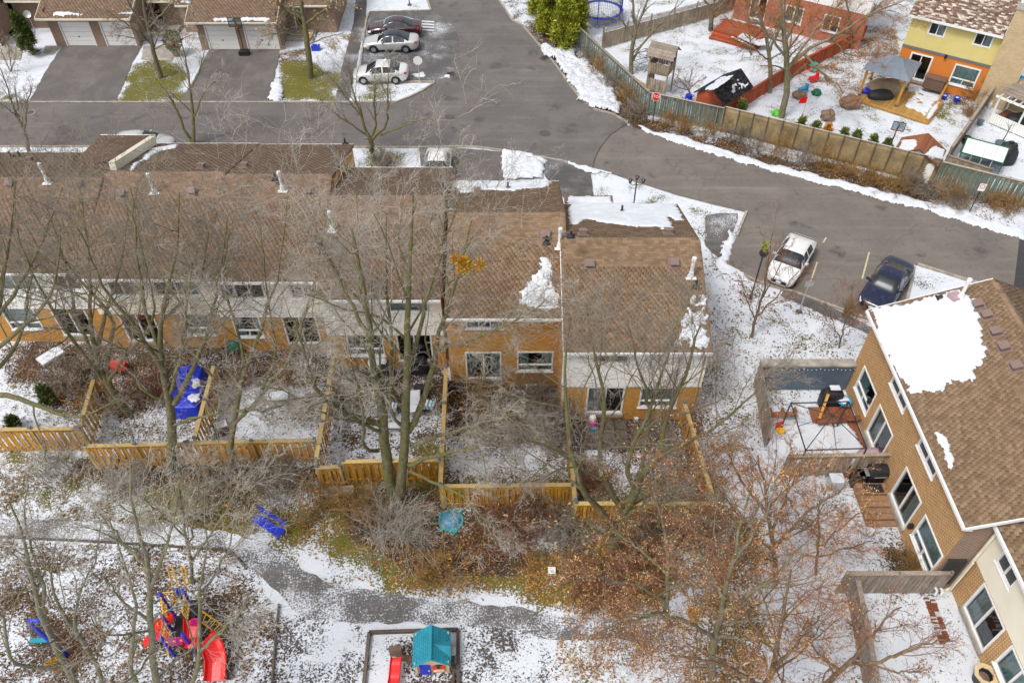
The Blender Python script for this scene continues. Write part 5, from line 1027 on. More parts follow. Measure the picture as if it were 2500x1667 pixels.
# red house at the top edge, behind the big tree
oR = P(1788, 44); hR = thing('house', 'red brick house at the top edge behind the brown leaved tree', 'house', oR)
opsR = [(1.4, 2.9, .4, 2.4, D_(style='patio', name='patio_door', drape=('white', 'left'))), (4.6, 6.2, .9, 2.3, D_(style='slider', drape=('white', 'all'))), (8.0, 9.4, .9, 2.3, D_(style='slider'))]
wall(hR, oR, uY, 11.5, -.05, 3.0, [q[:4] for q in opsR], M['brick_red']);
for q in opsR: window(hR, oR, uY, *q[:4], **q[4])
lap_siding(hR, oR, uY, 11.5, 3.0, 5.4, [], M['white']); wall(hR, oR + bk * 8, nY, 8, -.05, 5.4, [], M['brick_red'], name='side_wall')
q = oR + np.array([0, 0, 5.4]) + nY * .3 - uY * .3; mb = MB(); mb.slab([q, q + uY * 12.1, q + uY * 12.1 + bk * 5 + np.array([0, 0, 2.2]), q + bk * 5 + np.array([0, 0, 2.2])], (0, 0, -.15)); mb.build('roof', M['shingle_row'], hR, world=True)
# red tiered deck steps in front of it
t = thing('deck_steps', 'red wooden tiered deck steps with snow on the treads', 'steps', P(1850, 100)); cD = P(1846, 126)
for k in range(3):
 s = 3.6 - k * .55; o_ = cD - nY * (k * .45 + .1) ; ctr_ = o_ - nv(uY + nY) * 0; a0 = cD + (-nY) * (.42 * k) + (-uY) * (.42 * k)
 poly = [a0, a0 - uY * (4.4 - .42 * k), a0 - uY * (4.4 - .42 * k) - nY * (3.6 - .42 * k), a0 - nY * (3.6 - .42 * k)]
 mb = MB(); mb.prism([(p[0], p[1]) for p in poly], .17 * k, .17 * (k + 1) - .03); mb.build('step', M['fence_red'], t, world=True)
 for e0, e1 in ((poly[0], poly[1]), (poly[0], poly[3])):
  for w2 in range(2):
   off = -nY if e1 is poly[1] else -uY; a = e0 + off * (.09 + .17 * w2); b = e1 + off * (.09 + .17 * w2); a = a + np.array([0, 0, .17 * (k + 1) - .015]); b = b + np.array([0, 0, .17 * (k + 1) - .015]); MB().beam(a, b, .15, .03).build('tread_board', M['fence_red'], t, world=True)
for pl in ([(1815,82),(1848,100),(1875,92),(1875,110),(1850,114),(1800,92)], [(1778,86),(1800,94),(1840,118),(1830,116)]): snow_field('snow', pl, (0, 0, .52), EX, EY, EZ, M['snow'], t, cell=.08, hgt=.05, jag=.1)

# ---------------------------------------------------------------- deck, gazebo, sheds, pergola, greenhouse (top right gardens)
dk = thing('garden_deck', 'golden wooden garden deck with snow at the foot of the orange house', 'deck', P(2190, 240)); dz = .3
f0, f1 = P(2088, 239, dz), P(2268, 296, dz); uD = nv(f1 - f0); vD_ = np.cross([0, 0, 1], uD); wD = float(np.linalg.norm(f1 - f0)); dD = float((P(2298, 247, dz) - f1) @ vD_); nb = int(wD / .14)
for i in range(nb):
 a = f0 + uD * (i + .5) * wD / nb; b = a + vD_ * dD; MB().beam(a - np.array([0, 0, .02]), b - np.array([0, 0, .02]), wD / nb - .012, .035).build('deck_board', M['deck_gold'], dk, world=True)
for k in range(2): a = f0 + nv(-vD_) * .03 + np.array([0, 0, -.1 - k * .14]); MB().beam(a, a + uD * wD, .03, .13).build('skirt_board', M['deck_gold'], dk, world=True)
a = f1 + uD * .03 + np.array([0, 0, -.15]); MB().beam(a, a + vD_ * dD, .03, .28).build('skirt_board', M['deck_gold'], dk, world=True)
a = f1 - uD * .12 + np.array([0, 0, .06]); MB().beam(a, a + vD_ * dD, .2, .09).build('edge_board', M['deck_gold'], dk, world=True)
snow_field('snow', [(2245,222),(2292,238),(2262,284),(2210,262)], (0, 0, dz), EX, EY, EZ, M['snow'], dk, cell=.06, hgt=.05, jag=.2, specks=.3); snow_field('snow', [(2275,262),(2296,248),(2270,292),(2262,290)], (0, 0, dz + .1), EX, EY, EZ, M['snow'], dk, cell=.06, hgt=.04, jag=.06)
gz = thing('gazebo', 'gazebo with slate grey hip roof on golden posts, standing on the deck', 'gazebo', P(2150, 230, dz))
b0, b1, b2 = P(2097, 233, dz), P(2187, 260, dz), P(2213, 220, dz); g3 = b0 + b2 - b1; cor = [b0, b1, b2, g3]
for c_ in cor:
 po = MB().beam(c_, c_ + np.array([0, 0, 2.2]), .15, .15).build('post', M['post_gold'], gz, world=True); MB().box(c_ + np.array([0, 0, .08]), (.19, .19, .16)).build('base_trim', M['blue_wall'], po, world=True)
cen = sum(cor) / 4
for i in range(4):
 a, b = cor[i] + np.array([0, 0, 2.2]), cor[(i + 1) % 4] + np.array([0, 0, 2.2]); MB().beam(a, b, .1, .16).build('beam', M['post_gold'], gz, world=True)
 for s, e in ((a, b), (b, a)):
  d_ = nv(e - s); MB().beam(s - np.array([0, 0, .55]), s + d_ * .55, .07, .07).build('brace', M['post_gold'], gz, world=True)
ap = cen + np.array([0, 0, 3.0]); rc = [cen + (c_ - cen) * 1.22 + np.array([0, 0, 2.25]) for c_ in cor]; rdg = nv(b1 - b0) * .5
for i in range(4):
 a, b = rc[i], rc[(i + 1) % 4]
 p_ = [a, b, ap + (rdg if i in (0, 1) else -rdg), ap + (-rdg if i in (0, 3) else rdg)]
 if i == 1: p_ = [a, b, ap + rdg]
 if i == 3: p_ = [a, b, ap - rdg]
 if i == 2: p_ = [a, b, ap - rdg, ap + rdg]
 if i == 0: p_ = [a, b, ap + rdg, ap - rdg]
 ro = MB().slab(p_, (0, 0, -.04)).build('roof_panel', M['gazebo_roof'], gz, world=True)
 for f_ in (.2, .4, .6, .8):
  s0 = a + (b - a) * f_; top = p_[2] + (p_[-1] - p_[2]) * (1 - f_) if len(p_) == 4 else p_[2]; MB().beam(s0 + np.array([0, 0, .01]), s0 + (top - s0) * .97 + np.array([0, 0, .01]), .03, .02).build('seam', M['gazebo_roof'], ro, world=True)
t = thing('patio_furniture', 'bulky tan and black covered furniture under the gazebo', 'furniture cover', P(2150, 232, dz)); mb = MB()
def lump(c, r, m, nm, par, sq=2.6, seed=0, amp=.08):
 rr = np.random.default_rng(seed); V = []; Fc = []; a, b = 16, 9
 for j in range(b + 1):
  ph = math.pi / 2 * j / b
  for i in range(a):
   th = 2 * math.pi * i / a; e = 2 / sq; cx_ = math.copysign(abs(math.cos(th)) ** e, math.cos(th)); sy_ = math.copysign(abs(math.sin(th)) ** e, math.sin(th)); cr_ = math.cos(ph) ** e; k = 1 + (rr.random() - .5) * amp
   V.append((c[0] + r[0] * cx_ * cr_ * k, c[1] + r[1] * sy_ * cr_ * k, c[2] + r[2] * math.sin(ph) ** e * k))
 for j in range(b):
  for i in range(a): Fc.append((j * a + i, j * a + (i + 1) % a, (j + 1) * a + (i + 1) % a, (j + 1) * a + i))
 return obj(nm, V, Fc, M[m], par, smooth=True, world=True)
c_ = P(2160, 222, dz); lump(c_, (1.5, .7, .95), 'tarp_tan', 'tan_cover', t, seed=1); c_ = P(2148, 238, dz); lump(c_, (1.0, .55, .6), 'cover_black', 'black_cover', t, seed=2); lump(P(2115, 226, dz), (.45, .3, .35), 'tarp_blue', 'blue_cover', t, seed=3)
t = thing('storage_box', 'dark brown rectangular storage box against the orange wall', 'storage box', P(2285, 215, dz)); q = P(2276, 215, dz); rzY = math.atan2(uY[1], uY[0]); MB().box(q + np.array([0, 0, .42]), (1.5, .75, .84), rz=rzY).build('body', M['fascia'], t, world=True); MB().box(q + np.array([0, 0, .88]), (1.6, .85, .07), rz=rzY).build('lid', M['fascia'], t, world=True)
rl = thing('deck_railing', 'short wooden railing post wall right of the brown storage box', 'railing', P(2300, 235, dz)); MB().beam(P(2292, 246, dz + .05), P(2313, 206, dz + .05), .1, .1).build('rail', M['deck_gold'], rl, world=True); MB().beam(P(2292, 246, dz + .6), P(2313, 206, dz + .6), .1, .06).build('rail', M['deck_gold'], rl, world=True)
for k in range(9): q = P(2292, 246, dz) + (P(2313, 206, dz) - P(2292, 246, dz)) * (k + .3) / 9; MB().box(q + np.array([0, 0, .35]), (.09, .09, .7)).build('baluster', M['deck_gold'], rl, world=True)

def shed(label, pts_px, zw, zr, wm, rm, front=0.6, snow=None, planks=False, tab=0):
 """pts_px: eave front-left, eave front-right, eave back-right (photo pixels at wall height)"""
 a, b, c_ = (P(x, y, zw) for x, y in pts_px); u = nv(b - a); W_ = float(np.linalg.norm(b - a)); v = np.cross([0, 0, 1.0], u); Dp = float((c_ - b) @ v)
 t = thing('garden_shed', label, 'shed', (a + b) / 2 * np.array([1, 1, 0])); g0 = np.array([a[0], a[1], 0.0]) + u * .2 + v * .2; W2, D2 = W_ - .4, Dp - .4
 for (o_, uu, l_) in ((g0, u, W2), (g0 + u * W2, v, D2), (g0 + u * W2 + v * D2, -u, W2), (g0 + v * D2, -v, D2)): lap_siding(t, o_, uu, l_, 0, zw, [], M[wm], exp=.16, name='wall')
 for off in (0, D2): q = g0 + v * off + np.array([0, 0, zw]); MB().add([q, q + u * W2, q + u * W2 / 2 + np.array([0, 0, zr - zw - .06])], [(0, 1, 2)]).build('gable', M[wm], t, world=True)
 rid0 = a + u * W_ / 2 + np.array([0, 0, zr - zw]); rid1 = rid0 + v * Dp; res = []
 for s, (e0, e1) in enumerate(((a, a + v * Dp), (b, b + v * Dp))):
  ro = MB().slab([e0, e1, rid1, rid0] if s == 0 else [e1, e0, rid0, rid1], (0, 0, -.07)).build('roof', M[rm], t, world=True)
  up = nv(rid0 - e0); Ls = float(np.linalg.norm(rid0 - e0))
  if planks:
   kk = int(Ls / .16)
   for j in range(kk): q = e0 + up * (j + .5) * Ls / kk + np.array([0, 0, .03]); MB().beam(q, q + v * Dp, Ls / kk - .012, .03, up=np.cross(v, up)).build('roof_plank', M['deck_red'], ro, world=True)
  else: shingles(ro, e0 if s else e1, v if s else -v, up, Dp, Ls, rm, tab, sw=.3, exp=.14, seed=s)
  res.append((e0, up))
 return t, res, u, v
t, res, u_, v_ = shed('garden shed with black shingle roof dusted with snow and red board walls', [(1694,226),(1767,258),(1839,213)], 1.75, 2.75, 'fence_red', 'shingle_black')
for s, pl in ((1, [(1770,215),(1808,188),(1828,205),(1815,222),(1800,215),(1790,225)]), (0, [(1715,222),(1763,188),(1790,184),(1770,200),(1740,222)])):
 e0, up = res[s]; n_ = np.cross(v_ if s else -v_, up); snow_field('snow', pl, e0 + np.array([0, 0, .05]), v_ if s else -v_, up, n_, M['snow'], t, cell=.06, hgt=.04, jag=.25, specks=.52 if s else .3)
t, res, u_, v_ = shed('small shed with brown plank roof, two snow patches and pale walls by the tan screen', [(2178,375),(2290,409),(2311,369)], 1.5, 2.35, 'siding', 'deck_under', planks=True)
for s, pl in ((0, [(2190,366),(2205,343),(2236,342),(2234,358),(2228,366)]), (1, [(2258,380),(2285,358),(2306,366),(2300,392),(2290,398)])):
 e0, up = res[s]; n_ = np.cross(v_ if s else -v_, up); snow_field('snow', pl, e0 + np.array([0, 0, .07]), v_ if s else -v_, up, n_, M['snow'], t, cell=.06, hgt=.08, jag=.08)
# pergola at the right edge
t = thing('pergola', 'weathered grey pergola with slatted roof and pale green posts at the right edge', 'pergola', P(2470, 300))
pg = [P(2412, 300), P(2470, 325)]; ug = nv(pg[1] - pg[0]); vg_ = np.cross([0, 0, 1], ug)
for i in range(3):
 for j in range(2):
  q = pg[0] + ug * (2.0 * i) + vg_ * (2.6 * j); MB().beam(q, q + np.array([0, 0, 2.1]), .1, .1).build('post', M['siding'], t, world=True)
for j in range(2): q = pg[0] + vg_ * 2.6 * j + np.array([0, 0, 2.1]); MB().beam(q - ug * .3, q + ug * 4.4, .06, .16).build('beam', M['siding'], t, world=True)
for i in range(9): q = pg[0] - vg_ * .4 + ug * (i * .5) + np.array([0, 0, 2.22]); MB().beam(q, q + vg_ * 3.4, .05, .1).build('rafter', M['siding'], t, world=True)
for j in range(14): q = pg[0] + vg_ * (.45 + j * .17) + np.array([0, 0, 2.3]); MB().beam(q - ug * .3, q + ug * 4.4, .15, .03).build('slat', M['fence_grey'], t, world=True)
for i in range(24): q = pg[0] + ug * (i * .17); MB().beam(q + np.array([0, 0, .05]), q + np.array([0, 0, .85]), .15, .02, up=-vg_).build('skirt_board', M['siding'], t, world=True)
MB().prism([tuple(q[:2]) for q in (pg[0] + vg_ * .1, pg[0] + ug * 4.2 + vg_ * .1, pg[0] + ug * 4.2 + vg_ * 2.6, pg[0] + vg_ * 2.6)], .02, .2).build('floor', M['deck_red'], t, world=True); lump(pg[0] + ug * 1.6 + vg_ * 1.2 + np.array([0, 0, .2]), (1.1, .7, .8), 'cover_black', 'covered_seat', t)
# greenhouse
t = thing('greenhouse', 'small polycarbonate greenhouse with green and silver frame', 'greenhouse', P(2390, 405)); a, b = P(2332, 405), P(2432, 432); u = nv(b - a); v = np.cross([0, 0, 1.0], u); W_ = float(np.linalg.norm(b - a)); Dg = 2.0
for i in range(4):
 for s, (z0, z1, o0, o1) in enumerate(((0, 1.1, 0, 0), (1.1, 1.75, 0, Dg / 2))):
  q0 = a + u * (W_ * i / 4 + .03) + v * o0 + np.array([0, 0, z0]); q1 = a + u * (W_ * (i + 1) / 4 - .03) + v * o0 + np.array([0, 0, z0]); up = v * (o1 - o0) + np.array([0, 0, z1 - z0]); MB().slab([q0, q1, q1 + up, q0 + up], v * .01).build('pane', M['curtain'] if s else M['glass'], t, world=True)
 q0 = a + v * Dg + u * (W_ * i / 4 + .03) + np.array([0, 0, 1.1]); q1 = q0 + u * (W_ / 4 - .06); up = -v * Dg / 2 + np.array([0, 0, .65]); MB().slab([q0, q1, q1 + up, q0 + up], (0, 0, .01)).build('pane', M['curtain'], t, world=True)
for i in range(5):
 q = a + u * W_ * i / 4; mt = M['dkgreen'] if i in (0, 4) else M['metal']
 for s0, s1 in (((0, 0), (0, 1.1)), ((0, 1.1), (Dg / 2, 1.75)), ((Dg / 2, 1.75), (Dg, 1.1)), ((Dg, 1.1), (Dg, 0))): MB().beam(q + v * s0[0] + np.array([0, 0, s0[1]]), q + v * s1[0] + np.array([0, 0, s1[1]]), .05, .05).build('frame_bar', mt, t, world=True)
for off, z in ((0, 1.1), (Dg / 2, 1.77), (Dg, 1.1), (0, .03)): MB().beam(a + v * off + np.array([0, 0, z]), b + v * off + np.array([0, 0, z]), .06, .05).build('frame_bar', M['dkgreen'], t, world=True)
# ---------------------------------------------------------------- cars
M['paint_maroon'] = paint_mat('paint_maroon', (0.05, 0.008, 0.014)); M['paint_silver'] = paint_mat('paint_silver', (0.6, 0.61, 0.61), .35, .35); M['paint_white'] = paint_mat('paint_white', (0.74, 0.74, 0.74), 0, .35); M['paint_pearl'] = paint_mat('paint_pearl', (0.7, 0.71, 0.71), .1, .35); M['paint_navy'] = paint_mat('paint_navy', (0.005, 0.013, 0.055), .3, .25)
M['tail'] = mat('tail_lamp', (0.6, 0.01, 0.01), .2, .1, coat=1); M['headlamp'] = mat('head_lamp', (0.7, 0.72, 0.75), .15, .1, coat=1); M['chrome'] = mat('chrome', (0.7, 0.7, 0.72), .2, .05, metal=1); M['rim'] = mat('rim', (0.45, 0.46, 0.48), .35, .1, metal=.8); M['plate'] = mat('plate', (0.75, 0.76, 0.8), .5, .05)
def cinterp(x, pts):
 xs = [p[0] for p in pts]; ys = [p[1] for p in pts]; n = len(xs)
 m = []
 for i in range(n):
  if i == 0: m.append((ys[1] - ys[0]) / (xs[1] - xs[0]))
  elif i == n - 1: m.append((ys[-1] - ys[-2]) / (xs[-1] - xs[-2]))
  else:
   a = (ys[i] - ys[i - 1]) / (xs[i] - xs[i - 1]); b = (ys[i + 1] - ys[i]) / (xs[i + 1] - xs[i]); m.append(0 if a * b <= 0 else 2 * a * b / (a + b))
 x = min(max(x, xs[0]), xs[-1]); i = max(0, min(n - 2, next((k for k in range(n - 1) if x <= xs[k + 1]), n - 2)))
 h = xs[i + 1] - xs[i]; t = (x - xs[i]) / h
 return (2 * t ** 3 - 3 * t ** 2 + 1) * ys[i] + (t ** 3 - 2 * t ** 2 + t) * h * m[i] + (-2 * t ** 3 + 3 * t ** 2) * ys[i + 1] + (t ** 3 - t ** 2) * h * m[i + 1]
SEDAN = D_(L=4.75, top=[(0, .60), (.06, .70), (.25, .77), (.7, .86), (1.28, .96), (1.7, 1.24), (2.05, 1.40), (2.4, 1.455), (2.9, 1.45), (3.25, 1.39), (3.6, 1.24), (3.98, 1.08), (4.4, 1.06), (4.66, 1.0), (4.75, .85)], wr=.60, ws=(1.28, 2.12), rw=(3.18, 3.98), side=(1.62, 3.62), bp=2.62, belt=[(0, .58), (.3, .68), (1.2, .86), (2.5, .92), (4.0, .99), (4.6, .96), (4.75, .8)], wx=(.92, 3.68))
CROSS = D_(L=4.55, top=[(0, .6), (.06, .74), (.3, .86), (.8, .95), (1.15, 1.02), (1.6, 1.27), (2.0, 1.44), (2.35, 1.5), (2.9, 1.49), (3.4, 1.42), (3.8, 1.29), (4.2, 1.12), (4.42, 1.02), (4.55, .82)], wr=.57, ws=(1.15, 2.0), rw=(4.0, 4.25), side=(1.6, 3.35), bp=2.55, belt=[(0, .62), (.3, .78), (1.1, .96), (2.5, 1.02), (4.0, 1.08), (4.4, 1.0), (4.55, .8)], wx=(.86, 3.6))
COMPACT = D_(L=4.45, top=[(0, .60), (.06, .72), (.25, .80), (.65, .89), (1.1, .98), (1.55, 1.27), (1.85, 1.42), (2.2, 1.48), (2.75, 1.48), (3.1, 1.42), (3.45, 1.28), (3.8, 1.12), (4.15, 1.09), (4.37, 1.03), (4.45, .86)], wr=.60, ws=(1.1, 1.92), rw=(3.05, 3.8), side=(1.45, 3.5), bp=2.45, belt=[(0, .58), (.3, .7), (1.1, .88), (2.4, .94), (3.8, 1.01), (4.3, .98), (4.45, .8)], wx=(.85, 3.45))
def car(label, S, pm, loc, rz, roof=None, W=1.82, snowy=False):
 L_ = S['L']; hw = W / 2; t = thing('car', label, 'car', loc, rz); wr_ = .325
 xs = sorted(set([round(L_ * i / 64, 4) for i in range(65)] + [S['ws'][0], S['ws'][1], S['rw'][0], S['rw'][1], S['side'][0], S['side'][1], S['bp'] - .05, S['bp'] + .05]))
 wprof = [(0, .5), (.07, .7), (.25, .86), (.7, .97), (1.5, 1.0), (3.2, 1.0), (L_ - .5, .95), (L_ - .12, .8), (L_, .58)]
 rings = []
 for x in xs:
  w = hw * cinterp(x, wprof); tp = cinterp(x, S['top']); bl = min(cinterp(x, S['belt']), tp - .02); gh = max(0, tp - bl - .10); zs = .24 if .25 < x < L_ - .3 else .30
  for wx in S['wx']:
   d = abs(x - wx)
   if d < .39: zs = max(zs, .30 + math.sqrt(.39 ** 2 - d * d) * .98)
  lo = min(max(zs + .02, .42), bl - .08); md = max(lo + .02, bl - .16)
  roofw = hw * S['wr'] * min(1.0, cinterp(x, wprof) * 1.0) ; k = min(1, gh / .3); ew = w * .9 * (1 - k) + (roofw + .10) * k; ez = tp - .035 - .05 * k
  lw = [(0, zs if zs < .32 else .32), (w * .9, zs), (w * .985, lo), (w, md), (w * .985, bl - .03), (w * .935, bl), ((w * .935 * .5 + ew * .5) + .012 * k, (bl + ez) / 2), (ew, ez), (ew - .05 * k - .02, tp - .018), (ew * .55, tp - .002), (0, tp)]
  rings.append([(x, y, z) for y, z in lw])
 nr = len(xs); np_ = 11
 V = []
 for r in rings: V += [(L_ / 2 - x, y, z) for x, y, z in r] + [(L_ / 2 - x, -y, z) for x, y, z in r]
 groups = {}
 def put(nm, f): groups.setdefault(nm, []).append(f)
 for i in range(nr - 1):
  xm = (xs[i] + xs[i + 1]) / 2
  for s in (0, 1):
   b = i * 22 + s * 11; c = (i + 1) * 22 + s * 11
   for j in range(10):
    f = (b + j, c + j, c + j + 1, b + j + 1); f = f if s == 0 else f[::-1]; nm = 'body'
    if j >= 7 and S['ws'][0] <= xm <= S['ws'][1]: nm = 'windshield'
    elif j >= 7 and S['rw'][0] <= xm <= S['rw'][1]: nm = 'rear_window'
    elif j >= 7 and roof and S['ws'][1] < xm < S['rw'][0]: nm = 'roof'
    elif j in (5, 6) and S['side'][0] <= xm <= S['side'][1] and abs(xm - S['bp']) > .05: nm = ('side_window', s, xm < S['bp'])
    elif j in (3, 4) and .06 < xm < .34: nm = ('headlight', s)
    elif j in (3, 4) and L_ - .3 < xm < L_ - .05: nm = ('taillight', s)
    put(nm, f)
 body = None
 put('body', tuple(range(0, 11)) + tuple(range(21, 10, -1))[0:10]); e = (nr - 1) * 22; put('body', (tuple(range(e, e + 11)) + tuple(range(e + 21, e + 11, -1)))[::-1])
 def emit(nm, fs, m, par):
  us = sorted({v for f in fs for v in f}); mp = {v: k for k, v in enumerate(us)}; return obj(nm, [V[v] for v in us], [tuple(mp[v] for v in f) for f in fs], m, par, smooth=True)
 body = emit('body', groups['body'], M[pm], t)
 for nm, fs in groups.items():
  if nm == 'body': continue
  k = nm if isinstance(nm, str) else nm[0]
  emit(k, fs, M[{'windshield': 'glass_dark', 'rear_window': 'glass_dark', 'side_window': 'glass_dark', 'roof': roof or pm, 'headlight': 'headlamp', 'taillight': 'tail'}[k]], t)
 mb = MB(); mb.box((0, 0, .50), (L_ - .9, W * .86, .46)); mb.box((-.1, 0, .78), (L_ * .5, W * .7, .2)); mb.build('interior', M['black'], t)
 for wx in S['wx']:
  for s in (-1, 1):
   c = (L_ / 2 - wx, s * (hw - .11), wr_); mb = MB(); mb.lathe([(.2, -.1), (.29, -.105), (.322, -.07), (.325, 0), (.322, .07), (.29, .105), (.2, .1)], 24, c, 'y', closed=True); wh = mb.build('wheel', M['rubber'], t, smooth=True)
   mb = MB(); mb.lathe([(.001, .06 * s), (.06, .085 * s), (.075, .05 * s), (.16, .035 * s), (.205, .09 * s), (.215, .085 * s)], 20, c, 'y')
   for k in range(5):
    a = k * 2 * math.pi / 5 + .3; mb.beam((c[0] + .05 * math.cos(a), c[1] + .075 * s, c[2] + .05 * math.sin(a)), (c[0] + .2 * math.cos(a), c[1] + .085 * s, c[2] + .2 * math.sin(a)), .05, .03, up=(0, 1, 0))
   mb.build('rim', M['rim'], wh)
 for s in (-1, 1):
  xm = L_ / 2 - S['side'][0] - .12; zb = cinterp(S['side'][0] + .1, S['belt']) + .06; mb = MB(); mb.box((xm, s * (hw + .07), zb + .04), (.1, .2, .13)); mb.box((xm, s * (hw - .03), zb), (.06, .1, .05)); mb.build('mirror', M[pm], t)
  zb2 = cinterp(2.5, S['belt']); mb = MB(); mb.beam((L_ / 2 - S['side'][0] - .1, s * hw * .945, cinterp(S['side'][0] + .1, S['belt']) + .012), (L_ / 2 - S['side'][1], s * hw * .94, cinterp(S['side'][1], S['belt']) + .012), .012, .02); mb.build('trim', M['chrome'], t)
  for xd in (S['bp'] - .25, S['bp'] + .75): mb = MB(); mb.box((L_ / 2 - xd, s * (hw + .008), zb2 - .12), (.2, .025, .035)); mb.build('door_handle', M[pm], t)
 mb = MB(); mb.box((L_ / 2 - .02, 0, .5), (.06, W * .5, .22)); mb.build('grille', M['black'], t); mb = MB(); mb.box((L_ / 2 + .02, 0, .52), (.02, .32, .14)); mb.build('plate', M['plate'], t); mb = MB(); mb.box((-L_ / 2 - .012, 0, .72), (.02, .5, .12)); mb.build('plate', M['plate'], t)
 mb = MB(); mb.box((L_ / 2 + .012, 0, .66), (.03, W * .42, .03)); mb.build('badge_bar', M['chrome'], t)
 mb = MB(); mb.box((-L_ / 2 + .08, 0, .38), (.2, W * .75, .14)); mb.build('bumper', M['black'], t)
 return t
def mid(px, py, z): return P(px, py, z) * np.array([1, 1, 0])
c1 = mid(963, 66, .7); car('dark maroon sedan at the top of the parking bay, nose left', SEDAN, 'paint_maroon', (c1[0], c1[1], .014), R(180), W=1.85)
c2 = mid(955, 103, .6); car('silver sedan with black glass roof in the middle of the parking bay', D_(SEDAN, wr=.58), 'paint_silver', (c2[0], c2[1], .014), R(180), roof='glass_dark', W=1.84)
c3 = mid(930, 178, .6); car('pale silver compact sedan lowest in the parking bay, behind bare branches', COMPACT, 'paint_pearl', (c3[0], c3[1], .014), R(181), W=1.77)
c4 = mid(1934, 630, .75); a_ = P(1968, 575, .7) - P(1898, 690, .7); car('white car parked nose down in the lane bay, under a bare sapling', CROSS, 'paint_white', (c4[0], c4[1], .018), math.atan2(-a_[1], -a_[0]), W=1.85)
c5 = mid(2166, 690, .75); a_ = P(2203, 640, .8) - P(2133, 745, .8); car('dark navy blue sedan parked in the lane bay beside the snowy roof', SEDAN, 'paint_navy', (c5[0], c5[1], .018), math.atan2(-a_[1], -a_[0]), W=1.87)
c6 = mid(1067, 398, 1.1); car('white hatchback on the front driveway, half hidden by the roof edge', CROSS, 'paint_white', (c6[0], c6[1], .014), R(-91), W=1.84)
c7 = mid(337, 330, 1.4); car('silver car roof peeking over the front eave of the row', CROSS, 'paint_silver', (c7[0], c7[1], .014), R(2), W=1.82)
# ---------------------------------------------------------------- signs and lamps
def text_mesh(s, size, m, parent, loc, rot, name='lettering', extr=.004):
 cu = bpy.data.curves.new('t', 'FONT'); cu.body = s; cu.size = size; cu.align_x = 'CENTER'; cu.align_y = 'CENTER'; cu.extrude = extr
 ob = bpy.data.objects.new('t', cu); C.objects.link(ob); me = bpy.data.meshes.new_from_object(ob); bpy.data.objects.remove(ob)
 me.name = name; me.materials.clear(); me.materials.append(m); o = bpy.data.objects.new(name, me); C.objects.link(o); o.parent = parent; o.location = loc; o.rotation_euler = rot; return o
def sign(label, px, py, hgt, face, shape, m, rz, w_=.6, h_=.6, text=None, back=None):
 t = thing('road_sign', label, 'sign', P(px, py), rz); MB().tube([(0, 0, 0), (0, 0, hgt)], .035, 6).build('post', M[face], t)
 mb = MB()
 if shape == 'oct': pl = [(w_ / 2 / math.cos(math.pi / 8) * math.cos(math.pi / 8 + k * math.pi / 4), w_ / 2 / math.cos(math.pi / 8) * math.sin(math.pi / 8 + k * math.pi / 4)) for k in range(8)]
 else: pl = [(-w_ / 2, -h_ / 2), (w_ / 2, -h_ / 2), (w_ / 2, h_ / 2), (-w_ / 2, h_ / 2)]
 def plate(k, y0, y1, mm, nm):
  n = len(pl); V = [(a * k, y0, hgt - h_ / 2 + b * k) for a, b in pl] + [(a * k, y1, hgt - h_ / 2 + b * k) for a, b in pl]; return obj(nm, V, [tuple(range(n)), tuple(range(2 * n - 1, n - 1, -1))] + [(i, n + i, n + (i + 1) % n, (i + 1) % n) for i in range(n)], M[mm], t)
 if shape == 'oct' and text: plate(1, -.06, -.045, 'sign_white', 'border'); plate(.92, -.068, -.0605, m, 'sign_face'); text_mesh(text, .3, M['sign_white'], t, (0, -.072, hgt - h_ / 2 + .0), (math.pi / 2, 0, 0))
 else: plate(1, -.06, -.045, m, 'sign_face')
 return t
sign('red stop sign on a black post in front of the green fence', 1593, 301, 2.55, 'black_metal', 'oct', 'sign_red', -.35, .66, .66, 'STOP')
t_ = sign('stop sign seen from its pale back beside the parking bay', 1025, 205, 2.35, 'metal', 'oct', 'sign_white', .05, .7, .7)
t_ = sign('small white sign with a red mark on a black post by the lane', 2366, 519, 2.3, 'black_metal', 'rect', 'sign_white', -.25, .4, .55)
MB().lathe([(.12, 0), (.12, .01), (.15, .01), (.15, 0)], 16, (0, -.075, 2.1), 'y', closed=True).build('red_ring', M['sign_red'], t_)
t_ = sign('grey back of a small rectangular sign on a leaning steel post', 1951, 760, 2.4, 'metal', 'rect', 'metal', .1, .5, .42); MB().lathe([(.001, .03), (.16, .03), (.2, -.02)], 12).build('base', M['iron'], t_)
t = thing('lamp_post', 'black lamp post with dark globe beside the bare sapling', 'lamp post', P(1831, 733)); MB().tube([(0, 0, 0), (0, 0, .4), (0, 0, .42), (0, 0, 3.3)], [.08, .08, .05, .045], 8).build('pole', M['black_metal'], t); MB().lathe([(.05, 3.28), (.14, 3.34), (.24, 3.5), (.26, 3.62), (.2, 3.8), (.08, 3.9), (.001, 3.92)], 16).build('globe', M['black_metal'], t, smooth=True); MB().lathe([(.22, 0), (.22, .05), (.12, .1)], 14).build('base', M['concrete'], t)
t = thing('lamp_post', 'black three armed lantern post behind the snowy roof', 'lamp post', P(1545, 515)); hh = 2.25; MB().tube([(0, 0, 0), (0, 0, hh)], .045, 8).build('pole', M['black_metal'], t)
for k, (dx, dz) in enumerate(((0, .25), (-.42, 0), (.42, 0))):
 MB().tube([(0, 0, hh - .15), (dx * .6, 0, hh - .22 + dz * .3), (dx, 0, hh - .05 + dz)], .022, 6).build('arm', M['black_metal'], t); MB().lathe([(.05, 0), (.09, .04), (.12, .22), (.16, .24), (.04, .36), (.001, .4)], 8, (dx, 0, hh - .05 + dz)).build('lantern', M['black_metal'], t)
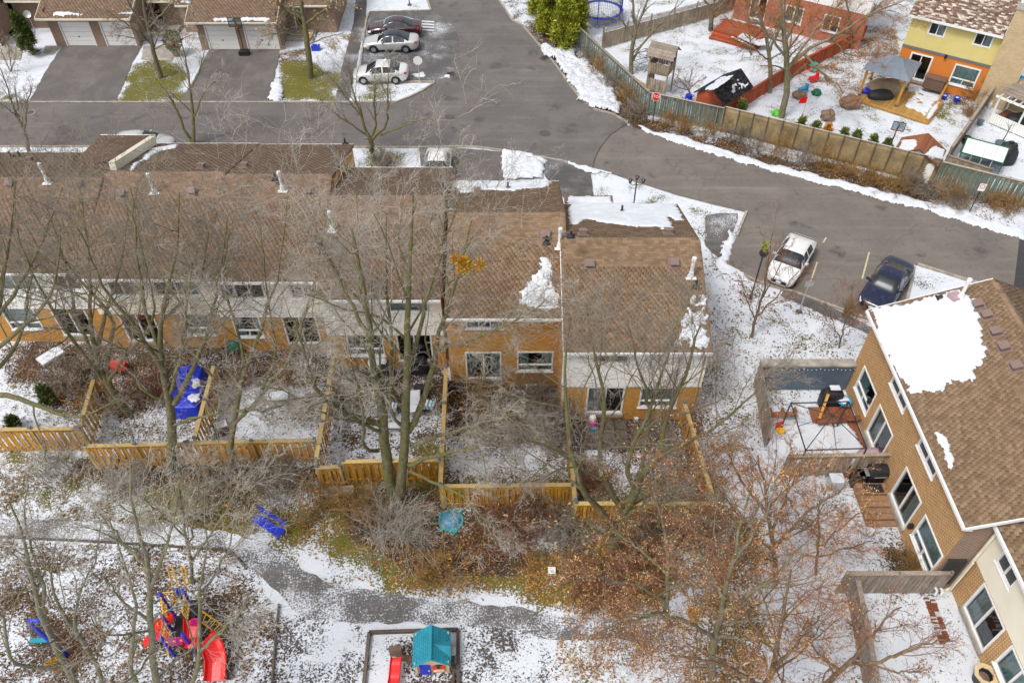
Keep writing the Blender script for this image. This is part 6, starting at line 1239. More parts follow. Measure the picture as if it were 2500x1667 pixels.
t = thing('lamp_post', 'dark lamp post foot in the snow above the parking bay', 'lamp post', P(1000, 13)); MB().tube([(0, 0, 0), (0, 0, 3.2)], .05, 8).build('pole', M['black_metal'], t); MB().lathe([(.2, 0), (.2, .06), (.1, .1)], 12).build('base', M['iron'], t)

# ---------------------------------------------------------------- park furniture
b0, b1 = P(614, 1268, .45), P(682, 1310, .45); d = b1 - b0; L_ = float(np.linalg.norm(d)); t = thing('park_bench', 'blue perforated metal park bench on the leafy grass', 'bench', b0 * np.array([1, 1, 0]), math.atan2(d[1], d[0]))
for k in range(3): MB().box((L_ / 2, .02 + k * .14, .45), (L_, .13, .03)).build('seat_slat', M['blue'], t)
for k in range(2): MB().box((L_ / 2, .5 + k * .05, .68 + k * .14), (L_, .03, .13)).build('back_slat', M['blue'], t)
for x in (.25, L_ - .25): MB().tube([(x, .05, 0), (x, .05, .42), (x, .4, .42), (x, .48, .6), (x, .56, .9)], .03, 6).build('leg', M['blue'], t); MB().tube([(x, .4, 0), (x, .4, .42)], .03, 6).build('leg', M['blue'], t)
t = thing('turtle_sandbox', 'round blue turtle shell sandbox cover with turquoise rim below the fence', 'sandbox', P(1101, 1272)); MB().lathe([(.001, .38), (.2, .36), (.36, .3), (.45, .2), (.46, .1), (.52, .08), (.5, .0)], 28).build('shell', M['sky_blue'], t, smooth=True)
MB().lathe([(.5, .0), (.57, .02), (.57, .1), (.5, .1)], 28, closed=True).build('rim', M['turquoise'], t)
for a in (.9, 2.6, -1.2, 4.0): MB().box((.58 * math.cos(a), .58 * math.sin(a), .07), (.22, .16, .1), rz=a).build('flipper', M['turquoise'], t)
MB().tube([(-.14, -.1, .375), (-.16, .12, .37), (.0, .2, .375), (.15, .1, .37), (.12, -.14, .37)], .02, 5).build('shell_ridge', M['teal'], t)
t = thing('utility_cover', 'small white square utility cover among the fallen leaves', 'utility cover', P(1347, 1398)); MB().box((0, 0, .1), (.3, .3, .2)).build('box', M['concrete'], t); MB().box((0, 0, .22), (.32, .32, .04)).build('lid', M['white'], t)
# sandbox frame
t = thing('sandbox_frame', 'dark timber sandbox frame around the playhouse and red slide', 'sandbox'
, P(1000, 1600)); A1, B1 = P(902, 1545), P(1118, 1538); A2, B2 = P(880, 1760), P(1120, 1760)
for a, b in ((A1, B1), (A1, A2), (B1, B2)): MB().beam(a + np.array([0, 0, .08]), b + np.array([0, 0, .08]), .13, .16).build('timber', M['timber'], t, world=True)
MB().beam(P(1107, 1590, .07), P(1107, 1760, .07), .08, .14).build('timber', M['timber'], t, world=True)
for nm, pts in (('thin black edging along the top of the mulch playground', [(-60,1305),(45,1312),(250,1322),(561,1342),(601,1388)]), ('dark timber edging between the mulch playground and the speckled snow', [(681,1474),(672,1560),(664,1667),(660,1720)])):
 t = thing('playground_edging', nm, 'edging', P(*pts[1]))
 for a, b in zip(pts[:-1], pts[1:]): MB().beam(P(*a, .05), P(*b, .05), .07, .12).build('edge_board', M['timber'], t, world=True)
# playhouse
c = P(1058, 1606); t = thing('playhouse', 'plastic playhouse with teal shingled roof, blue door and red shuttered window', 'playhouse', c, R(3)); w2, d2, hw_, hr = .62, .58, 1.0, 1.55
V = [(-w2, -d2, 0), (w2, -d2, 0), (w2, d2, 0), (-w2, d2, 0), (-w2, -d2, hw_), (w2, -d2, hw_), (w2, d2, hw_), (-w2, d2, hw_), (0, -d2, hr - .06), (0, d2, hr - .06)]
obj('wall', V, [(0, 1, 5, 8, 4), (2, 3, 7, 9, 6), (1, 2, 6, 5), (3, 0, 4, 7)], M['beige'], t)
for s in (-1, 1):
 e = [(s * (w2 + .12), -d2 - .12, hw_ - .12), (s * (w2 + .12), d2 + .12, hw_ - .12), (0, d2 + .12, hr), (0, -d2 - .12, hr)]; ro = MB().slab(e if s > 0 else e[::-1], (0, 0, -.05)).build('roof', M['teal'], t)
 up = nv(np.array(e[3]) - np.array(e[0])); Ls = float(np.linalg.norm(np.array(e[3]) - np.array(e[0]))); nn = np.cross((0, s, 0), up) * 1.0
 nn = nn if nn[2] > 0 else -nn
 for j in range(8):
  for i in range(9):
   wd = (2 * d2 + .24) / 9; a = np.array(e[0]) + up * (j + .5) * Ls / 8 + np.array([0, (i + .5 + (.25 if j % 2 else -.25)) * wd, 0]) + nn * .012
   if abs(a[1]) > d2 + .06: continue
   Mx = Matrix((Vector((0, 1, 0)), Vector(up), Vector(nn))).transposed(); MB().box(a, (wd - .02, Ls / 8 - .018, .02), M=Mx).build('roof_tile', M['teal'], ro)
MB().beam((0, -d2 - .13, hr + .03), (0, d2 + .13, hr + .03), .09, .05).build('ridge', M['teal'], t)
dm = [(.15, -d2 + .1, hw_ + .12), (w2 + .2, -d2 - .1, hw_ - .1), (w2 + .2, d2 * .3, hw_ - .1), (.2, d2 * .3, hw_ + .12)]; MB().add([(w2 + .13, -.05, hw_ + .18), (w2 + .13, -.42, hw_ - .06), (w2 + .13, .32, hw_ - .06), (.12, -.05, hr - .1)], [(0, 1, 3), (2, 0, 3), (1, 0, 2)]).build('dormer', M['teal'], t)
MB().box((-.28, -d2 - .04, .42), (.42, .06, .8)).build('door', M['blue'], t)
for i in (-1, 1):
 for j in (0, 1): MB().box((-.28 + i * .09, -d2 - .075, .58 + j * .14), (.11, .02, .09)).build('door_panel', M['blue'], t)
MB().lathe([(.001, .03), (.03, .02), (.03, 0)], 8, (-.13, -d2 - .09, .4), 'y').build('door_knob', M['white'], t)
MB().lathe([(.001, -.03), (.17, -.03), (.17, .03)], 16, (.26, -d2 - .03, .62), 'y').build('window', M['black'], t)
for s in (-1, 1): MB().box((.26 + s * .16, -d2 - .06, .62), (.16, .04, .26)).build('shutter', M['red'], t)
MB().box((.26, -d2 - .09, .44), (.4, .12, .05)).build('flower_box', M['beige'], t); MB().box((w2 + .16, .12, .3), (.3, .36, .06)).build('side_table', M['metal'], t)
for s in (-1, 1):
 for y in (-d2, d2): MB().box((s * w2, y, .5), (.1, .1, 1.0)).build('corner_post', M['beige'], t)
# red slide
t = thing('toy_slide', 'small red plastic slide in the sandbox with a brown step', 'slide', P(968, 1640)); a = P(968, 1604, .62); b = P(958, 1690, .12); dd = b - a; n_ = 14
V = []; Fc = []
for i in range(n_ + 1):
 f = i / n_; q = a + dd * f; q[2] = .62 - .5 * f + .05 * math.sin(f * 9)
 for x, z in ((-.22, .12), (-.2, .13), (-.17, 0), (.17, 0), (.2, .13), (.22, .12), (.22, -.04), (-.22, -.04)): V.append((q[0] + x, q[1], q[2] + z))
for i in range(n_):
 for k in range(8): Fc.append((i * 8 + k, i * 8 + (k + 1) % 8, i * 8 + 8 + (k + 1) % 8, i * 8 + 8 + k))
obj('chute', V, Fc, M['red'], t, world=True); a2 = P(968, 1602, 0); MB().box(a2 + np.array([0, .1, .3]), (.5, .2, .6)).build('ladder', M['fascia'], t, world=True); MB().tube([P(984, 1605, .3), P(1005, 1610, .12)], .12, 10).build('log_step', M['fascia'], t, world=True)

# ---------------------------------------------------------------- play structure (left)
pz = .95; c = P(452, 1560); t = thing('play_structure', 'red, blue and yellow play structure with a curved red slide on the mulch', 'play structure', c)
def Q(px, py, z): return P(px, py, z)
dc = [Q(424, 1575, pz), Q(492, 1560, pz), Q(462, 1470, pz), Q(432, 1480, pz)]
pf = MB().slab([Q(418, 1570, pz), Q(478, 1566, pz), Q(484, 1500, pz), Q(430, 1502, pz)], (0, 0, -.08)).build('platform', M['black'], t, world=True); MB().slab([Q(436, 1508, pz + .35), Q(476, 1506, pz + .35), Q(488, 1462, pz + .35), Q(450, 1464, pz + .35)], (0, 0, -.08)).build('platform', M['black'], t, world=True)
for (px, py, zt, zt0) in ((426, 1600, 1.75, 0), (478, 1594, 1.75, 0), (436, 1560, 2.0, 0), (470, 1500, 2.2, 0), (430, 1508, 2.1, 0), (486, 1505, 2.3, 0)):
 g_ = P(px, py); MB().tube([g_, g_ + np.array([0, 0, zt])], .065, 10).build('post', M['blue'], t, world=True); MB().lathe([(.075, 0), (.08, .06), (.001, .11)], 10, g_ + np.array([0, 0, zt])).build('post_cap', M['blue'], t, world=True)
def panel_bars(a, b, z0, z1, n, nm='rail_panel'):
 mb = MB(); mb.tube([a + np.array([0, 0, z0]), a + np.array([0, 0, z1]), b + np.array([0, 0, z1]), b + np.array([0, 0, z0])], .03, 6); pn = mb.build(nm, M['yellow'], t, world=True); MB().tube([a + np.array([0, 0, z0]), b + np.array([0, 0, z0])], .03, 6).build('rail', M['yellow'], pn, world=True)
 for k in range(1, n): q = a + (b - a) * k / n; MB().tube([q + np.array([0, 0, z0]), q + np.array([0, 0, z1])], .02, 5).build('bar', M['yellow'], pn, world=True)
z0v = np.array([1, 1, 0]); panel_bars(P(430, 1508) * z0v, P(436, 1560) * z0v, 1.35, 2.0, 7); panel_bars(P(470, 1500) * z0v, P(430, 1504) * z0v, 1.35, 2.1, 6); panel_bars(P(436, 1560) * z0v, P(426, 1600) * z0v, 1.0, 1.6, 6); panel_bars(P(486, 1505) * z0v, P(482, 1550) * z0v, 1.4, 2.1, 6)
for a, b in (((448, 1470), (462, 1475)), ((480, 1470), (488, 1468))):
 p_, q_ = P(*a), P(*b); MB().tube([p_ + np.array([0, 0, 1.5]), p_ + np.array([0, .3, 2.5]), q_ + np.array([0, .3, 2.5]), q_ + np.array([0, 0, 1.6])], .03, 6).build('hand_loop', M['yellow'], t, world=True)
a, b = P(424, 1601), P(479, 1595); MB().slab([a + np.array([0, 0, .95]), b + np.array([0, 0, .95]), b + np.array([0, 0, 1.55]), a + np.array([0, 0, 1.55])], (0, .05, 0)).build('magenta_panel', M['magenta'], t, world=True)
for f in (.2, .5, .8): q = a + (b - a) * f; MB().lathe([(.001, -.03), (.06, -.03), (.06, 0)], 12, q + np.array([0, -.02, 1.4]), 'y').build('dial', M['beige'], t, world=True)
# climber of red discs
for (px, py, z) in ((408, 1510, 1.5), (384, 1525, 1.15), (396, 1548, .85), (366, 1563, .4)):
 q = P(px, py, z); MB().lathe([(.001, .05), (.24, .04), (.27, 0), (.24, -.03), (.001, -.04)], 18, q).build('climb_disc', M['red'], t, world=True, smooth=False)
MB().tube([P(404, 1490, 1.7), P(412, 1515, 1.4), P(390, 1548, .6), P(385, 1560, .05)], .035, 6).build('climb_pole', M['yellow'], t, world=True); MB().tube([P(384, 1520, 1.3), P(402, 1560, .5), P(412, 1600, .05)], .035, 6).build('climb_pole', M['yellow'], t, world=True)
# horizontal ladder to the right
r0, r1 = P(492, 1490, 1.5), P(550, 1530, .5); s0, s1 = P(484, 1512, 1.5), P(530, 1545, .5)
MB().tube([r0, r1], .03, 6).build('ladder_rail', M['yellow'], t, world=True); MB().tube([s0, s1], .03, 6).build('ladder_rail', M['yellow'], t, world=True)
for k in range(6): f = k / 5; MB().tube([r0 + (r1 - r0) * f, s0 + (s1 - s0) * f], .022, 5).build('rung', M['yellow'], t, world=True)
MB().tube([r1, r1 * z0v], .03, 6).build('ladder_leg', M['yellow'], t, world=True); MB().tube([s1, s1 * z0v], .03, 6).build('ladder_leg', M['yellow'], t, world=True)
# curved slide in two channels
def chute(pts, zs, w_, nm):
 pts = [P(x, y, z) for (x, y), z in zip(pts, zs)]; V = []; Fc = []
 P3 = []
 for i in range(len(pts) - 1):
  for k in range(6): P3.append(pts[i] + (pts[i + 1] - pts[i]) * k / 6)
 P3.append(pts[-1]); P3 = np.array(P3)
 for _ in range(3): P3[1:-1] = (P3[:-2] + P3[1:-1] * 2 + P3[2:]) / 4
 prof = [(-.5, .22), (-.46, .24), (-.4, .06), (-.2, 0), (.2, 0), (.4, .06), (.46, .24), (.5, .22), (.44, -.03), (.2, -.07), (-.2, -.07), (-.44, -.03)]
 for i, q in enumerate(P3):
  d = P3[min(i + 1, len(P3) - 1)] - P3[max(0, i - 1)]; s = np.array([d[1], -d[0], 0]); s = s / np.linalg.norm(s)
  for a, b in prof: V.append(q + s * a * w_ + np.array([0, 0, b]))
 m = len(prof)
 for i in range(len(P3) - 1):
  for k in range(m): Fc.append((i * m + k, i * m + (k + 1) % m, (i + 1) * m + (k + 1) % m, (i + 1) * m + k))
 return obj(nm, V, Fc, M['red'], t, smooth=False, world=True)
chute([(470, 1512), (471, 1540), (466, 1580)], [1.35, 1.15, .9], .62, 'slide_chute'); chute([(500, 1560), (520, 1580), (530, 1610), (527, 1660)], [1.0, .75, .45, .2], .85, 'slide_chute')
MB().slab([P(462, 1528, 1.35), P(482, 1526, 1.35), P(484, 1510, 1.9), P(466, 1512, 1.9)], (0, .05, 0)).build('slide_hood', M['magenta'], t, world=True)
# single swing
t = thing('swing', 'blue curved swing arm with a teal seat at the left edge of the playground', 'swing', P(165, 1600)); g_ = P(165, 1600)
MB().tube([g_, g_ + np.array([-.25, .1, .9]), g_ + np.array([-.6, .3, 1.8]), g_ + np.array([-.72, .35, 2.2]), g_ + np.array([-.6, .35, 2.45]), g_ + np.array([-.35, .35, 2.5]), g_ + np.array([-.1, .3, 2.4])], .085, 10).build('arm', M['blue'], t, world=True, smooth=True)
sp = P(95, 1562, .4); MB().box(sp, (.75, .2, .05), rz=.05).build('seat', M['teal'], t, world=True);
for s in (-1, 1): MB().tube([sp + np.array([s * .33, 0, 0]), g_ + np.array([-.7 + s * .05, .35, 2.2])], .008, 4).build('chain', M['metal'], t, world=True)

# ---------------------------------------------------------------- back gardens of the row
t = thing('tarp_bundle', 'bright blue tarp draped over a tall garden load, dusted with snow', 'tarp', P(466, 1000)); lump(P(466, 996), (.9, .75, .95), 'tarp_blue', 'tarp', t, seed=5, amp=.16, sq=5); lump(P(478, 950), (.75, .55, 1.45), 'tarp_blue', 'tarp_top', t, seed=8, amp=.16, sq=5); snow_field('snow', [(462,930),(486,922),(488,945),(468,950)], (0, 0, 1.5), EX, EY, EZ, M['snow'], t, cell=.05, hgt=.05, jag=.15); snow_field('snow', [(458,966),(488,960),(488,976),(462,980)], (0, 0, 1.12), EX, EY, EZ, M['snow'], t, cell=.05, hgt=.05, jag=.15)
def barbecue(label, px, py, rz=0, cov=True, s=1.0):
 t = thing('barbecue', label, 'barbecue', P(px, py), rz)
 if cov:
  q = P(px, py); lump(q, (.5 * s, .28 * s, .95 * s), 'cover_black', 'cover', t, seed=int(px), amp=.08, sq=5.5)
 else:
  MB().box((0, 0, .45), (.7, .5, .7)).build('cabinet', M['black'], t); MB().lathe([(.34, -.42), (.36, -.4), (.36, .4), (.34, .42)], 16, (0, 0, .85), 'x').build('hood', M['black'], t);
  for sx in (-1, 1): MB().box((sx * .65, 0, .82), (.5, .45, .05)).build('side_shelf', M['metal'], t)
  MB().tube([(-.3, -.4, .9), (.3, -.4, .9)], .02, 6).build('handle', M['metal'], t)
  for sx in (-1, 1):
   for sy in (-1, 1): MB().lathe([(.001, -.02), (.08, -.02), (.08, .02), (.001, .02)], 10, (sx * .3, sy * .2, .08), 'x').build('wheel', M['rubber'], t)
 return t
barbecue('black covered barbecue left of the patio step in the striped chair garden', 945, 925, .1); barbecue('black covered barbecue right of the patio door in the striped chair garden', 1022, 905, .0, s=1.05); barbecue('black covered bundle against the fence in the striped chair garden', 1030, 965, .2, s=.8); barbecue('black covered barbecue below the patio door of the all brick house', 1118, 965, 0.1)
bq = barbecue('black covered grill with snow on its lid by the blue plank wall', 2022, 985, 0, s=1.1); MB().box((0, 0, 1.25), (.5, .32, .05)).build('snow', M['snow'], bq)
barbecue('open black and steel barbecue on the deck below the mossy fence', 2128, 1175, R(3), cov=False)
def lounge(label, px, py, rz):
 t = thing('garden_chair', label, 'chair', P(px, py), rz, 'striped garden chairs')
 for k in range(6): MB().box((-.24 + k * .096, 0, .4), (.09, .6, .03)).build('seat_slat', M['sky_blue'] if k % 2 else M['sign_white'], t); o_ = MB().box((-.24 + k * .096, 0, .3), (.09, .03, .6)).build('back_slat', M['sky_blue'] if k % 2 else M['sign_white'], t); o_.location = (0, .32, .42); o_.rotation_euler = (-.35, 0, 0)
 for sx in (-.3, .3): MB().tube([(sx, -.3, 0), (sx, -.3, .6), (sx, .3, .6), (sx, .45, .95)], .02, 6).build('frame', M['metal'], t); MB().tube([(sx, .3, 0), (sx, .3, .6)], .02, 6).build('leg', M['metal'], t)
lounge('blue and white striped garden chair, left one behind the forked tree', 957, 1005, R(175)); lounge('blue and white striped garden chair against the right fence of the same garden', 1048, 1000, R(170))
def table(label, px, py, w_, d_, h_, m='fascia', rz=0, snow=True, rnd_=False):
 t = thing('garden_table', label, 'table', P(px, py), rz)
 if rnd_: MB().lathe([(.001, h_), (w_ / 2, h_), (w_ / 2, h_ - .04), (.001, h_ - .04)], 20).build('top', M[m], t)
 else: MB().box((0, 0, h_), (w_, d_, .05)).build('top', M[m], t)
 for sx in (-1, 1):
  for sy in (-1, 1): MB().box((sx * w_ * .35, sy * d_ * .35, h_ / 2), (.06, .06, h_)).build('leg', M[m], t)
 if snow:
  V = MB().box((0, 0, h_ + .05), (w_ * .92, d_ * .9, .06)) if not rnd_ else MB().lathe([(.001, h_ + .07), (w_ * .4, h_ + .06), (w_ * .48, h_ + .01)], 18); V.build('snow', M['snow'], t)
table('oblong garden table under snow between the striped chairs', 1010, 1000, .8, 1.4, .7, 'white', .1); table('round snowy garden table by the orange brick wall', 925, 905, 1.0, 1.0, .75, 'white', rnd_=True); table('low snowy bench table in front of the striped chairs', 966, 1052, 1.0, .35, .4, 'fascia'); table('grey mesh garden table tipped with snow at the far left', 137, 890, 1.3, .8, .7, 'metal', .9); table('small snowy table behind the fence corner of the square garden', 690, 985, .9, .6, .6, 'fascia', .1)
t = thing('garden_chair', 'pale folded lounge chair in the left part of the striped chair garden', 'chair', P(842, 960)); MB().box((0, 0, .45), (.5, 1.1, .05)).build('seat', M['metal'], t); o_ = MB().box((0, 0, .4), (.5, .04, .8)).build('backrest', M['metal'], t); o_.location = (0, .55, .45); o_.rotation_euler = (-.3, 0, 0)
for sx in (-.22, .22): MB().tube([(sx, -.5, 0), (sx, -.5, .45)], .02, 5).build('leg', M['metal'], t); MB().tube([(sx, .5, 0), (sx, .5, .45)], .02, 5).build('leg', M['metal'], t)
t = thing('planter_box', 'dark wooden planter with snow in the corner of the square garden', 'planter', P(545, 1052), .5); MB().box((0, 0, .25), (.75, .6, .5)).build('box', M['fascia'], t); MB().box((0, 0, .52), (.6, .45, .06)).build('snow', M['snow'], t)
t = thing('garden_cart', 'red toy cart in the shaded garden left of the big trunk', 'cart', P(292, 905)); MB().box((0, 0, .4), (.9, .5, .35)).build('tub', M['red'], t);
for sx in (-.3, .3):
 for sy in (-.26, .26): MB().lathe([(.001, -.03), (.13, -.03), (.13, .03), (.001, .03)], 12, (sx, sy, .13), 'y').build('wheel', M['rubber'], t)
t = thing('plant_pot', 'dark round pot with a snow cap in the square garden', 'plant pot', P(672, 975)); MB().lathe([(.2, 0), (.28, .4), (.26, .42), (.001, .4)], 14).build('pot', M['black'], t); MB().lathe([(.001, .5), (.18, .46), (.25, .4)], 14).build('snow', M['snow'], t)
t = thing('lawn_sled', 'green plastic lid leaning on the brick wall', 'sled', P(572, 862)); o_ = MB().lathe([(.001, .03), (.3, .0), (.34, .05), (.36, .05), (.3, -.03), (.001, 0)], 18).build('disc', M['dkgreen'], t); o_.location = (0, .1, .5); o_.rotation_euler = (1.0, 0, 0)
t = thing('toy_pram', 'pink and white toy beside the end house patio door', 'toy', P(1445, 1040)); MB().box((0, 0, .35), (.35, .45, .3)).build('basket', M['magenta'], t); MB().lathe([(.001, .3), (.16, .22), (.2, 0)], 12, (0, .08, .48)).build('hood', M['sign_white'], t); MB().box((.05, -.15, .15), (.3, .4, .1)).build('base', M['sky_blue'], t)
pv = thing('patio_paving', 'dark square paving slabs in the end house garden', 'paving', P(1460, 1080))
for i in range(4):
 for j in range(3): q = P(1415, 1098); MB().box((q[0] + .3 + i * .62, q[1] + .3 + j * .62, .025), (.58, .58, .05)).build('slab', M['timber'], pv, world=True)
t = thing('wall_box', 'small white meter box on the end house wall', 'meter box', PY(1552, 1022, 25.4)); MB().box((0, -.06, 0), (.22, .12, .3)).build('box', M['white'], t); MB().box((0, -.13, .02), (.18, .02, .22)).build('cover', M['white'], t)

# ---------------------------------------------------------------- gardens of the right block
gf = thing('gazebo', 'bare black metal gazebo frame standing in the snowy right garden', 'gazebo', P(2020, 1060)); zt = 2.15; cs = [P(1931, 984, zt), P(2072, 980, zt), P(2116, 1094, zt), P(1967, 1099, zt)]
for i in range(4):
 MB().tube([cs[i], cs[(i + 1) % 4]], .035, 6).build('top_bar', M['black_metal'], gf, world=True); MB().tube([cs[i] * z0v, cs[i]], .04, 6).build('leg', M['black_metal'], gf, world=True)
ap = sum(cs) / 4 + np.array([0, 0, .75])
for i in range(4):
 MB().tube([cs[i], ap], .022, 6).build('rafter', M['black_metal'], gf, world=True); m_ = (cs[i] + cs[(i + 1) % 4]) / 2; MB().tube([m_, ap], .018, 6).build('rafter', M['black_metal'], gf, world=True)
rd = thing('garden_deck', 'red brown deck boards along the golden brick wall, half under snow', 'deck', P(2110, 1050)); q0, q1 = P(2045, 1030), P(2140, 1130)
for i in range(11): x = 15.35 + i * .2; MB().box((x, (22.3 + 26.2) / 2 - .3, .1), (.185, 4.3, .05)).build('deck_board', M['deck_red'], rd, world=True)
snow_field('snow', [(1880,1040),(2060,1030),(2090,1060),(2105,1100),(2110,1140),(1900,1140)], (0, 0, .13), EX, EY, EZ, M['snow'], rd, cell=.07, hgt=.05, jag=.3)
for (a, b) in (((1995, 1030), (2110, 1018)), ((1870, 1012), (1945, 1010))):
 t = thing('bench_rail', 'low red brown bench rail %s' % ('on the deck under the gazebo frame' if a[0] > 1900 else 'at the left of the snowy right garden'), 'bench', P(*a)); MB().beam(P(*a, .45), P(*b, .45), .3, .05).build('seat', M['deck_red'], t, world=True)
 for f in (.1, .5, .9): q = P(*a) + (P(*b) - P(*a)) * f; MB().box(q + np.array([0, 0, .21]), (.1, .25, .42)).build('leg', M['deck_red'], t, world=True)
t = thing('timber_post', 'leaning bright golden timber post beside the covered grill', 'post', P(1998, 1026)); MB().beam(P(1998, 1028), P(2022, 962, 1.3), .13, .13).build('post', M['post_gold'], t, world=True); MB().box(P(1998, 1028, .1), (.25, .25, .2)).build('foot', M['deck_red'], t, world=True)
t = thing('metal_table', 'round lace metal table with a snow cap near the brick wall', 'table', P(2052, 995)); MB().lathe([(.001, .62), (.38, .62), (.38, .58), (.001, .58)], 20).build('top', M['sky_blue'], t); MB().lathe([(.001, .7), (.22, .68), (.28, .63)], 16).build('snow', M['snow'], t); MB().tube([(0, 0, 0), (0, 0, .6)], .04, 8).build('stem', M['metal'], t); MB().lathe([(.25, 0), (.25, .04), (.05, .08)], 12).build('base', M['metal'], t)
t = thing('toy_chair', 'red and yellow plastic toy chair at the left of the right garden', 'toy chair', P(1903, 1058), .3); MB().box((0, 0, .25), (.4, .4, .06)).build('seat', M['yellow'], t); MB().box((0, .2, .5), (.4, .05, .45)).build('backrest', M['red'], t)
for sx in (-.17, .17):
 for sy in (-.17, .17): MB().box((sx, sy, .12), (.05, .05, .24)).build('leg', M['red'], t)
t = thing('furniture_cover', 'dusty pink covered outdoor seat against the mossy fence', 'furniture cover', P(2128, 1118)); lump(P(2128, 1122), (.85, .4, .75), 'cover_pink', 'cover', t, seed=4, sq=3); lump(P(2112, 1130), (.5, .3, .4), 'cover_pink', 'cover_front', t, seed=6, sq=3)
wd = thing('garden_deck', 'stepped golden brown plank deck below the barbecue', 'deck', P(2120, 1240))
for k in range(7):
 z_ = .42 - .12 * (k // 2); y_ = 21.1 - k * .3; MB().box((16.85, y_, z_ / 2), (1.4, .28, z_)).build('deck_board', M['deck_brown'], wd, world=True)
t = thing('doormat', 'dark rubber doormat on the deck boards below the barbecue', 'mat', P(2140, 1215)); MB().box((16.9, 20.95, .435), (.9, .45, .02)).build('mat', M['black'], t, world=True); MB().box((16.9, 20.95, .447), (.8, .38, .01)).build('ribs', M['rubber'], t, world=True)
t = thing('storage_bin', 'white topped low bin at the foot of the mossy fence', 'bin', P(2035, 1185)); MB().box((0, 0, .3), (.6, .5, .6)).build('bin', M['metal'], t); MB().box((0, 0, .62), (.64, .54, .05)).build('lid', M['snow'], t)
t = thing('storage_bin', 'dark bin between the mossy fence and the open barbecue', 'bin', P(2085, 1180)); MB().box((0, 0, .4), (.5, .5, .8)).build('bin', M['black'], t); MB().box((0, 0, .82), (.54, .54, .05)).build('lid', M['rubber'], t)
bp = thing('brick_strip', 'narrow red brick strip with leaves crossing the bottom right snow', 'paving', P(2280, 1520))
for i in range(26):
 for j in range(2): a = P(2262, 1462) + (P(2302, 1574) - P(2262, 1462)) * i / 26; MB().box((a[0] + j * .23 + rnd.uniform(-.03, .03), a[1], .035), (.21, .1, .07), rz=rnd.uniform(-.1, .1)).build('brick', M['deck_red'] if rnd.random() < .75 else M['snow_speck'], bp, world=True)
t = thing('fire_pit', 'black round fire pit with a beige stone rim in the bottom right corner', 'fire pit', P(2392, 1660)); MB().lathe([(.3, 0), (.36, .35), (.4, .55), (.3, .55), (.24, .3), (.001, .28)], 18).build('bowl', M['black'], t); MB().lathe([(.28, .55), (.44, .55), (.46, .62), (.3, .62)], 8, closed=True).build('rim', M['beige'], t); MB().lathe([(.001, .4), (.2, .36), (.26, .3)], 12).build('ash', M['stone'], t)
# ---------------------------------------------------------------- in front of the garages
def hoop(label, px, py, hgt, rz, bw=1.1, bh=.75, base=True):
 t = thing('basketball_hoop', label, 'basketball hoop', P(px, py), rz)
 if base: MB().box((0, .1, .18), (.8, .6, .36)).build('base', M['black'], t)
 MB().tube([(0, .1, .2), (0, .1, hgt - .4), (0, -.3, hgt)], .045, 8).build('pole', M['black_metal'], t)
 mb = MB()
 for (c, d) in (((0, -.36, hgt + bh / 2), (bw, .03, .05)), ((0, -.36, hgt - bh / 2), (bw, .03, .05)), ((-bw / 2, -.36, hgt), (.05, .03, bh + .05)), ((bw / 2, -.36, hgt), (.05, .03, bh + .05)), ((0, -.36, hgt - .02), (.04, .03, bh))): mb.box(c, d)
 bb = mb.build('backboard', M['black_metal'], t); MB().box((0, -.355, hgt), (bw - .06, .012, bh - .06)).build('pane', M['glass'], bb)
 MB().lathe([(.21, 0), (.23, .015), (.21, .03)], 16, (0, -.6, hgt - .28), closed=True).build('rim', M['orange'], t)
 return t
hoop('portable basketball hoop with clear backboard in front of the garage doors', 597, 135, 3.0, 0); hoop('basketball hoop with black framed backboard behind the tan screen', 2168, 372, 2.3, -.4, .8, .65, False)
t = thing('plant_tub', 'leafy evergreen tub with a red bow and orange leaves by the garage entry', 'planter', P(432, 135)); MB().lathe([(.3, 0), (.4, .5), (.35, .5), (.001, .45)], 14).build('tub', M['fascia'], t)
t['label'] = 'brown planter tub with evergreen sprigs and a red bow beside the garages'
rr = np.random.default_rng(3); Vs = []; Fs = []
for k in range(900):
 a = rr.normal(size=3); a /= np.linalg.norm(a); q = a * rr.random() ** .4 * np.array([.75, .75, .95]) + np.array([0, 0, 1.3]); s = .09; b_ = rr.normal(size=(3, 3)) * s; n0 = len(Vs); Vs += list(q + b_); Fs.append((n0, n0 + 1, n0 + 2))
stuff(obj('foliage', Vs, Fs, M['needle_dark'], t)); MB().box((.1, -.75, 1.35), (.3, .1, .2)).build('bow', M['red'], t)
t = thing('toy_hoop', 'small blue and white toy hoop stand beside the porch lawn', 'toy', P(772, 122)); MB().box((0, 0, .2), (.7, .5, .4)).build('base', M['blue'], t); MB().tube([(-.25, 0, .4), (-.35, 0, 1.5), (.05, 0, 1.5), (.2, 0, .4)], .03, 6).build('frame', M['white'], t); MB().box((-.3, 0, 1.35), (.2, .1, .2)).build('ring', M['yellow'], t)
for lb, px, py in (('wreath on the cream front door at the top left', 21, 40),):
 q = P(px, 82); t = thing('door_wreath', 'dark round ' + lb, 'wreath', (-46.4, 69.72, 1.75)); MB().tube([(.17 * math.cos(a), -.05, .17 * math.sin(a)) for a in np.linspace(0, 2 * math.pi, 15)], .06, 6).build('ring', M['needle_dark'], t); MB().box((0, -.1, -.17), (.1, .06, .1)).build('bow', M['red'], t)
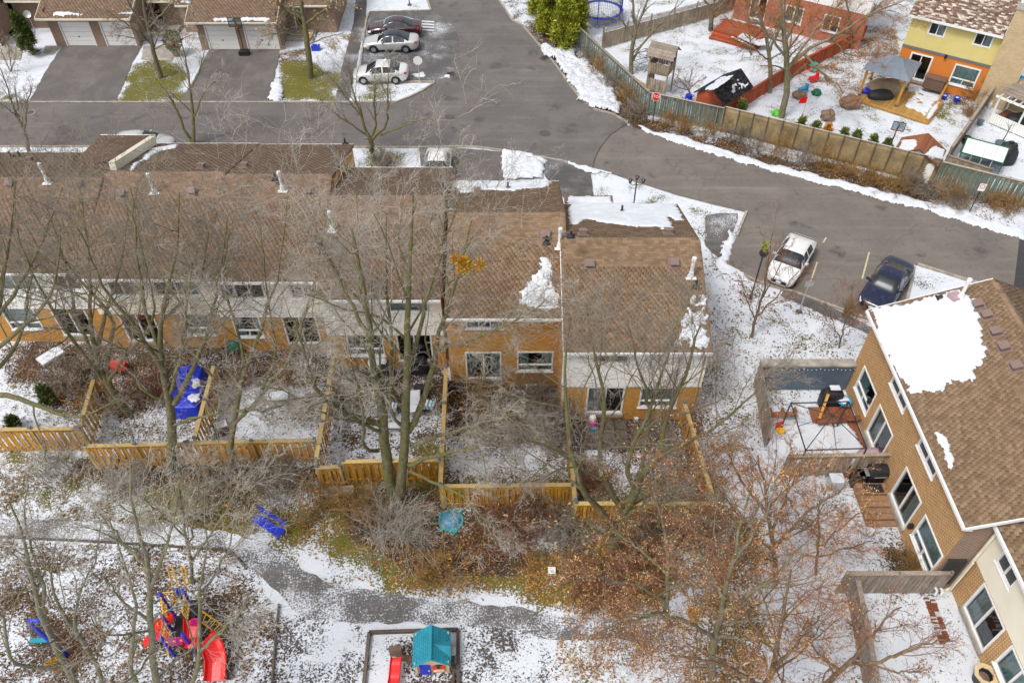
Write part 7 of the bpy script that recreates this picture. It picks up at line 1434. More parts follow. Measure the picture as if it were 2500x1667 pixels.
# ---------------------------------------------------------------- garden things, top right
t = thing('trampoline', 'round trampoline with blue pad and black safety net at the top', 'trampoline', P(1466, 46)); r = 2.0
MB().lathe([(.001, .8), (r - .25, .8), (r - .25, .78), (.001, .78)], 32).build('mat', M['snow'], t); MB().lathe([(r - .28, .78), (r, .78), (r, .86), (r - .28, .84)], 32, closed=True).build('pad', M['blue'], t)
for k in range(6):
 a = k * math.pi / 3 + .3; x, y = r * math.cos(a), r * math.sin(a); MB().tube([(x, y, 0), (x, y, .8)], .03, 6).build('leg', M['metal'], t); MB().tube([(x * 1.04, y * 1.04, .3), (x * 1.04, y * 1.04, 2.4), (x * .98, y * .98, 2.6)], .035, 6).build('net_pole', M['blue'], t)
mb = MB()
for k in range(72):
 a = k * 2 * math.pi / 72; b = (k + 1) * 2 * math.pi / 72; rr_ = r * .93; mb.tube([(rr_ * math.cos(a), rr_ * math.sin(a), .86), (rr_ * math.cos(a), rr_ * math.sin(a), 2.5)], .014, 3, caps=False)
for z in np.linspace(.9, 2.5, 13): mb.tube([(r * .93 * math.cos(a), r * .93 * math.sin(a), z) for a in np.linspace(0, 2 * math.pi, 33)], .013, 3, caps=False)
stuff(mb.build('safety_net', M['net'], t))
t = thing('play_tower', 'weathered wooden play tower with plank roof beside the green fence', 'play tower', P(1607, 226), R(-28)); s = .78
for sx in (-s, s):
 for sy in (-s, s): MB().box((sx, sy, 1.75), (.1, .1, 3.5)).build('post', M['fence_old'], t)
for z0_, z1_, sides in ((.5, 1.5, (0, 3)), (2.0, 2.75, (0, 1, 2, 3))):
 for sd in sides:
  for k in range(8):
   x = -s + (k + .5) * 2 * s / 8; c_ = {0: (x, -s - .06, 0), 1: (s + .06, x, math.pi / 2), 2: (x, s + .06, 0), 3: (-s - .06, x, math.pi / 2)}[sd]; MB().box((c_[0], c_[1], (z0_ + z1_) / 2), (2 * s / 8 - .03, .03, z1_ - z0_), rz=c_[2]).build('board', M['fence_old'], t)
MB().box((0, 0, 1.9), (2 * s, 2 * s, .08)).build('floor', M['fence_old'], t)
for sd in (-1, 1):
 for k in range(5): o_ = MB().box((0, 0, 0), (2 * s + .6, .24, .03)).build('roof_plank', M['fence_grey'], t); f = (k + .5) / 5; o_.location = (0, sd * (s + .25) * (1 - f), 3.3 + .75 * f); o_.rotation_euler = (-sd * math.atan2(.75, s + .25), 0, 0)
MB().box((-s - .1, 0, 1.7), (.04, .9, .3)).build('slide_entry', M['yellow'], t)
pl_ = thing('plank_pile', 'pile of loose timber planks between the play tower and the fence', 'plank pile', P(1565, 205))
for k in range(9): a = P(1548 + k * 2, 190 + k * 1.5, .1 + .05 * (k % 3)); b = P(1592 + k * 1.5, 218 + k, .1 + .05 * ((k + 1) % 3)); MB().beam(a, b, .14, .045).build('plank', M['wood_light'] if k % 2 else M['fence_old'], pl_, world=True)
t = thing('climbing_dome', 'thin metal climbing dome behind the bare garden tree', 'climbing dome', P(1580, 158)); rr_ = 1.35; lv = [(0, rr_, 10), (.55, rr_ * .92, 10), (1.0, rr_ * .66, 5), (1.3, 0.12, 5)]; rg = []
for li, (z, r_, n_) in enumerate(lv): rg.append([np.array([r_ * math.cos(2 * math.pi * k / n_ + li * .3), r_ * math.sin(2 * math.pi * k / n_ + li * .3), z]) for k in range(n_)])
for i in range(4):
 n_ = len(rg[i])
 for k in range(n_):
  if i: MB().tube([rg[i][k], rg[i][(k + 1) % n_]], .018, 5).build('bar', M['magenta'] if i == 3 else M['black_metal'], t)
  if i < 3:
   m_ = len(rg[i + 1]); j = int(k * m_ / n_); MB().tube([rg[i][k], rg[i + 1][j]], .018, 5).build('bar', M['black_metal'], t); MB().tube([rg[i][k], rg[i + 1][(j + 1) % m_]], .018, 5).build('bar', M['black_metal'], t)
t = thing('rain_barrel', 'blue plastic barrel beside the small gnarled tree', 'barrel', P(1678, 256)); MB().lathe([(.25, 0), (.29, .3), (.29, .6), (.25, .85), (.001, .87)], 16).build('barrel', M['blue'], t); MB().lathe([(.3, .28), (.305, .3), (.3, .32)], 16).build('hoop', M['blue'], t)
t = thing('paddling_pool', 'turquoise paddling pool leaning behind the green fence', 'pool', P(1730, 276)); MB().lathe([(.55, .0), (.62, .12), (.62, .25), (.56, .25), (.5, .08), (.001, .06)], 24).build('pool', M['turquoise'], t); MB().lathe([(.56, .25), (.63, .25), (.63, .3), (.56, .3)], 24, closed=True).build('rim', M['turquoise'], t)
def boulder(label, px, py, r, seed):
 rr = np.random.default_rng(seed); V = []; Fc = []; a, b = 14, 8
 for j in range(b + 1):
  ph = -math.pi / 2 + math.pi * j / b
  for i in range(a):
   th = 2 * math.pi * i / a; k = 1 + (rr.random() - .5) * .28; V.append((r[0] * math.cos(ph) * math.cos(th) * k, r[1] * math.cos(ph) * math.sin(th) * k, max(-.05, r[2] * .45 + r[2] * .55 * math.sin(ph) * k)))
 for j in range(b):
  for i in range(a): Fc.append((j * a + i, j * a + (i + 1) % a, (j + 1) * a + (i + 1) % a, (j + 1) * a + i))
 o = obj('boulder', V, Fc, M['stone']); o.location = tuple(P(px, py)); tag(o, label, 'boulder')
boulder('large brown boulder left of the gazebo deck', 2072, 262, (.85, .6, 1.0), 3); boulder('smaller reddish boulder in the snow below the big one', 2018, 292, (.55, .5, .8), 5); boulder('low dark boulder at the foot of the brown leaved tree', 1950, 238, (.6, .5, .5), 9)
t = thing('covered_heater', 'black covered bundle tied at the top in the greenhouse garden', 'furniture cover', P(2447, 392)); lump(P(2447, 395), (.75, .6, 1.5), 'cover_black', 'cover', t, seed=12, sq=2.6, amp=.2); q = P(2447, 395); MB().lathe([(.16, 1.42), (.1, 1.5), (.16, 1.62)], 10, q).build('tie', M['cover_black'], t, world=True)
t = thing('potted_tree', 'thin bare tree in a blue tub in the greenhouse garden', 'potted tree', P(2440, 358)); MB().lathe([(.32, 0), (.42, .35), (.38, .35), (.001, .3)], 16).build('tub', M['blue_wall'], t); MB().tube([(0, 0, .3), (.08, 0, 1.0), (.05, 0, 1.8)], [.05, .04, .02], 6).build('trunk', M['bark_grey'], t)
for k in range(7): a = k * .9; MB().tube([(.05, 0, 1.2 + k * .08), (.05 + .4 * math.cos(a), .4 * math.sin(a), 1.8 + k * .05)], [.018, .006], 4).build('branch', M['bark_grey'], t)
t = thing('propane_tank', 'white propane tank beside the pergola floor', 'gas tank', P(2414, 262)); MB().lathe([(.14, 0), (.16, .08), (.16, .35), (.1, .45), (.04, .48), (.04, .55)], 14).build('tank', M['white'], t, smooth=True); MB().lathe([(.11, .48), (.12, .48), (.12, .58), (.11, .58)], 12, closed=True).build('collar', M['white'], t)
for lb, px, py, m in (('blue glazed pot under the big orange house window', 2303, 243, 'blue'), ('dark blue pot right of the deck edge', 2333, 248, 'blue'), ('orange bucket beside the grey garden fence', 2357, 370, 'orange'), ('dark blue water butt beside the pergola corner', 2390, 305, 'blue_wall'), ('black round bin in the greenhouse garden', 2355, 350, 'black')):
 t = thing('garden_pot', lb, 'pot', P(px, py)); k = 1.3 if m == 'black' else 1; MB().lathe([(.16 * k, 0), (.24 * k, .35 * k), (.26 * k, .38 * k), (.22 * k, .38 * k), (.001, .3 * k)], 14).build('pot', M[m], t); MB().lathe([(.001, .36 * k), (.15 * k, .34 * k), (.2 * k, .3 * k)], 12).build('fill', M['snow'] if m == 'blue' else M['stone'], t)
t = thing('garden_flag', 'red and white garden banner on a thin pole in the snow', 'flag', P(1955, 296)); MB().tube([(0, 0, 0), (0, 0, 2.1)], .015, 5).build('pole', M['metal'], t); MB().slab([(0, 0, 1.5), (-.55, 0, 1.45), (-.5, 0, 1.95), (0, 0, 2.05)], (0, .012, 0)).build('flag', M['red'], t); MB().slab([(0, .02, .55), (.14, .02, .5), (.14, .02, 1.4), (0, .02, 1.45)], (0, .012, 0)).build('streamer', M['sign_white'], t); MB().slab([(-.06, .03, .2), (.1, .03, .2), (.1, .03, .6), (-.06, .03, .6)], (0, .012, 0)).build('tail', M['red'], t)
for lb, px, py, m, sh in (('lime green frog shaped toy beside the leaning trunk', 1896, 280, 'green', 0), ('bright blue rocking toy in the snow under the brown tree', 1958, 228, 'sky_blue', 1), ('green toy turtle in the snow under the brown tree', 1993, 230, 'dkgreen', 0), ('red toy car in the snow below the red fence', 1984, 200, 'red', 1), ('green disc swing hanging by the big trunk', 1918, 212, 'green', 2), ('turquoise toy picnic table near the red fence', 1980, 170, 'turquoise', 3)):
 t = thing('garden_toy', lb, 'toy', P(px, py), .4)
 if sh == 0: MB().lathe([(.35, 0), (.38, .15), (.25, .35), (.001, .42)], 14).build('body', M[m], t); MB().lathe([(.001, -.14), (.14, -.06), (.14, .06), (.001, .14)], 10, (-.42, 0, .25)).build('head', M[m], t)
 elif sh == 1: MB().box((0, 0, .35), (.8, .3, .25)).build('body', M[m], t); MB().box((.3, 0, .55), (.12, .28, .4)).build('backrest', M[m], t); MB().tube([(-.45, -.15, .2), (0, -.18, .05), (.45, -.15, .2)], .04, 6).build('rocker', M[m], t); MB().tube([(-.45, .15, .2), (0, .18, .05), (.45, .15, .2)], .04, 6).build('rocker', M[m], t)
 elif sh == 2: MB().lathe([(.08, -.03), (.26, -.03), (.26, .03), (.08, .03)], 18, (0, 0, .9), 'y', closed=True).build('disc', M[m], t); MB().tube([(0, 0, 1.1), (0, 0, 3.2)], .012, 4).build('rope', M['fence_old'], t)
 else:
  MB().box((0, 0, .5), (.9, .6, .05)).build('top', M[m], t)
  for sy in (-.5, .5): MB().box((0, sy, .28), (.9, .25, .05)).build('seat', M[m], t)
  for sx in (-.3, .3): MB().box((sx, 0, .25), (.06, .9, .5)).build('leg', M['orange'], t)
# ---------------------------------------------------------------- trees
def polytubes(Pp, Rr, sides):
 """Pp (M,n,3), Rr (M,n) -> verts, quads"""
 Mn, n, _ = Pp.shape; d = np.gradient(Pp, axis=1); d /= np.maximum(np.linalg.norm(d, axis=2, keepdims=True), 1e-9)
 ref = np.where(np.abs(d[:, :1, 2:3]) > .85, np.array([[[1., 0, 0]]]), np.array([[[0., 0, 1.]]])); u = np.cross(d, np.broadcast_to(ref, d.shape)); u /= np.maximum(np.linalg.norm(u, axis=2, keepdims=True), 1e-9); v = np.cross(d, u)
 a = np.arange(sides) * 2 * math.pi / sides
 V = Pp[:, :, None, :] + Rr[:, :, None, None] * (u[:, :, None, :] * np.cos(a)[None, None, :, None] + v[:, :, None, :] * np.sin(a)[None, None, :, None])
 base = np.arange(Mn * n).reshape(Mn, n) * sides; k = np.arange(sides); k2 = (k + 1) % sides
 b0 = base[:, :-1, None]; b1 = base[:, 1:, None]
 Fq = np.stack([b0 + k, b0 + k2, b1 + k2, b1 + k], -1).reshape(-1, 4)
 return V.reshape(-1, 3), Fq
def resample(pts, rad, n):
 pts = np.array(pts, float); seg = np.r_[0, np.cumsum(np.linalg.norm(np.diff(pts, axis=0), axis=1))]; s = np.linspace(0, seg[-1], n)
 P2 = np.stack([np.interp(s, seg, pts[:, i]) for i in range(3)], 1); Q2 = P2.copy()
 for _ in range(2): P2[1:-1] = (P2[:-2] + 2 * P2[1:-1] + P2[2:]) / 4
 return P2, np.interp(s, seg, rad)
def grow(Pp, Rr, k, t0, lr, ang, up, n, wig, g, rk=.55, rmin=.006, maxlen=9, zig=0.0, out=None, tip=.3, t1=1.0):
 Mn, m, _ = Pp.shape; Lp = np.linalg.norm(np.diff(Pp, axis=1), axis=2).sum(1)
 t = t0 + (t1 - t0) * (np.arange(k)[None, :] + g.random((Mn, k))) / k; x = t * (m - 1); i = np.minimum(x.astype(int), m - 2); f = (x - i)[..., None]; r_ = np.arange(Mn)[:, None]
 o = Pp[r_, i] * (1 - f) + Pp[r_, i + 1] * f; d = Pp[r_, i + 1] - Pp[r_, i]; d = d / np.maximum(np.linalg.norm(d, axis=2, keepdims=True), 1e-9); rad = Rr[r_, i] * (1 - f[..., 0]) + Rr[r_, i + 1] * f[..., 0]
 q = g.normal(size=o.shape); q -= (q * d).sum(2, keepdims=True) * d; q /= np.maximum(np.linalg.norm(q, axis=2, keepdims=True), 1e-9)
 a = np.radians(ang) * (.65 + .7 * g.random((Mn, k)))[..., None]; D = d * np.cos(a) + q * np.sin(a); D[..., 2] += up
 if out is not None: oo = o - np.array(out); oo[..., 2] *= .2; oo /= np.maximum(np.linalg.norm(oo, axis=2, keepdims=True), 1e-6); D += .35 * oo
 D /= np.linalg.norm(D, axis=2, keepdims=True)
 Ln = np.minimum(Lp[:, None] * lr * (.55 + .75 * g.random((Mn, k))) * (1.15 - .5 * t), maxlen)
 N_ = Mn * k; o = o.reshape(N_, 3); D = D.reshape(N_, 3); Ln = Ln.reshape(N_); rad = rad.reshape(N_); res = np.empty((N_, n, 3)); res[:, 0] = o; cur = o.copy(); sgn = 1
 sd = np.cross(D, g.normal(size=D.shape)); sd /= np.maximum(np.linalg.norm(sd, axis=1, keepdims=True), 1e-6)
 for j in range(1, n):
  D = D + g.normal(size=D.shape) * wig + sd * zig * sgn; D[:, 2] += up * .25; D /= np.linalg.norm(D, axis=1, keepdims=True); sgn = -sgn; cur = cur + D * (Ln / (n - 1))[:, None]; res[:, j] = cur
 r0 = np.maximum(rad * rk, rmin); R2 = r0[:, None] * np.linspace(1, tip, n)[None, :]; R2 = np.maximum(R2, rmin * .8)
 return res, R2
def clampz(A): A[..., 2] = np.maximum(A[..., 2], .1); return A
def limbs_from_px(base, limbs):
 out = []
 for l in limbs:
  pts = []; rad = []
  for (px, py, dy, r) in l: pts.append(PY(px, py, base[1] + dy)); rad.append(r * .72)
  out.append((np.array(pts), rad))
 return out
def tree(name, label, base, limbs, spec, bark, twig, seed, group=None, leaves=None, rm=.0068, trunk_n=1):
 """limbs: list of (points, radii); the first trunk_n are the trunk, the others main limbs; spec: list of grow() kwargs"""
 g = np.random.default_rng(seed); t = thing(name, label, 'tree', base, 0, group); L0 = [resample(p, r, 14) for p, r in limbs]
 for i, (p, r) in enumerate(L0):
  w_ = g.normal(size=p.shape) * .03; w_[0] = 0; p += w_
  V, Fq = polytubes(p[None], np.array(r)[None], 10); obj('trunk' if i < trunk_n else 'limb', V, Fq, bark, t, smooth=True, world=True)
 Pp = np.stack([p for p, _ in L0]); Rr = np.stack([np.array(r) for _, r in L0]); cen = Pp.reshape(-1, 3).mean(0); Vb = []; Fb = []; nb = 0; Vt = []; Ft = []; ntw = 0
 lev = (Pp, Rr)
 for li, kw in enumerate(spec):
  kw = dict(kw); sides = kw.pop('sides', 3); fr = kw.pop('frm', None); src = lev if fr is None else fr
  A_, B_ = grow(src[0], src[1], g=g, rmin=rm * (1.0 if li < len(spec) - 1 else .8), out=cen, **kw); clampz(A_); V, Fq = polytubes(A_, B_, sides)
  if li == 0: Vb.append(V); Fb.append(Fq + nb); nb += len(V)
  else: Vt.append(V); Ft.append(Fq + ntw); ntw += len(V)
  lev = (A_, B_)
 stuff(obj('branches', np.concatenate(Vb), np.concatenate(Fb), bark, t, smooth=True, world=True))
 cr = obj('crown', np.concatenate(Vt), np.concatenate(Ft), twig, t, world=True); stuff(cr)
 if leaves:
  cnt, lm, size = leaves; tips = lev[0][g.integers(0, len(lev[0]), cnt)]; q = tips[np.arange(cnt), g.integers(1, tips.shape[1], cnt)]; q = q + g.normal(size=q.shape) * .03; q = q[q[:, 2] > .3]
  m_ = len(q); a = g.normal(size=(m_, 3)); a /= np.linalg.norm(a, axis=1, keepdims=True); b = np.cross(a, g.normal(size=(m_, 3))); b /= np.linalg.norm(b, axis=1, keepdims=True); s = (size * (.6 + .8 * g.random(m_)))[:, None]
  V = np.stack([q, q + a * s + b * s * .5, q + a * s * 2.1, q + a * s - b * s * .5], 1).reshape(-1, 3); stuff(obj('leaves', V, np.arange(m_ * 4).reshape(m_, 4), lm, t, world=True))
 return t
BIG = [D_(k=9, t0=.3, lr=.42, ang=48, up=.12, n=7, wig=.16, sides=6, rk=.42, maxlen=4.5), D_(k=6, t0=.2, lr=.5, ang=50, up=.08, n=5, wig=.24, sides=4, rk=.42, maxlen=2.8), D_(k=4, t0=.12, lr=.58, ang=50, up=.05, n=4, wig=.28, sides=3, rk=.5, zig=.26, maxlen=1.6), D_(k=3, t0=.1, lr=.6, ang=52, up=.02, n=3, wig=.34, sides=3, zig=.34, maxlen=.95)]
def scaled(sp, **kw): return [dict(s, **{k: (v[i] if isinstance(v, (list, tuple)) else v) for k, v in kw.items()}) for i, s in enumerate(sp)]
# --- the forked tree in the centre
B = P(962, 1232); lm = limbs_from_px(B, [
 [(968,1240,0,.42),(952,1180,0,.36),(941,1130,0,.32),(938,1085,.1,.3),(944,1040,.2,.27),(933,985,.3,.23),(915,930,.3,.2),(903,880,.2,.17),(905,800,0,.14),(885,700,-.4,.1),(860,560,-.8,.05)],
 [(976,1238,-.1,.36),(981,1180,-.1,.31),(980,1130,-.1,.3),(986,1080,0,.28),(992,1000,.1,.25),(994,930,.2,.22),(998,840,.3,.18),(990,740,.4,.14),(1005,620,.8,.09),(1010,480,1.2,.04)],
 [(990,1060,0,.2),(1020,1025,.2,.19),(1040,970,.5,.18),(1056,910,.8,.16),(1062,850,1.0,.13),(1085,780,1.4,.1),(1120,680,2,.06),(1150,540,2.6,.03)],
 [(932,1035,.2,.2),(890,1022,-.2,.17),(850,1010,-.5,.14),(800,990,-.9,.12),(770,950,-1.3,.09),(745,880,-1.8,.07),(720,780,-2.4,.04)],
 [(1005,1090,0,.15),(1060,1068,-.4,.12),(1115,1050,-.8,.1),(1180,1030,-1.4,.07),(1260,1010,-2,.04)],
 [(1000,1135,-.2,.15),(1030,1120,-.6,.13),(1080,1110,-1,.11),(1150,1095,-1.6,.08),(1210,1080,-2.2,.05)],
 [(922,1100,0,.13),(890,1108,-.4,.11),(884,1080,-.6,.1),(890,1040,-.9,.08),(880,960,-1.4,.06),(850,840,-2,.03)],
 [(1000,1150,-.2,.1),(1060,1180,-1.2,.09),(1120,1200,-2,.07),(1180,1260,-2.8,.05),(1210,1330,-3.4,.03)],
 [(1062,860,1,.12),(1100,842,.8,.1),(1150,830,.4,.08),(1230,800,-.2,.05),(1330,740,-.8,.025)],
 [(994,900,.2,.15),(1020,830,.9,.12),(1040,720,1.6,.09),(1090,600,2.4,.05),(1120,470,3,.025)],
 [(905,830,0,.13),(870,760,.6,.1),(820,670,1.2,.07),(770,560,1.8,.035)],
 [(944,1000,.2,.14),(960,900,1.2,.11),(955,800,2.0,.09),(940,680,2.8,.06),(945,520,3.4,.03)],
])
tree('locust_tree', 'large forked locust tree with mossy trunks rising from the central back fence', B, lm, scaled(BIG, k=[10, 6, 5, 4]), M['bark'], M['twig_pale'], 21, trunk_n=2)
# --- mossy tree right of centre, in front of the end house
B = P(1490, 1352); lm = limbs_from_px(B, [
 [(1490,1358,0,.36),(1500,1320,0,.32),(1515,1270,0,.3),(1540,1215,.2,.27),(1562,1160,.3,.24)],
 [(1562,1165,.3,.22),(1600,1120,.5,.2),(1622,1090,.7,.17),(1620,1040,.9,.14),(1640,990,1.1,.11),(1680,900,1.4,.08),(1710,790,1.8,.04)],
 [(1525,1250,.1,.2),(1490,1205,-.2,.17),(1468,1160,-.4,.15),(1460,1110,-.5,.13),(1470,1050,-.5,.11),(1475,960,-.3,.09),(1450,860,-.1,.06),(1430,740,.2,.03)],
 [(1550,1190,.2,.17),(1525,1150,0,.14),(1540,1090,.2,.12),(1560,1050,.3,.11),(1590,1020,.4,.09),(1600,950,.6,.07),(1640,840,.8,.04)],
 [(1505,1290,-.1,.2),(1450,1225,-.8,.17),(1405,1180,-1.2,.14),(1398,1110,-1.4,.11),(1385,1020,-1.5,.09),(1372,900,-1.5,.06),(1390,780,-1.6,.03)],
 [(1600,1120,.5,.13),(1660,1085,.3,.1),(1720,1060,0,.08),(1800,1000,-.4,.05),(1870,930,-.8,.025)],
 [(1560,1165,.3,.14),(1580,1080,1.2,.11),(1590,1000,1.8,.09),(1560,900,2.2,.06),(1530,780,2.6,.03)],
 [(1470,1170,-.4,.1),(1420,1140,-1,.08),(1340,1090,-1.6,.06),(1260,1070,-2.2,.03)],
 [(1515,1270,0,.13),(1560,1240,-1,.1),(1620,1230,-1.6,.08),(1700,1180,-2.4,.04)],
])
tree('maple_tree', 'mossy many limbed bare tree in front of the end townhouse', B, lm, scaled(BIG, k=[9, 6, 5, 4], up=[.2, .12, .08, .04], zig=[0, 0, .1, .15]), M['bark'], M['twig_grey'], 22)
# --- left trees behind and at the fences
B = P(420, 1150); lm = limbs_from_px(B, [
 [(420,1152,0,.32),(420,1080,0,.28),(417,1010,0,.26),(416,960,0,.25),(400,920,.1,.2),(390,880,.2,.17),(382,840,.3,.15),(400,760,.5,.12),(418,690,.8,.1),(430,600,1.2,.06),(440,470,1.6,.03)],
 [(425,985,0,.2),(445,945,.2,.17),(470,900,.4,.14),(500,840,.7,.11),(520,760,1.0,.08),(535,660,1.4,.05),(560,520,1.8,.025)],
 [(402,925,.1,.15),(380,870,-.2,.13),(340,810,-.5,.11),(300,760,-.8,.09),(250,700,-1.2,.06),(190,560,-1.6,.03)],
 [(400,780,.5,.1),(450,730,1,.08),(490,690,1.4,.06),(510,560,2,.03)],
 [(416,960,0,.12),(440,880,-1,.1),(455,780,-1.6,.08),(470,640,-2.2,.04)],
 [(420,1040,0,.1),(470,1020,-.8,.08),(540,1010,-1.6,.06),(590,960,-2.2,.03)],
 [(385,850,.3,.12),(350,740,1.2,.09),(330,600,1.8,.06),(320,460,2.4,.025)],
])
tree('locust_tree', 'bare locust tree standing left of the blue tarp garden fence', B, lm, scaled(BIG, k=[10, 6, 5, 4]), M['bark'], M['twig_grey'], 23)
B = P(318, 1010); lm = limbs_from_px(B, [
 [(318,1015,0,.28),(300,990,0,.25),(270,955,0,.23),(255,930,.1,.21),(240,890,.2,.18),(225,830,.4,.15),(215,760,.6,.12),(225,690,.8,.09),(210,560,1.2,.05),(190,440,1.6,.025)],
 [(270,955,0,.18),(250,860,.4,.15),(300,800,.8,.12),(280,760,1,.1),(200,700,1.2,.08),(130,590,1.6,.05),(60,480,2,.025)],
 [(255,930,.1,.14),(200,860,-.3,.12),(150,790,-.6,.1),(110,730,-.8,.08),(85,690,-1,.06),(40,560,-1.4,.03)],
 [(240,890,.2,.13),(180,760,.8,.1),(170,680,1.2,.08),(120,520,1.6,.04)], [(260,940,.1,.13),(310,860,-.5,.1),(380,800,-1,.08),(370,690,-1.4,.05),(330,540,-1.8,.025)],
 [(235,870,.2,.12),(260,760,1,.09),(300,640,1.6,.06),(310,500,2,.03)],
])
tree('locust_tree', 'bare locust tree leaning left in the second garden from the left edge', B, lm, scaled(BIG, k=[10, 6, 5, 4]), M['bark'], M['twig_grey'], 24)
B = P(-40, 1075); lm = limbs_from_px(B, [
 [(-40,1080,0,.3),(-50,980,0,.26),(-40,880,.2,.22),(-10,780,.4,.17),(10,680,.8,.12),(30,540,1.2,.06),(40,420,1.6,.03)],
 [(-40,960,0,.2),(30,970,-.3,.17),(80,985,-.5,.15),(135,1010,-.8,.12),(200,1020,-1.2,.08),(280,980,-1.6,.04)],
 [(-40,880,.2,.16),(30,820,-.2,.13),(100,760,-.4,.1),(140,690,-.4,.07),(150,560,-.6,.03)], [(-45,930,.1,.15),(20,880,.6,.12),(60,800,1.2,.09),(80,640,1.8,.04)], [(-10,780,.4,.13),(50,690,.8,.1),(110,580,1.2,.06),(150,460,1.6,.03)],
])
tree('locust_tree', 'bare locust tree reaching in from the left edge over the garden', B, lm, scaled(BIG, k=[9, 6, 5, 4]), M['bark'], M['twig_grey'], 25)
tree('locust_tree', 'slimmer bare tree leaning right across the snowy square garden', P(560, 1165) * np.array([1, 1, 0]), limbs_from_px(P(560, 1165), [
 [(560,1165,0,.2),(565,1080,.1,.18),(570,1000,.3,.16),(600,900,.5,.13),(630,820,.8,.11),(660,740,1.1,.08),(690,620,1.5,.05),(700,480,2,.025)],
 [(566,1040,.2,.13),(640,960,.1,.11),(700,900,.1,.1),(730,830,.2,.09),(745,760,.4,.07),(780,640,.8,.04),(800,500,1.2,.02)], [(600,900,.5,.1),(580,800,1.1,.08),(540,700,1.5,.06),(560,560,2,.03)], [(570,1000,.3,.1),(650,1000,-.5,.08),(720,980,-1,.05)], [(640,950,.2,.09),(680,850,1,.07),(650,720,1.6,.05),(640,560,2.2,.025)]]),
 scaled(BIG, k=[10, 6, 5, 4]), M['bark'], M['twig_pale'], 26)
# --- playground trees, their feet below the picture
def px_tree(name, label, bpx, limbs, spec, bark, twig, seed, **kw):
 B = P(*bpx); return tree(name, label, B, limbs_from_px(B, limbs), spec, bark, twig, seed, **kw)
px_tree('locust_tree', 'pale barked tree leaning over the blue swing, bottom left', (215, 1740), [
 [(215,1745,0,.2),(190,1680,0,.18),(160,1620,0,.16),(130,1560,.1,.15),(105,1520,.2,.13),(85,1480,.3,.12),(90,1420,.5,.09),(60,1340,.8,.07),(30,1220,1.1,.03)],
 [(160,1620,0,.12),(145,1635,-.2,.11),(80,1635,-.4,.1),(30,1625,-.6,.08),(10,1540,-.8,.06),(-20,1420,-1,.03)], [(105,1520,.2,.09),(110,1440,.5,.08),(85,1360,.9,.06),(60,1290,1.2,.04),(70,1180,1.6,.02)], [(225,1740,0,.13),(260,1660,.2,.12),(220,1600,.4,.11),(190,1560,.6,.1),(160,1510,.8,.08),(120,1450,1,.06),(130,1330,1.4,.03)], [(190,1560,.6,.08),(180,1480,.9,.06),(230,1380,1.2,.04),(250,1270,1.6,.02)]],
 scaled(BIG, k=[7, 4, 4, 2], maxlen=[3, 1.8, 1.0, .6]), M['bark_grey'], M['twig_pale'], 31, rm=.006, trunk_n=1)
px_tree('locust_tree', 'pale barked many stemmed tree in front of the play structure', (385, 1790), [
 [(385,1800,0,.2),(382,1700,0,.17),(375,1600,.1,.15),(368,1500,.3,.13),(365,1420,.5,.11),(345,1340,.8,.08),(330,1240,1.1,.05),(310,1120,1.5,.025)],
 [(380,1760,0,.13),(325,1660,-.2,.11),(312,1600,-.2,.1),(330,1540,0,.08),(345,1470,.1,.06),(300,1380,.3,.04),(270,1260,.5,.02)], [(392,1770,0,.14),(470,1680,.2,.12),(485,1640,.3,.11),(488,1590,.5,.09),(490,1530,.7,.08),(480,1450,.9,.07),(500,1380,1.1,.05),(510,1290,1.4,.03),(500,1190,1.8,.02)], [(366,1440,.5,.09),(385,1390,.7,.08),(410,1330,1,.06),(425,1270,1.3,.04),(430,1170,1.7,.02)], [(488,1590,.5,.07),(540,1540,.3,.05),(600,1480,0,.03)], [(370,1520,.3,.08),(300,1470,.6,.05),(250,1400,.9,.03)], [(355,1380,.7,.07),(300,1320,1.2,.05),(240,1250,1.6,.025)], [(480,1460,.9,.06),(540,1380,1.4,.045),(580,1280,1.8,.025)]],
 scaled(BIG, k=[8, 4, 4, 2], maxlen=[3, 1.8, 1.0, .6]), M['bark_grey'], M['twig_pale'], 32, rm=.006)
px_tree('locust_tree', 'small bare tree whose pale twigs spread over the path left of the bench', (470, 1420), [
 [(470,1425,0,.12),(468,1370,0,.1),(450,1300,.2,.08),(440,1230,.5,.06),(430,1140,.8,.03)], [(468,1370,0,.08),(510,1310,.2,.06),(560,1240,.5,.045),(590,1150,.8,.025)], [(452,1310,.2,.06),(400,1260,0,.05),(330,1200,-.2,.03)], [(460,1340,.1,.06),(480,1240,.8,.045),(490,1140,1.2,.025)]],
 scaled(BIG, k=[9, 5, 4, 2], maxlen=[2.4, 1.6, .9, .6]), M['bark_grey'], M['twig_pale'], 33, rm=.0065)
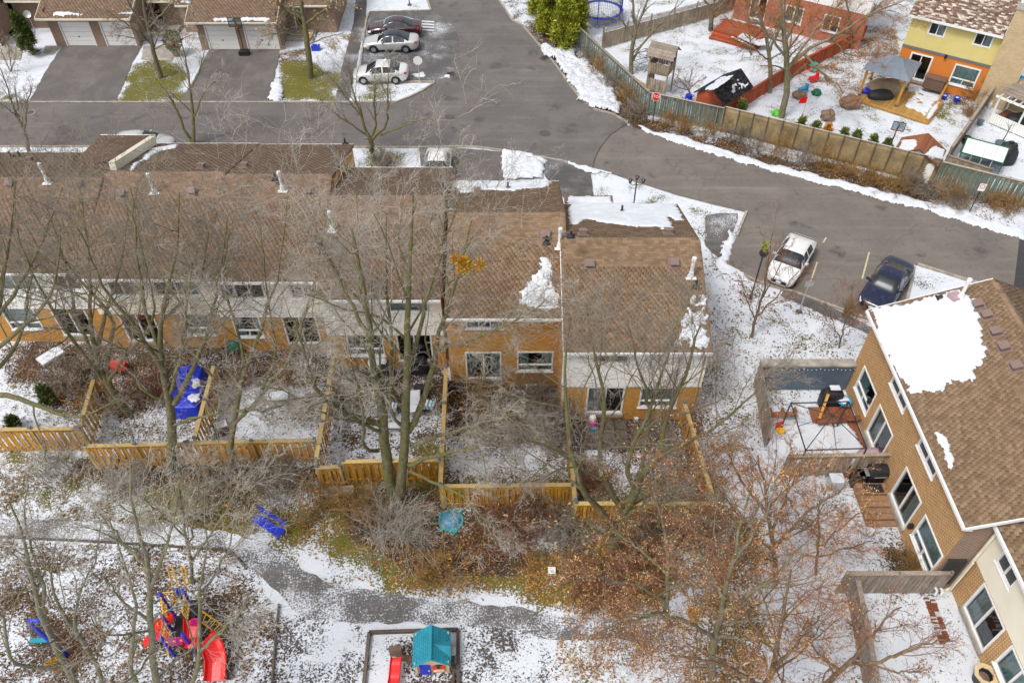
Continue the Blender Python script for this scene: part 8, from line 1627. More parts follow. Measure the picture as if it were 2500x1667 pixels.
# --- reddish trees with clinging pale leaves, bottom right of centre
LSP = scaled(BIG, k=[10, 6, 4, 3], up=[.02, -.02, -.05, -.06], zig=[0, 0, .05, .08], ang=[62, 55, 45, 45], maxlen=[4, 2.3, 1.3, .7])
px_tree('birch_tree', 'reddish twigged tree with clinging tan leaves, left of the pair at bottom centre', (1632, 1530), [
 [(1632,1535,0,.16),(1626,1460,0,.14),(1630,1400,.1,.12),(1632,1340,.3,.1),(1620,1280,.5,.07),(1600,1200,.8,.04)], [(1628,1470,0,.1),(1570,1430,-.4,.08),(1500,1420,-.8,.06),(1420,1400,-1.2,.03)], [(1628,1440,0,.1),(1700,1380,.2,.08),(1760,1330,.4,.05),(1800,1270,.6,.03)], [(1630,1490,0,.1),(1580,1500,-1,.07),(1500,1530,-1.8,.05),(1420,1560,-2.4,.025)], [(1632,1400,.1,.08),(1560,1340,.6,.06),(1490,1290,1,.03)], [(1630,1420,.1,.08),(1690,1430,-.8,.06),(1760,1440,-1.4,.03)]],
 LSP, M['bark_grey'], M['twig_red'], 41, leaves=(6000, M['leaf_orange'], .026), rm=.0062)
px_tree('birch_tree', 'reddish twigged tree with clinging tan leaves, right of the pair at bottom centre', (1735, 1650), [
 [(1735,1655,0,.2),(1740,1590,0,.18),(1750,1540,0,.16),(1765,1480,.2,.13),(1780,1400,.5,.1),(1800,1310,.8,.07),(1830,1200,1.2,.04)], [(1745,1560,0,.12),(1690,1520,-.4,.1),(1620,1500,-.8,.07),(1530,1500,-1.2,.04)], [(1760,1500,.1,.12),(1830,1450,.1,.1),(1900,1400,.1,.07),(1960,1330,.2,.04)], [(1770,1460,.2,.1),(1720,1380,.8,.08),(1690,1290,1.2,.04)], [(1748,1550,0,.1),(1820,1560,-.8,.08),(1900,1570,-1.4,.04)], [(1790,1370,.6,.09),(1860,1280,.8,.06),(1900,1190,1,.03)]],
 LSP, M['bark_grey'], M['twig_red'], 42, leaves=(6500, M['leaf_orange'], .026), rm=.0062)
px_tree('birch_tree', 'orange brown leafy twigged tree overhanging the left edge of the right gardens', (1895, 1420), [
 [(1895,1425,0,.16),(1890,1350,0,.14),(1880,1280,.2,.11),(1870,1200,.5,.08),(1850,1110,.8,.04)], [(1890,1350,0,.1),(1830,1290,-.2,.08),(1770,1220,-.3,.05),(1730,1150,-.4,.03)], [(1888,1330,.1,.1),(1950,1270,.1,.08),(2010,1220,.2,.05),(2060,1190,.2,.03)], [(1885,1300,.2,.09),(1920,1210,.6,.06),(1960,1130,.9,.03)], [(1880,1260,.3,.08),(1810,1180,.9,.05),(1770,1090,1.3,.03)], [(1892,1370,0,.09),(1840,1360,-1,.06),(1780,1380,-1.6,.03)]],
 LSP, M['bark_brown'], M['twig_red'], 43, leaves=(7000, M['leaf_orange'], .03), rm=.0062)
px_tree('birch_tree', 'dense reddish tree between the path and the right gardens at the bottom', (1850, 1730), [
 [(1850,1740,0,.2),(1870,1680,0,.17),(1890,1620,.1,.14),(1905,1560,.3,.11),(1915,1480,.6,.07),(1930,1390,.9,.04)], [(1870,1680,0,.12),(1800,1640,-.2,.1),(1730,1610,-.4,.07),(1640,1600,-.6,.04)], [(1888,1630,.1,.1),(1950,1570,0,.07),(2000,1500,0,.04)], [(1895,1600,.2,.09),(1840,1530,.6,.07),(1800,1450,1,.04)], [(1880,1650,0,.09),(1830,1700,-.8,.06),(1740,1720,-1.4,.03)]],
 LSP, M['bark_brown'], M['twig_red'], 44, leaves=(4500, M['leaf_orange'], .026), rm=.006)
px_tree('cherry_tree', 'brown branched tree spreading over the bottom right snowy garden', (1975, 1720), [
 [(1975,1725,0,.15),(2020,1660,0,.13),(2060,1630,.1,.12),(2090,1600,.2,.11)], [(2088,1602,.2,.1),(2110,1570,.3,.08),(2140,1540,.4,.07),(2155,1510,.5,.05),(2200,1480,.7,.03)], [(2075,1620,.1,.1),(2130,1622,0,.09),(2200,1595,.1,.07),(2260,1570,.2,.05),(2310,1560,.3,.03)], [(2090,1600,.2,.07),(2100,1540,.6,.05),(2115,1490,.9,.03)], [(2130,1622,0,.06),(2180,1640,-.3,.045),(2250,1640,-.5,.025)], [(2050,1640,0,.07),(1990,1590,.3,.05),(1960,1530,.6,.03)]],
 scaled(BIG, k=[8, 6, 4, 2], up=.04, zig=0, maxlen=[2.0, 1.2, .7, .4]), M['bark_brown'], M['twig_red'], 45, rm=.006, leaves=(700, M['leaf_orange'], .025))
px_tree('cherry_tree', 'thin reddish branched tree in front of the lower right brick garden', (1990, 1400), [
 [(1990,1405,0,.09),(1995,1350,0,.08),(2000,1290,.2,.06),(1995,1230,.4,.04)], [(1995,1340,0,.06),(2050,1290,.1,.05),(2100,1250,.2,.03)], [(1995,1360,0,.06),(2060,1340,0,.05),(2130,1320,0,.025)], [(1998,1310,.1,.05),(1950,1260,.3,.04),(1920,1210,.5,.02)]],
 scaled(BIG, k=[8, 6, 4, 3], up=.03, zig=0, maxlen=[1.8, 1.1, .7, .4]), M['bark_brown'], M['twig_red'], 46, rm=.006, leaves=(2500, M['leaf_orange'], .025))
# --- saplings on the lawn to the right
SAP = scaled(BIG, k=[8, 5, 3, 2], t0=[.15, .2, .1, .1], up=[.3, .15, .1, .05], ang=[45, 40, 40, 40], zig=0, maxlen=[1.9, .9, .5, .3])
px_tree('young_tree', 'bare sapling on the snowy lawn between the row and the parked white car', (1832, 822), [[(1832,826,0,.12),(1842,790,0,.1),(1858,740,0,.085),(1868,690,.1,.07),(1876,640,.2,.05),(1885,570,.4,.025)], [(1850,770,0,.07),(1885,735,.2,.055),(1920,700,.4,.04),(1950,660,.5,.02)], [(1845,780,0,.06),(1825,740,0,.045),(1812,690,0,.025)], [(1860,730,0,.05),(1900,660,.3,.035),(1920,610,.5,.02)]], SAP, M['bark_brown'], M['twig_red'], 51, leaves=(260, M['leaf_rust'], .03))
px_tree('young_tree', 'small bare sapling with a mulch ring beside the golden brick wall', (2048, 848), [[(2048,850,0,.07),(2056,810,0,.055),(2068,770,.1,.04),(2078,720,.2,.02)], [(2052,830,0,.04),(2035,795,0,.03),(2025,755,0,.015)], [(2056,810,0,.04),(2085,785,.1,.03),(2105,750,.2,.015)]], SAP, M['bark_brown'], M['twig_red'], 52, leaves=(120, M['leaf_rust'], .025))
# --- road side trees in front of the row
RSP = scaled(BIG, k=[9, 6, 5, 2], up=[.2, .12, .05, .02], maxlen=[3, 1.8, 1.0, .6])
px_tree('road_tree', 'bare kerbside tree at the far left end of the road', (72, 372), [[(74,376,0,.2),(66,345,0,.17),(60,325,0,.15),(45,290,.2,.12),(30,255,.4,.09),(20,215,.6,.06),(0,165,.8,.03)], [(60,325,0,.12),(62,290,.2,.1),(66,250,.4,.07),(78,215,.6,.04)], [(45,290,.2,.08),(15,262,0,.05),(-20,240,-.2,.03)]], RSP, M['bark_dark'], M['twig_grey'], 61)
px_tree('road_tree', 'bare two stemmed kerbside tree above the middle of the row', (470, 352), [[(472,356,0,.22),(474,330,0,.2),(472,300,.1,.17),(468,250,.3,.13),(463,195,.5,.09),(455,150,.7,.06),(440,90,1,.03)], [(470,350,0,.18),(452,320,0,.15),(440,295,0,.13),(430,260,.1,.1),(412,230,.2,.07),(380,190,.3,.03)], [(474,285,.1,.1),(490,240,.3,.08),(510,210,.4,.06),(545,190,.5,.03)], [(465,220,.4,.08),(490,170,.7,.05),(500,120,1,.03)]], RSP, M['bark'], M['twig_pale'], 62)
px_tree('road_tree', 'bare spreading tree with pruned stubs in the front garden of the row', (912, 392), [[(914,398,0,.26),(908,365,0,.23),(905,340,0,.21)], [(908,345,0,.18),(890,320,0,.15),(885,290,.1,.13),(870,250,.3,.1),(858,210,.5,.07),(850,160,.7,.03)], [(910,340,0,.16),(925,325,0,.14),(945,310,0,.12),(948,270,.2,.1),(946,230,.4,.08),(950,170,.7,.04)], [(905,345,0,.13),(920,300,.4,.11),(912,260,.6,.09),(915,200,.9,.05)], [(895,330,0,.1),(860,305,-.3,.08),(820,280,-.6,.05),(780,240,-.8,.025)], [(930,330,0,.1),(980,310,-.4,.07),(1040,290,-.8,.04)], [(885,290,.1,.08),(840,230,0,.05),(800,180,0,.03)]], RSP, M['bark'], M['twig_pale'], 63)
px_tree('lawn_tree', 'dark trunked tree on the left green lawn between the driveways', (392, 190), [[(394,195,0,.3),(385,160,0,.26),(372,115,.1,.22),(362,70,.3,.2),(352,20,.6,.16),(345,-40,1,.1)], [(370,110,.1,.12),(330,70,-.2,.1),(290,50,-.4,.06),(255,20,-.5,.03)], [(362,70,.3,.12),(400,30,.4,.1),(440,-10,.5,.05)], [(366,90,.2,.1),(320,20,.2,.08),(300,-30,.2,.04)], [(375,120,.1,.08),(420,100,-.4,.06),(470,85,-.6,.03)]], scaled(RSP, up=[-.05, -.12, -.15, -.1]), M['bark_dark'], M['twig_grey'], 64, leaves=(900, M['leaf_orange'], .05))
px_tree('lawn_tree', 'stout trunked tree on the right green lawn beside the walkway', (760, 190), [[(760,196,0,.38),(755,150,0,.34),(750,100,.1,.3),(742,50,.3,.26),(735,0,.6,.2),(730,-50,1,.12)], [(745,60,.3,.14),(800,20,0,.1),(840,-20,-.2,.06)], [(742,50,.3,.13),(690,20,.2,.1),(650,-10,.1,.05)], [(750,90,.2,.09),(690,80,-.4,.06),(640,90,-.6,.03)], [(752,110,.1,.08),(800,90,-.5,.05),(840,80,-.8,.025)]], scaled(RSP, up=[-.05, -.12, -.15, -.1]), M['bark'], M['twig_grey'], 65, leaves=(1500, M['leaf_orange'], .055))
px_tree('garden_shrub_tree', 'thin multi stemmed shrub tree in the snow at the far left lawn', (28, 175), [[(28,178,0,.06),(24,140,0,.05),(18,100,.1,.03)], [(28,178,0,.05),(8,140,0,.04),(-5,90,.1,.02)], [(28,175,0,.05),(40,130,.1,.035),(38,95,.2,.02)]], scaled(SAP, k=[6, 5, 4, 2]), M['bark_brown'], M['twig_grey'], 66)
# --- garden trees, top right
px_tree('garden_tree', 'grey trunked bare tree just inside the green fence corner', (1542, 180), [[(1541,184,0,.28),(1540,150,0,.25),(1545,110,0,.23),(1553,70,.1,.2),(1546,30,.3,.15),(1542,-20,.6,.1)], [(1552,75,.1,.16),(1570,30,.3,.13),(1585,-10,.5,.09)], [(1543,150,0,.14),(1570,105,.2,.12),(1600,70,.4,.1),(1640,30,.6,.06),(1670,0,.8,.03)], [(1548,95,0,.1),(1520,50,0,.07),(1480,40,-.2,.04)], [(1590,80,.3,.07),(1640,70,.3,.05),(1680,50,.3,.03)]], scaled(RSP, k=[6, 5, 4, 2]), M['bark_grey'], M['twig_grey'], 71)
px_tree('garden_tree', 'small gnarled fruit tree beside the black roofed shed', (1685, 250), [[(1686,252,0,.1),(1685,235,0,.085),(1680,215,0,.07)], [(1681,218,0,.06),(1665,200,0,.05),(1650,180,.1,.03)], [(1682,220,0,.06),(1700,200,.1,.05),(1725,190,.2,.03)], [(1681,216,0,.05),(1685,190,.3,.04),(1690,165,.5,.02)], [(1683,222,0,.05),(1660,215,-.3,.04),(1640,205,-.5,.02)]], scaled(SAP, k=[6, 5, 3, 2], up=.1), M['bark_brown'], M['twig_red'], 72)
px_tree('garden_tree', 'huge bare tree with rusty clinging leaves behind the tan screen', (1908, 285), [[(1906,290,0,.36),(1915,250,0,.33),(1925,200,.1,.3),(1922,150,.2,.28),(1915,100,.4,.25),(1912,50,.6,.2),(1912,-10,1,.12)], [(1922,170,.2,.22),(1955,130,.3,.2),(1985,110,.4,.17),(2030,95,.5,.14),(2080,60,.6,.11),(2140,30,.7,.08),(2220,-5,.8,.04)], [(1915,110,.4,.18),(1940,50,.7,.14),(1955,0,1,.09)], [(1960,130,.3,.15),(1990,160,-.3,.12),(2015,185,-.6,.1),(2040,200,-.9,.07),(2060,230,-1.2,.04)], [(1918,140,.2,.14),(1880,90,.2,.11),(1850,40,.3,.08),(1820,0,.4,.04)], [(2030,95,.5,.1),(2060,130,.2,.08),(2100,140,0,.05),(2150,130,-.2,.03)], [(1935,150,.2,.12),(2000,60,.8,.1),(2050,10,1.2,.05)]], scaled(RSP, k=[11, 6, 5, 2], up=.02), M['bark_grey'], M['twig_red'], 73, leaves=(9000, M['leaf_rust'], .035))
px_tree('garden_tree', 'second grey trunk left of the huge rusty leaved tree', (1878, 225), [[(1878,230,0,.26),(1882,180,0,.24),(1878,130,.1,.2),(1868,80,.3,.17),(1850,20,.6,.12),(1840,-30,1,.06)], [(1878,130,.1,.13),(1900,70,.4,.1),(1915,10,.7,.05)], [(1880,150,.1,.1),(1840,120,0,.08),(1800,100,-.2,.04)]], scaled(RSP, k=[9, 6, 4, 3], up=.02), M['bark_grey'], M['twig_red'], 74, leaves=(1200, M['leaf_rust'], .035))
px_tree('garden_tree', 'stubby pollarded trunk by the weathered fence below the red house', (1735, 75), [[(1734,79,0,.3),(1737,50,0,.27),(1742,25,.1,.24)], [(1741,28,.1,.15),(1720,0,.2,.1),(1700,-20,.3,.05)], [(1742,26,.1,.15),(1770,5,.2,.1),(1800,-10,.3,.05)], [(1743,25,.1,.12),(1745,-10,.4,.08)]], scaled(RSP, k=[6, 5, 4, 2]), M['bark_dark'], M['twig_red'], 75, leaves=(500, M['leaf_rust'], .035))

px_tree('garden_tree', 'rusty twigged tree right of the red house below the top edge', (2080, 120), [[(2080,124,0,.16),(2078,80,0,.14),(2072,30,.2,.1),(2060,-20,.5,.06)], [(2078,85,0,.1),(2120,40,.1,.08),(2160,0,.3,.04)], [(2078,90,0,.1),(2030,60,-.2,.07),(1985,40,-.3,.04)], [(2079,100,0,.08),(2130,90,-.6,.05),(2180,100,-1,.03)]], scaled(RSP, k=[10, 6, 4, 2], up=.02), M['bark_brown'], M['twig_red'], 76, leaves=(3500, M['leaf_rust'], .035))
px_tree('garden_tree', 'grey twigged tree in front of the red house steps', (1835, 135), [[(1835,138,0,.12),(1832,95,0,.1),(1828,50,.2,.07),(1820,0,.5,.04)], [(1833,100,0,.07),(1870,60,.1,.05),(1900,20,.3,.03)], [(1832,95,0,.07),(1790,60,-.2,.05),(1760,30,-.3,.03)]], scaled(RSP, k=[9, 6, 4, 3], up=.02), M['bark_grey'], M['twig_red'], 77, leaves=(700, M['leaf_rust'], .03))
# ---------------------------------------------------------------- leaf clumps caught in the trees
def clump(label, px, py, Y, r, m, cnt=1500, seed=1):
 c = PY(px, py, Y); g = np.random.default_rng(seed); a = g.normal(size=(cnt, 3)); a /= np.linalg.norm(a, axis=1, keepdims=True); sub_ = g.normal(size=(9, 3)) * r * .5; q = c + sub_[g.integers(0, 9, cnt)] + a * r * .5 * (g.random(cnt)[:, None] ** .35); b = g.normal(size=(cnt, 3)); b /= np.linalg.norm(b, axis=1, keepdims=True); s = r * .22
 V = np.stack([q, q + (a + b * .7) * s, q + (b - a * .3) * s], 1).reshape(-1, 3); t = thing('leaf_nest', label, 'leaf nest', c); n_ = cnt * 3 // 4
 stuff(obj('leaves', V[:n_ * 3], np.arange(n_ * 3).reshape(-1, 3), M[m], t, world=True)); stuff(obj('inner_leaves', V[n_ * 3:], np.arange((cnt - n_) * 3).reshape(-1, 3), M['needle'], t, world=True))
clump('round orange and green leaf clump caught in the top of the central tree', 1133, 642, 21.6, .34, 'leaf_rust'); clump('small yellow green leaf clump in the sapling near the white car', 1866, 602, float(P(1832, 822)[1]) + .3, .2, 'needle', 500, 2); clump('orange leaf clump in the tree over the blue swing', 137, 1622, float(P(215, 1740)[1]) - .05, .22, 'leaf_rust', 700, 3); clump('orange leaf clump among the reddish trees at bottom centre', 1690, 1502, float(P(1735, 1650)[1]), .25, 'leaf_rust', 700, 4)

# ---------------------------------------------------------------- evergreens and shrubs
def conifer(name, label, px, py, hgt, r, m, cnt, seed, shape=1.0, group=None, cat='tree', size=.11):
 b = P(px, py); g = np.random.default_rng(seed); t = thing(name, label, cat, b, 0, group); MB().tube([(0, 0, 0), (0, 0, hgt * .8)], [r * .12, r * .03], 6).build('trunk', M['bark_brown'], t)
 nb = 70; ba = g.random(nb) * 2 * math.pi; bz = g.random(nb) ** .9; bd = (.35 + .65 * g.random(nb)); k = g.integers(0, nb, cnt)
 prof = np.minimum(1, (bz + .12) / .22) * (1 - bz) ** (.75 * shape) * r; cx = np.cos(ba) * prof * bd; cy = np.sin(ba) * prof * bd; c = np.stack([cx, cy, .08 * hgt + bz * hgt * .9], 1)
 q = c[k] + g.normal(size=(cnt, 3)) * np.array([r * .16, r * .16, hgt * .045]); q[:, 2] = np.maximum(q[:, 2], .05)
 o_ = q * np.array([1, 1, 0]); o_ /= np.maximum(np.linalg.norm(o_, axis=1, keepdims=True), 1e-6); d = o_ * .6 + np.array([0, 0, .7]) + g.normal(size=(cnt, 3)) * .45; d /= np.linalg.norm(d, axis=1, keepdims=True); s_ = np.cross(d, g.normal(size=(cnt, 3))); s_ /= np.linalg.norm(s_, axis=1, keepdims=True); z = (size * (.5 + g.random(cnt)))[:, None]
 V = np.stack([q - s_ * z * .28, q + s_ * z * .28, q + d * z + s_ * z * .12, q + d * z * 1.3 - s_ * z * .05], 1).reshape(-1, 3)
 stuff(obj('crown', V, np.arange(cnt * 4).reshape(-1, 4), m, t)); return t
conifer('cedar_tree', 'dark pointed cedar beside the garage entry at the top left', 82, 134, 3.6, .95, M['needle_dark'], 9000, 1, .9)
for i, (px, py, h_, r_, lb) in enumerate(((1378, 118, 4.2, 1.25, 'bright green cedar nearest the road, lowest of the clump'), (1345, 82, 4.8, 1.35, 'bright green cedar, middle of the clump beside the road'), (1318, 40, 4.6, 1.2, 'bright green cedar at the upper left of the roadside clump'), (1398, 88, 4.6, 1.2, 'bright green cedar at the right of the clump, against the fence end'))): conifer('cedar_tree', lb, px, py, h_, r_, M['needle'], 14000, 10 + i, .5, 'roadside cedars', size=.17)
for i, (px, py) in enumerate(((1951, 322), (1985, 331), (2014, 338), (2054, 348), (2084, 355), (2124, 364), (2158, 374))): conifer('cedar_shrub', ['first small cedar from the left in the row behind the tan screen', 'second small cedar from the left behind the tan screen', 'third small cedar behind the tan screen, turning brown', 'fourth small cedar behind the tan screen', 'fifth small cedar behind the tan screen', 'sixth small cedar behind the tan screen, left of the hoop', 'small cedar at the right end of the row, at the hoop pole'][i], px, py, 1.15, .42, M['needle_young'] if i != 2 else M['leaf_rust'], 1100, 30 + i, .8, 'small cedars behind the screen', 'shrub', size=.12)
conifer('cedar_shrub', 'young green cedar at the foot of the red fence', 1805, 290, 1.5, .5, M['needle_young'], 1300, 40, .8, None, 'shrub', .13); conifer('cedar_shrub', 'small dark cedar in the front corner of the far left garden', 40, 1045, .9, .4, M['needle_dark'], 1000, 41, .7, None, 'shrub', .1); conifer('cedar_shrub', 'tall thin cedar hedge along the second garden from the left', 125, 985, 1.4, .4, M['needle_dark'], 1400, 42, .4, None, 'shrub', .1)
BUSHES = {}
def twig_bush(label, px, py, r, hgt, m, stems=60, seed=1, k2=6, rm=.007, leaves=0, lm=None, group=None, name='bare_shrub', droop=0.0):
 b = P(px, py); g = np.random.default_rng(seed); t = thing(name, label, 'shrub', b, 0, group); key = (m.name, bool(leaves), seed % 2, droop > .09)
 if key in BUSHES:
  src, r0, h0 = BUSHES[key]; t.scale = (r / r0, r / r0, hgt / h0); t.rotation_euler = (0, 0, g.random() * 6.28)
  for ch in src.children: c = bpy.data.objects.new(ch.name.split('.')[0], ch.data); C.objects.link(c); c.parent = t; stuff(c)
  return t
 if key: BUSHES[key] = (t, r, hgt)
 a = g.random(stems) * 2 * math.pi; tl = np.abs(g.normal(size=stems)) * .5; n = 6
 d = np.stack([np.cos(a) * np.sin(tl), np.sin(a) * np.sin(tl), np.cos(tl)], 1); a2 = g.random(stems) * 6.283; rr_ = r * .75 * np.sqrt(g.random(stems)); st = np.stack([np.cos(a2) * rr_, np.sin(a2) * rr_, np.zeros(stems)], 1); Ln = hgt * (.6 + .5 * g.random(stems)); Pp = np.empty((stems, n, 3)); cur = st; Pp[:, 0] = cur
 for j in range(1, n): d = d + g.normal(size=d.shape) * .13; d[:, :2] *= 1.12; d[:, 2] -= droop; d /= np.linalg.norm(d, axis=1, keepdims=True); cur = cur + d * (Ln / (n - 1))[:, None]; Pp[:, j] = cur
 Pp[..., 2] = np.maximum(Pp[..., 2], .02); Rr = np.linspace(.016, rm, n)[None] * np.ones((stems, 1)); V, Fq = polytubes(Pp, Rr, 4); stuff(obj('stems', V, Fq, m, t))
 A_, B_ = grow(Pp, Rr, k2, .3, .45, 40, .03, 4, .25, g, rmin=rm * .9); A2, B2 = grow(A_, B_, 3, .2, .5, 40, 0, 3, .25, g, rmin=rm * .8); clampz(A_); V1, F1 = polytubes(A_, B_, 3); V2, F2 = polytubes(A2, B2, 3); stuff(obj('twigs', np.concatenate([V1, V2]), np.concatenate([F1, F2 + len(V1)]), m, t))
 if leaves:
  q = A2.reshape(-1, 3)[g.integers(0, A2.size // 3, leaves)]; u = g.normal(size=(leaves, 3)) * .05; v = g.normal(size=(leaves, 3)) * .05; stuff(obj('leaves', np.stack([q, q + u, q + v], 1).reshape(-1, 3), np.arange(leaves * 3).reshape(-1, 3), lm, t))
 return t
S_ = M['twig_straw']; Gt = M['twig_grey']
BUSH = [(1440, 150, .9, 1.5, 'brown twiggy bush along the green fence, first from the cedars'), (1465, 185, .9, 1.6, 'brown twiggy bush along the green fence, second from the cedars'), (1495, 215, 1.0, 1.6, 'brown twiggy bush along the green fence, above the snow bank'), (1530, 250, 1.0, 1.7, 'brown twiggy bush along the green fence, left of the fence corner'), (1552, 285, .9, 1.5, 'brown twiggy bush at the fence corner left of the stop sign'), (1628, 305, .7, 1.2, 'golden twiggy bush just right of the stop sign'), (1668, 322, .75, 1.25, 'golden twiggy bush, second right of the stop sign'), (1725, 332, .8, 1.1, 'grey brown bush at the end of the green fence'), (1845, 365, .8, 1.2, 'brown twiggy bush against the tan screen, near its left end'), (2060, 425, .8, 1.2, 'brown twiggy bush below the tan screen, left of three'), (2120, 445, .9, 1.3, 'brown twiggy bush below the tan screen, middle of three'), (2185, 462, .9, 1.3, 'brown twiggy bush below the tan screen, right of three'), (2250, 478, 1.0, 1.5, 'large brown bush at the right end of the tan screen'), (2310, 488, 1.0, 1.5, 'large brown bush in front of the right green fence'), (2340, 510, .8, 1.2, 'low brown bush beside the small white sign'), (2420, 500, .8, 1.1, 'brown bush right of the small white sign'), (1795, 345, .8, 1.5, 'dry vine tangle on the left end of the tan screen'), (1900, 380, .8, 1.6, 'dry vine tangle on the tan screen under the huge tree'), (1960, 398, .8, 1.5, 'dry vine tangle on the middle of the tan screen'), (2010, 410, .8, 1.6, 'dry vine tangle right of the middle of the tan screen'), (2220, 455, .8, 1.7, 'tall dry vine tangle near the right end of the tan screen'), (2460, 515, .9, 1.3, 'brown bush at the right edge of the verge')]
for i, (px, py, r_, h_, lb) in enumerate(BUSH): twig_bush(lb, px, py, r_, h_, S_ if i in (5, 6, 9, 10) or i % 2 else Gt, 45, 100 + i, 5, .009, 150 if i > 7 else 60, M['leaf_rust'], 'verge bushes')
twig_bush('big tangled bush of pale bending twigs under the forked tree', 975, 1310, 1.5, 2.3, M['twig_pale'], 90, 130, 7, .007, 0, None, None, 'bare_shrub', .12); twig_bush('tangled brown shrub left of the forked trunk', 905, 1250, 1.1, 1.6, M['twig_straw'], 80, 131, 6, .007, 0, None, None, 'bare_shrub', .08); twig_bush('low brown shrub right of the turtle sandbox', 1235, 1315, 1.4, 1.6, M['twig_red'], 90, 132, 6, .007, 200, M['leaf_orange'], None, 'bare_shrub', .1); twig_bush('dense bare shrub filling the upper part of the all brick house garden', 1290, 1000, 1.7, 2.0, M['twig_grey'], 95, 133, 7, .007, 0); twig_bush('dense bare shrub at the fence in the all brick house garden', 1340, 1060, 1.2, 1.8, M['twig_grey'], 90, 134, 7, .007, 0); twig_bush('dark twiggy shrub under the golden fence left of the gate', 690, 1195, 1.6, 1.5, M['twig_grey'], 80, 135, 6, .007, 0, None, None, 'bare_shrub', .06)
twig_bush('pale twig shrub below the left back fence', 150, 1150, 1.4, 1.7, M['twig_pale'], 60, 136, 6, .007); twig_bush('pale twig shrub below the middle back fence', 330, 1190, 1.6, 1.9, M['twig_pale'], 70, 137, 6, .007); twig_bush('straw coloured grass clump beside the orange house corner', 2375, 240, .9, 1.7, S_, 70, 138, 6, .01, 120, M['needle_young']); twig_bush('brown seed head shrub along the grey garden fence', 2362, 280, .7, 1.0, S_, 45, 139, 5, .009); twig_bush('leafy orange shrub at the nose of the navy car', 2068, 770, .45, 1.1, S_, 40, 140, 5, .008, 350, M['leaf_rust']); twig_bush('brown shrub in the dark bed below the lower right window', 2230, 1400, .8, 1.1, S_, 60, 141, 6, .006); twig_bush('reddish bramble behind the lower reddish trees', 1560, 1400, 1.5, 1.4, M['twig_red'], 100, 142, 6, .007, 500, M['leaf_orange']); twig_bush('reddish bramble below the end garden fence corner', 1690, 1300, 1.4, 1.6, M['twig_red'], 100, 143, 6, .007, 600, M['leaf_orange'])
twig_bush('bare front garden shrub below the spreading pruned tree', 945, 405, .8, 1.2, Gt, 50, 144, 5, .009)

MORE = [(845, 1000, 1.0, 1.4, 'brown shrub at the left fence of the striped chair garden'), (700, 940, 1.0, 1.3, 'bare shrub under the patio door of the snowy square garden'), (590, 935, .9, 1.2, 'bare shrub at the house end of the snowy square garden'), (760, 1010, .8, 1.3, 'bare shrub at the right fence of the snowy square garden'), (270, 985, 1.1, 1.5, 'brown brush left of the leaning locust trunk'), (360, 960, 1.1, 1.5, 'brown brush between the leaning locust and the blue tarp'), (180, 930, 1.1, 1.4, 'brown brush beside the thin cedar hedge'), (1180, 985, 1.2, 1.7, 'bare brush at the step of the all brick house'), (1230, 1060, 1.2, 1.5, 'low bare brush in the middle of the all brick garden'), (1600, 1090, 1.1, 1.6, 'bare shrub in the upper right of the end house garden'), (1680, 1150, 1.0, 1.5, 'bare shrub at the right fence of the end house garden'), (1440, 1180, 1.0, 1.3, 'bare shrub in the lower left of the end house garden'), (560, 1190, 1.5, 1.4, 'brown brush below the fence of the snowy square garden'), (790, 1230, 1.3, 1.4, 'brown brush right below the garden gate step'), (1290, 1280, 1.3, 1.4, 'brown brush under the all brick garden fence'), (1380, 1300, 1.4, 1.5, 'brown brush between the two golden back fences'), (1070, 1400, 1.1, 1.1, 'low brown brush above the path, right of the pale bush'), (1450, 1440, 1.5, 1.3, 'leafy brown brush right of the utility cover'), (1600, 1310, 1.3, 1.5, 'leafy brown brush below the end garden back fence'), (470, 1240, 1.4, 1.2, 'pale low brush left of the blue bench')]
for i, (px, py, r_, h_, lb) in enumerate(MORE): twig_bush(lb, px, py, r_, h_, [M['twig_grey'], M['twig_straw'], M['twig_red']][i % 3] if i < 19 else M['twig_pale'], 60, 200 + i, 6, .0062, 120, M['leaf_orange'], 'garden and park brush')
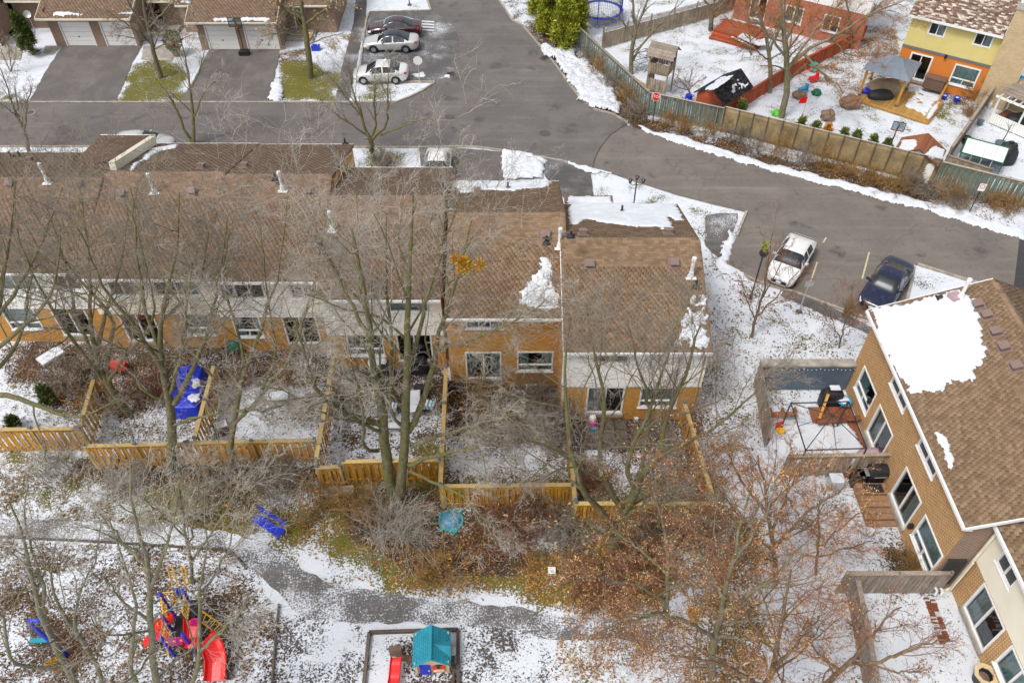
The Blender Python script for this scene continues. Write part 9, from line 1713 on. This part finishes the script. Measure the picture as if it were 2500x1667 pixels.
# fallen leaves lying in drifts
def litter(pxpoly, cnt, seed, label, m='leaf_fallen', sz=.042):
 g = np.random.default_rng(seed); pw = [P(*p)[:2] for p in pxpoly]; lo = np.min(pw, 0); hi = np.max(pw, 0); q = lo + (hi - lo) * g.random((cnt * 4, 2)); k = pip(q[:, 0], q[:, 1], pw) & (vnoise(q[:, 0], q[:, 1], 1.1, seed) * .6 + vnoise(q[:, 0], q[:, 1], 4, seed + 1) * .4 + g.random(len(q)) * .25 > .62); q = q[k][:cnt]; n_ = len(q)
 c = np.c_[q, .025 + .03 * g.random(n_)]; a = g.random(n_) * 6.283; s = (sz * (.5 + g.random(n_)))[:, None]; u = np.c_[np.cos(a), np.sin(a), g.normal(size=n_) * .3]; v = np.c_[-np.sin(a), np.cos(a), g.normal(size=n_) * .3] * .65
 o = stuff(obj('leaf_litter', np.stack([c - u * s, c - v * s, c + u * s, c + v * s], 1).reshape(-1, 3), np.arange(n_ * 4).reshape(-1, 4), M[m])); tag(o, label, 'leaves')
M['leaf_fallen'] = leaf_mat('leaf_fallen', (0.16, 0.07, 0.02), (0.3, 0.15, 0.04), (0.5, 0.3, 0.1)); M['leaf_brown'] = leaf_mat('leaf_brown', (0.06, 0.03, 0.015), (0.14, 0.075, 0.03), (0.3, 0.17, 0.06))
litter([(620,1200),(1300,1240),(1330,1480),(940,1445),(700,1330)], 3200, 1, 'orange fallen leaves on the grass between the fence and the path'); litter([(1260,1330),(1760,1260),(1780,1560),(1300,1480)], 5500, 2, 'thick orange leaf litter under the reddish trees'); litter([(0,1120),(640,1130),(640,1300),(0,1260)], 4500, 3, 'brown leaf litter below the left back fences', 'leaf_brown'); litter([(0,1320),(560,1345),(670,1480),(660,1700),(0,1700)], 7000, 4, 'brown mulch chips and leaves in the playground snow', 'leaf_brown', .04); litter([(1360,1560),(1860,1480),(1880,1700),(1350,1700)], 2200, 5, 'tan leaves on the snow at the bottom centre'); litter([(0,870),(1740,960),(1745,1220),(0,1070)], 8000, 6, 'brown leaves scattered through the back gardens of the row', 'leaf_brown'); litter([(1400,110),(1600,290),(2480,520),(2480,560),(1560,310)], 6000, 7, 'rusty leaves along the verge below the road fence', 'leaf_fallen', .05); litter([(1700,560),(1860,700),(2080,790),(2080,870),(1700,1250)], 1500, 8, 'scattered brown leaves on the lawn right of the row', 'leaf_brown', .05)
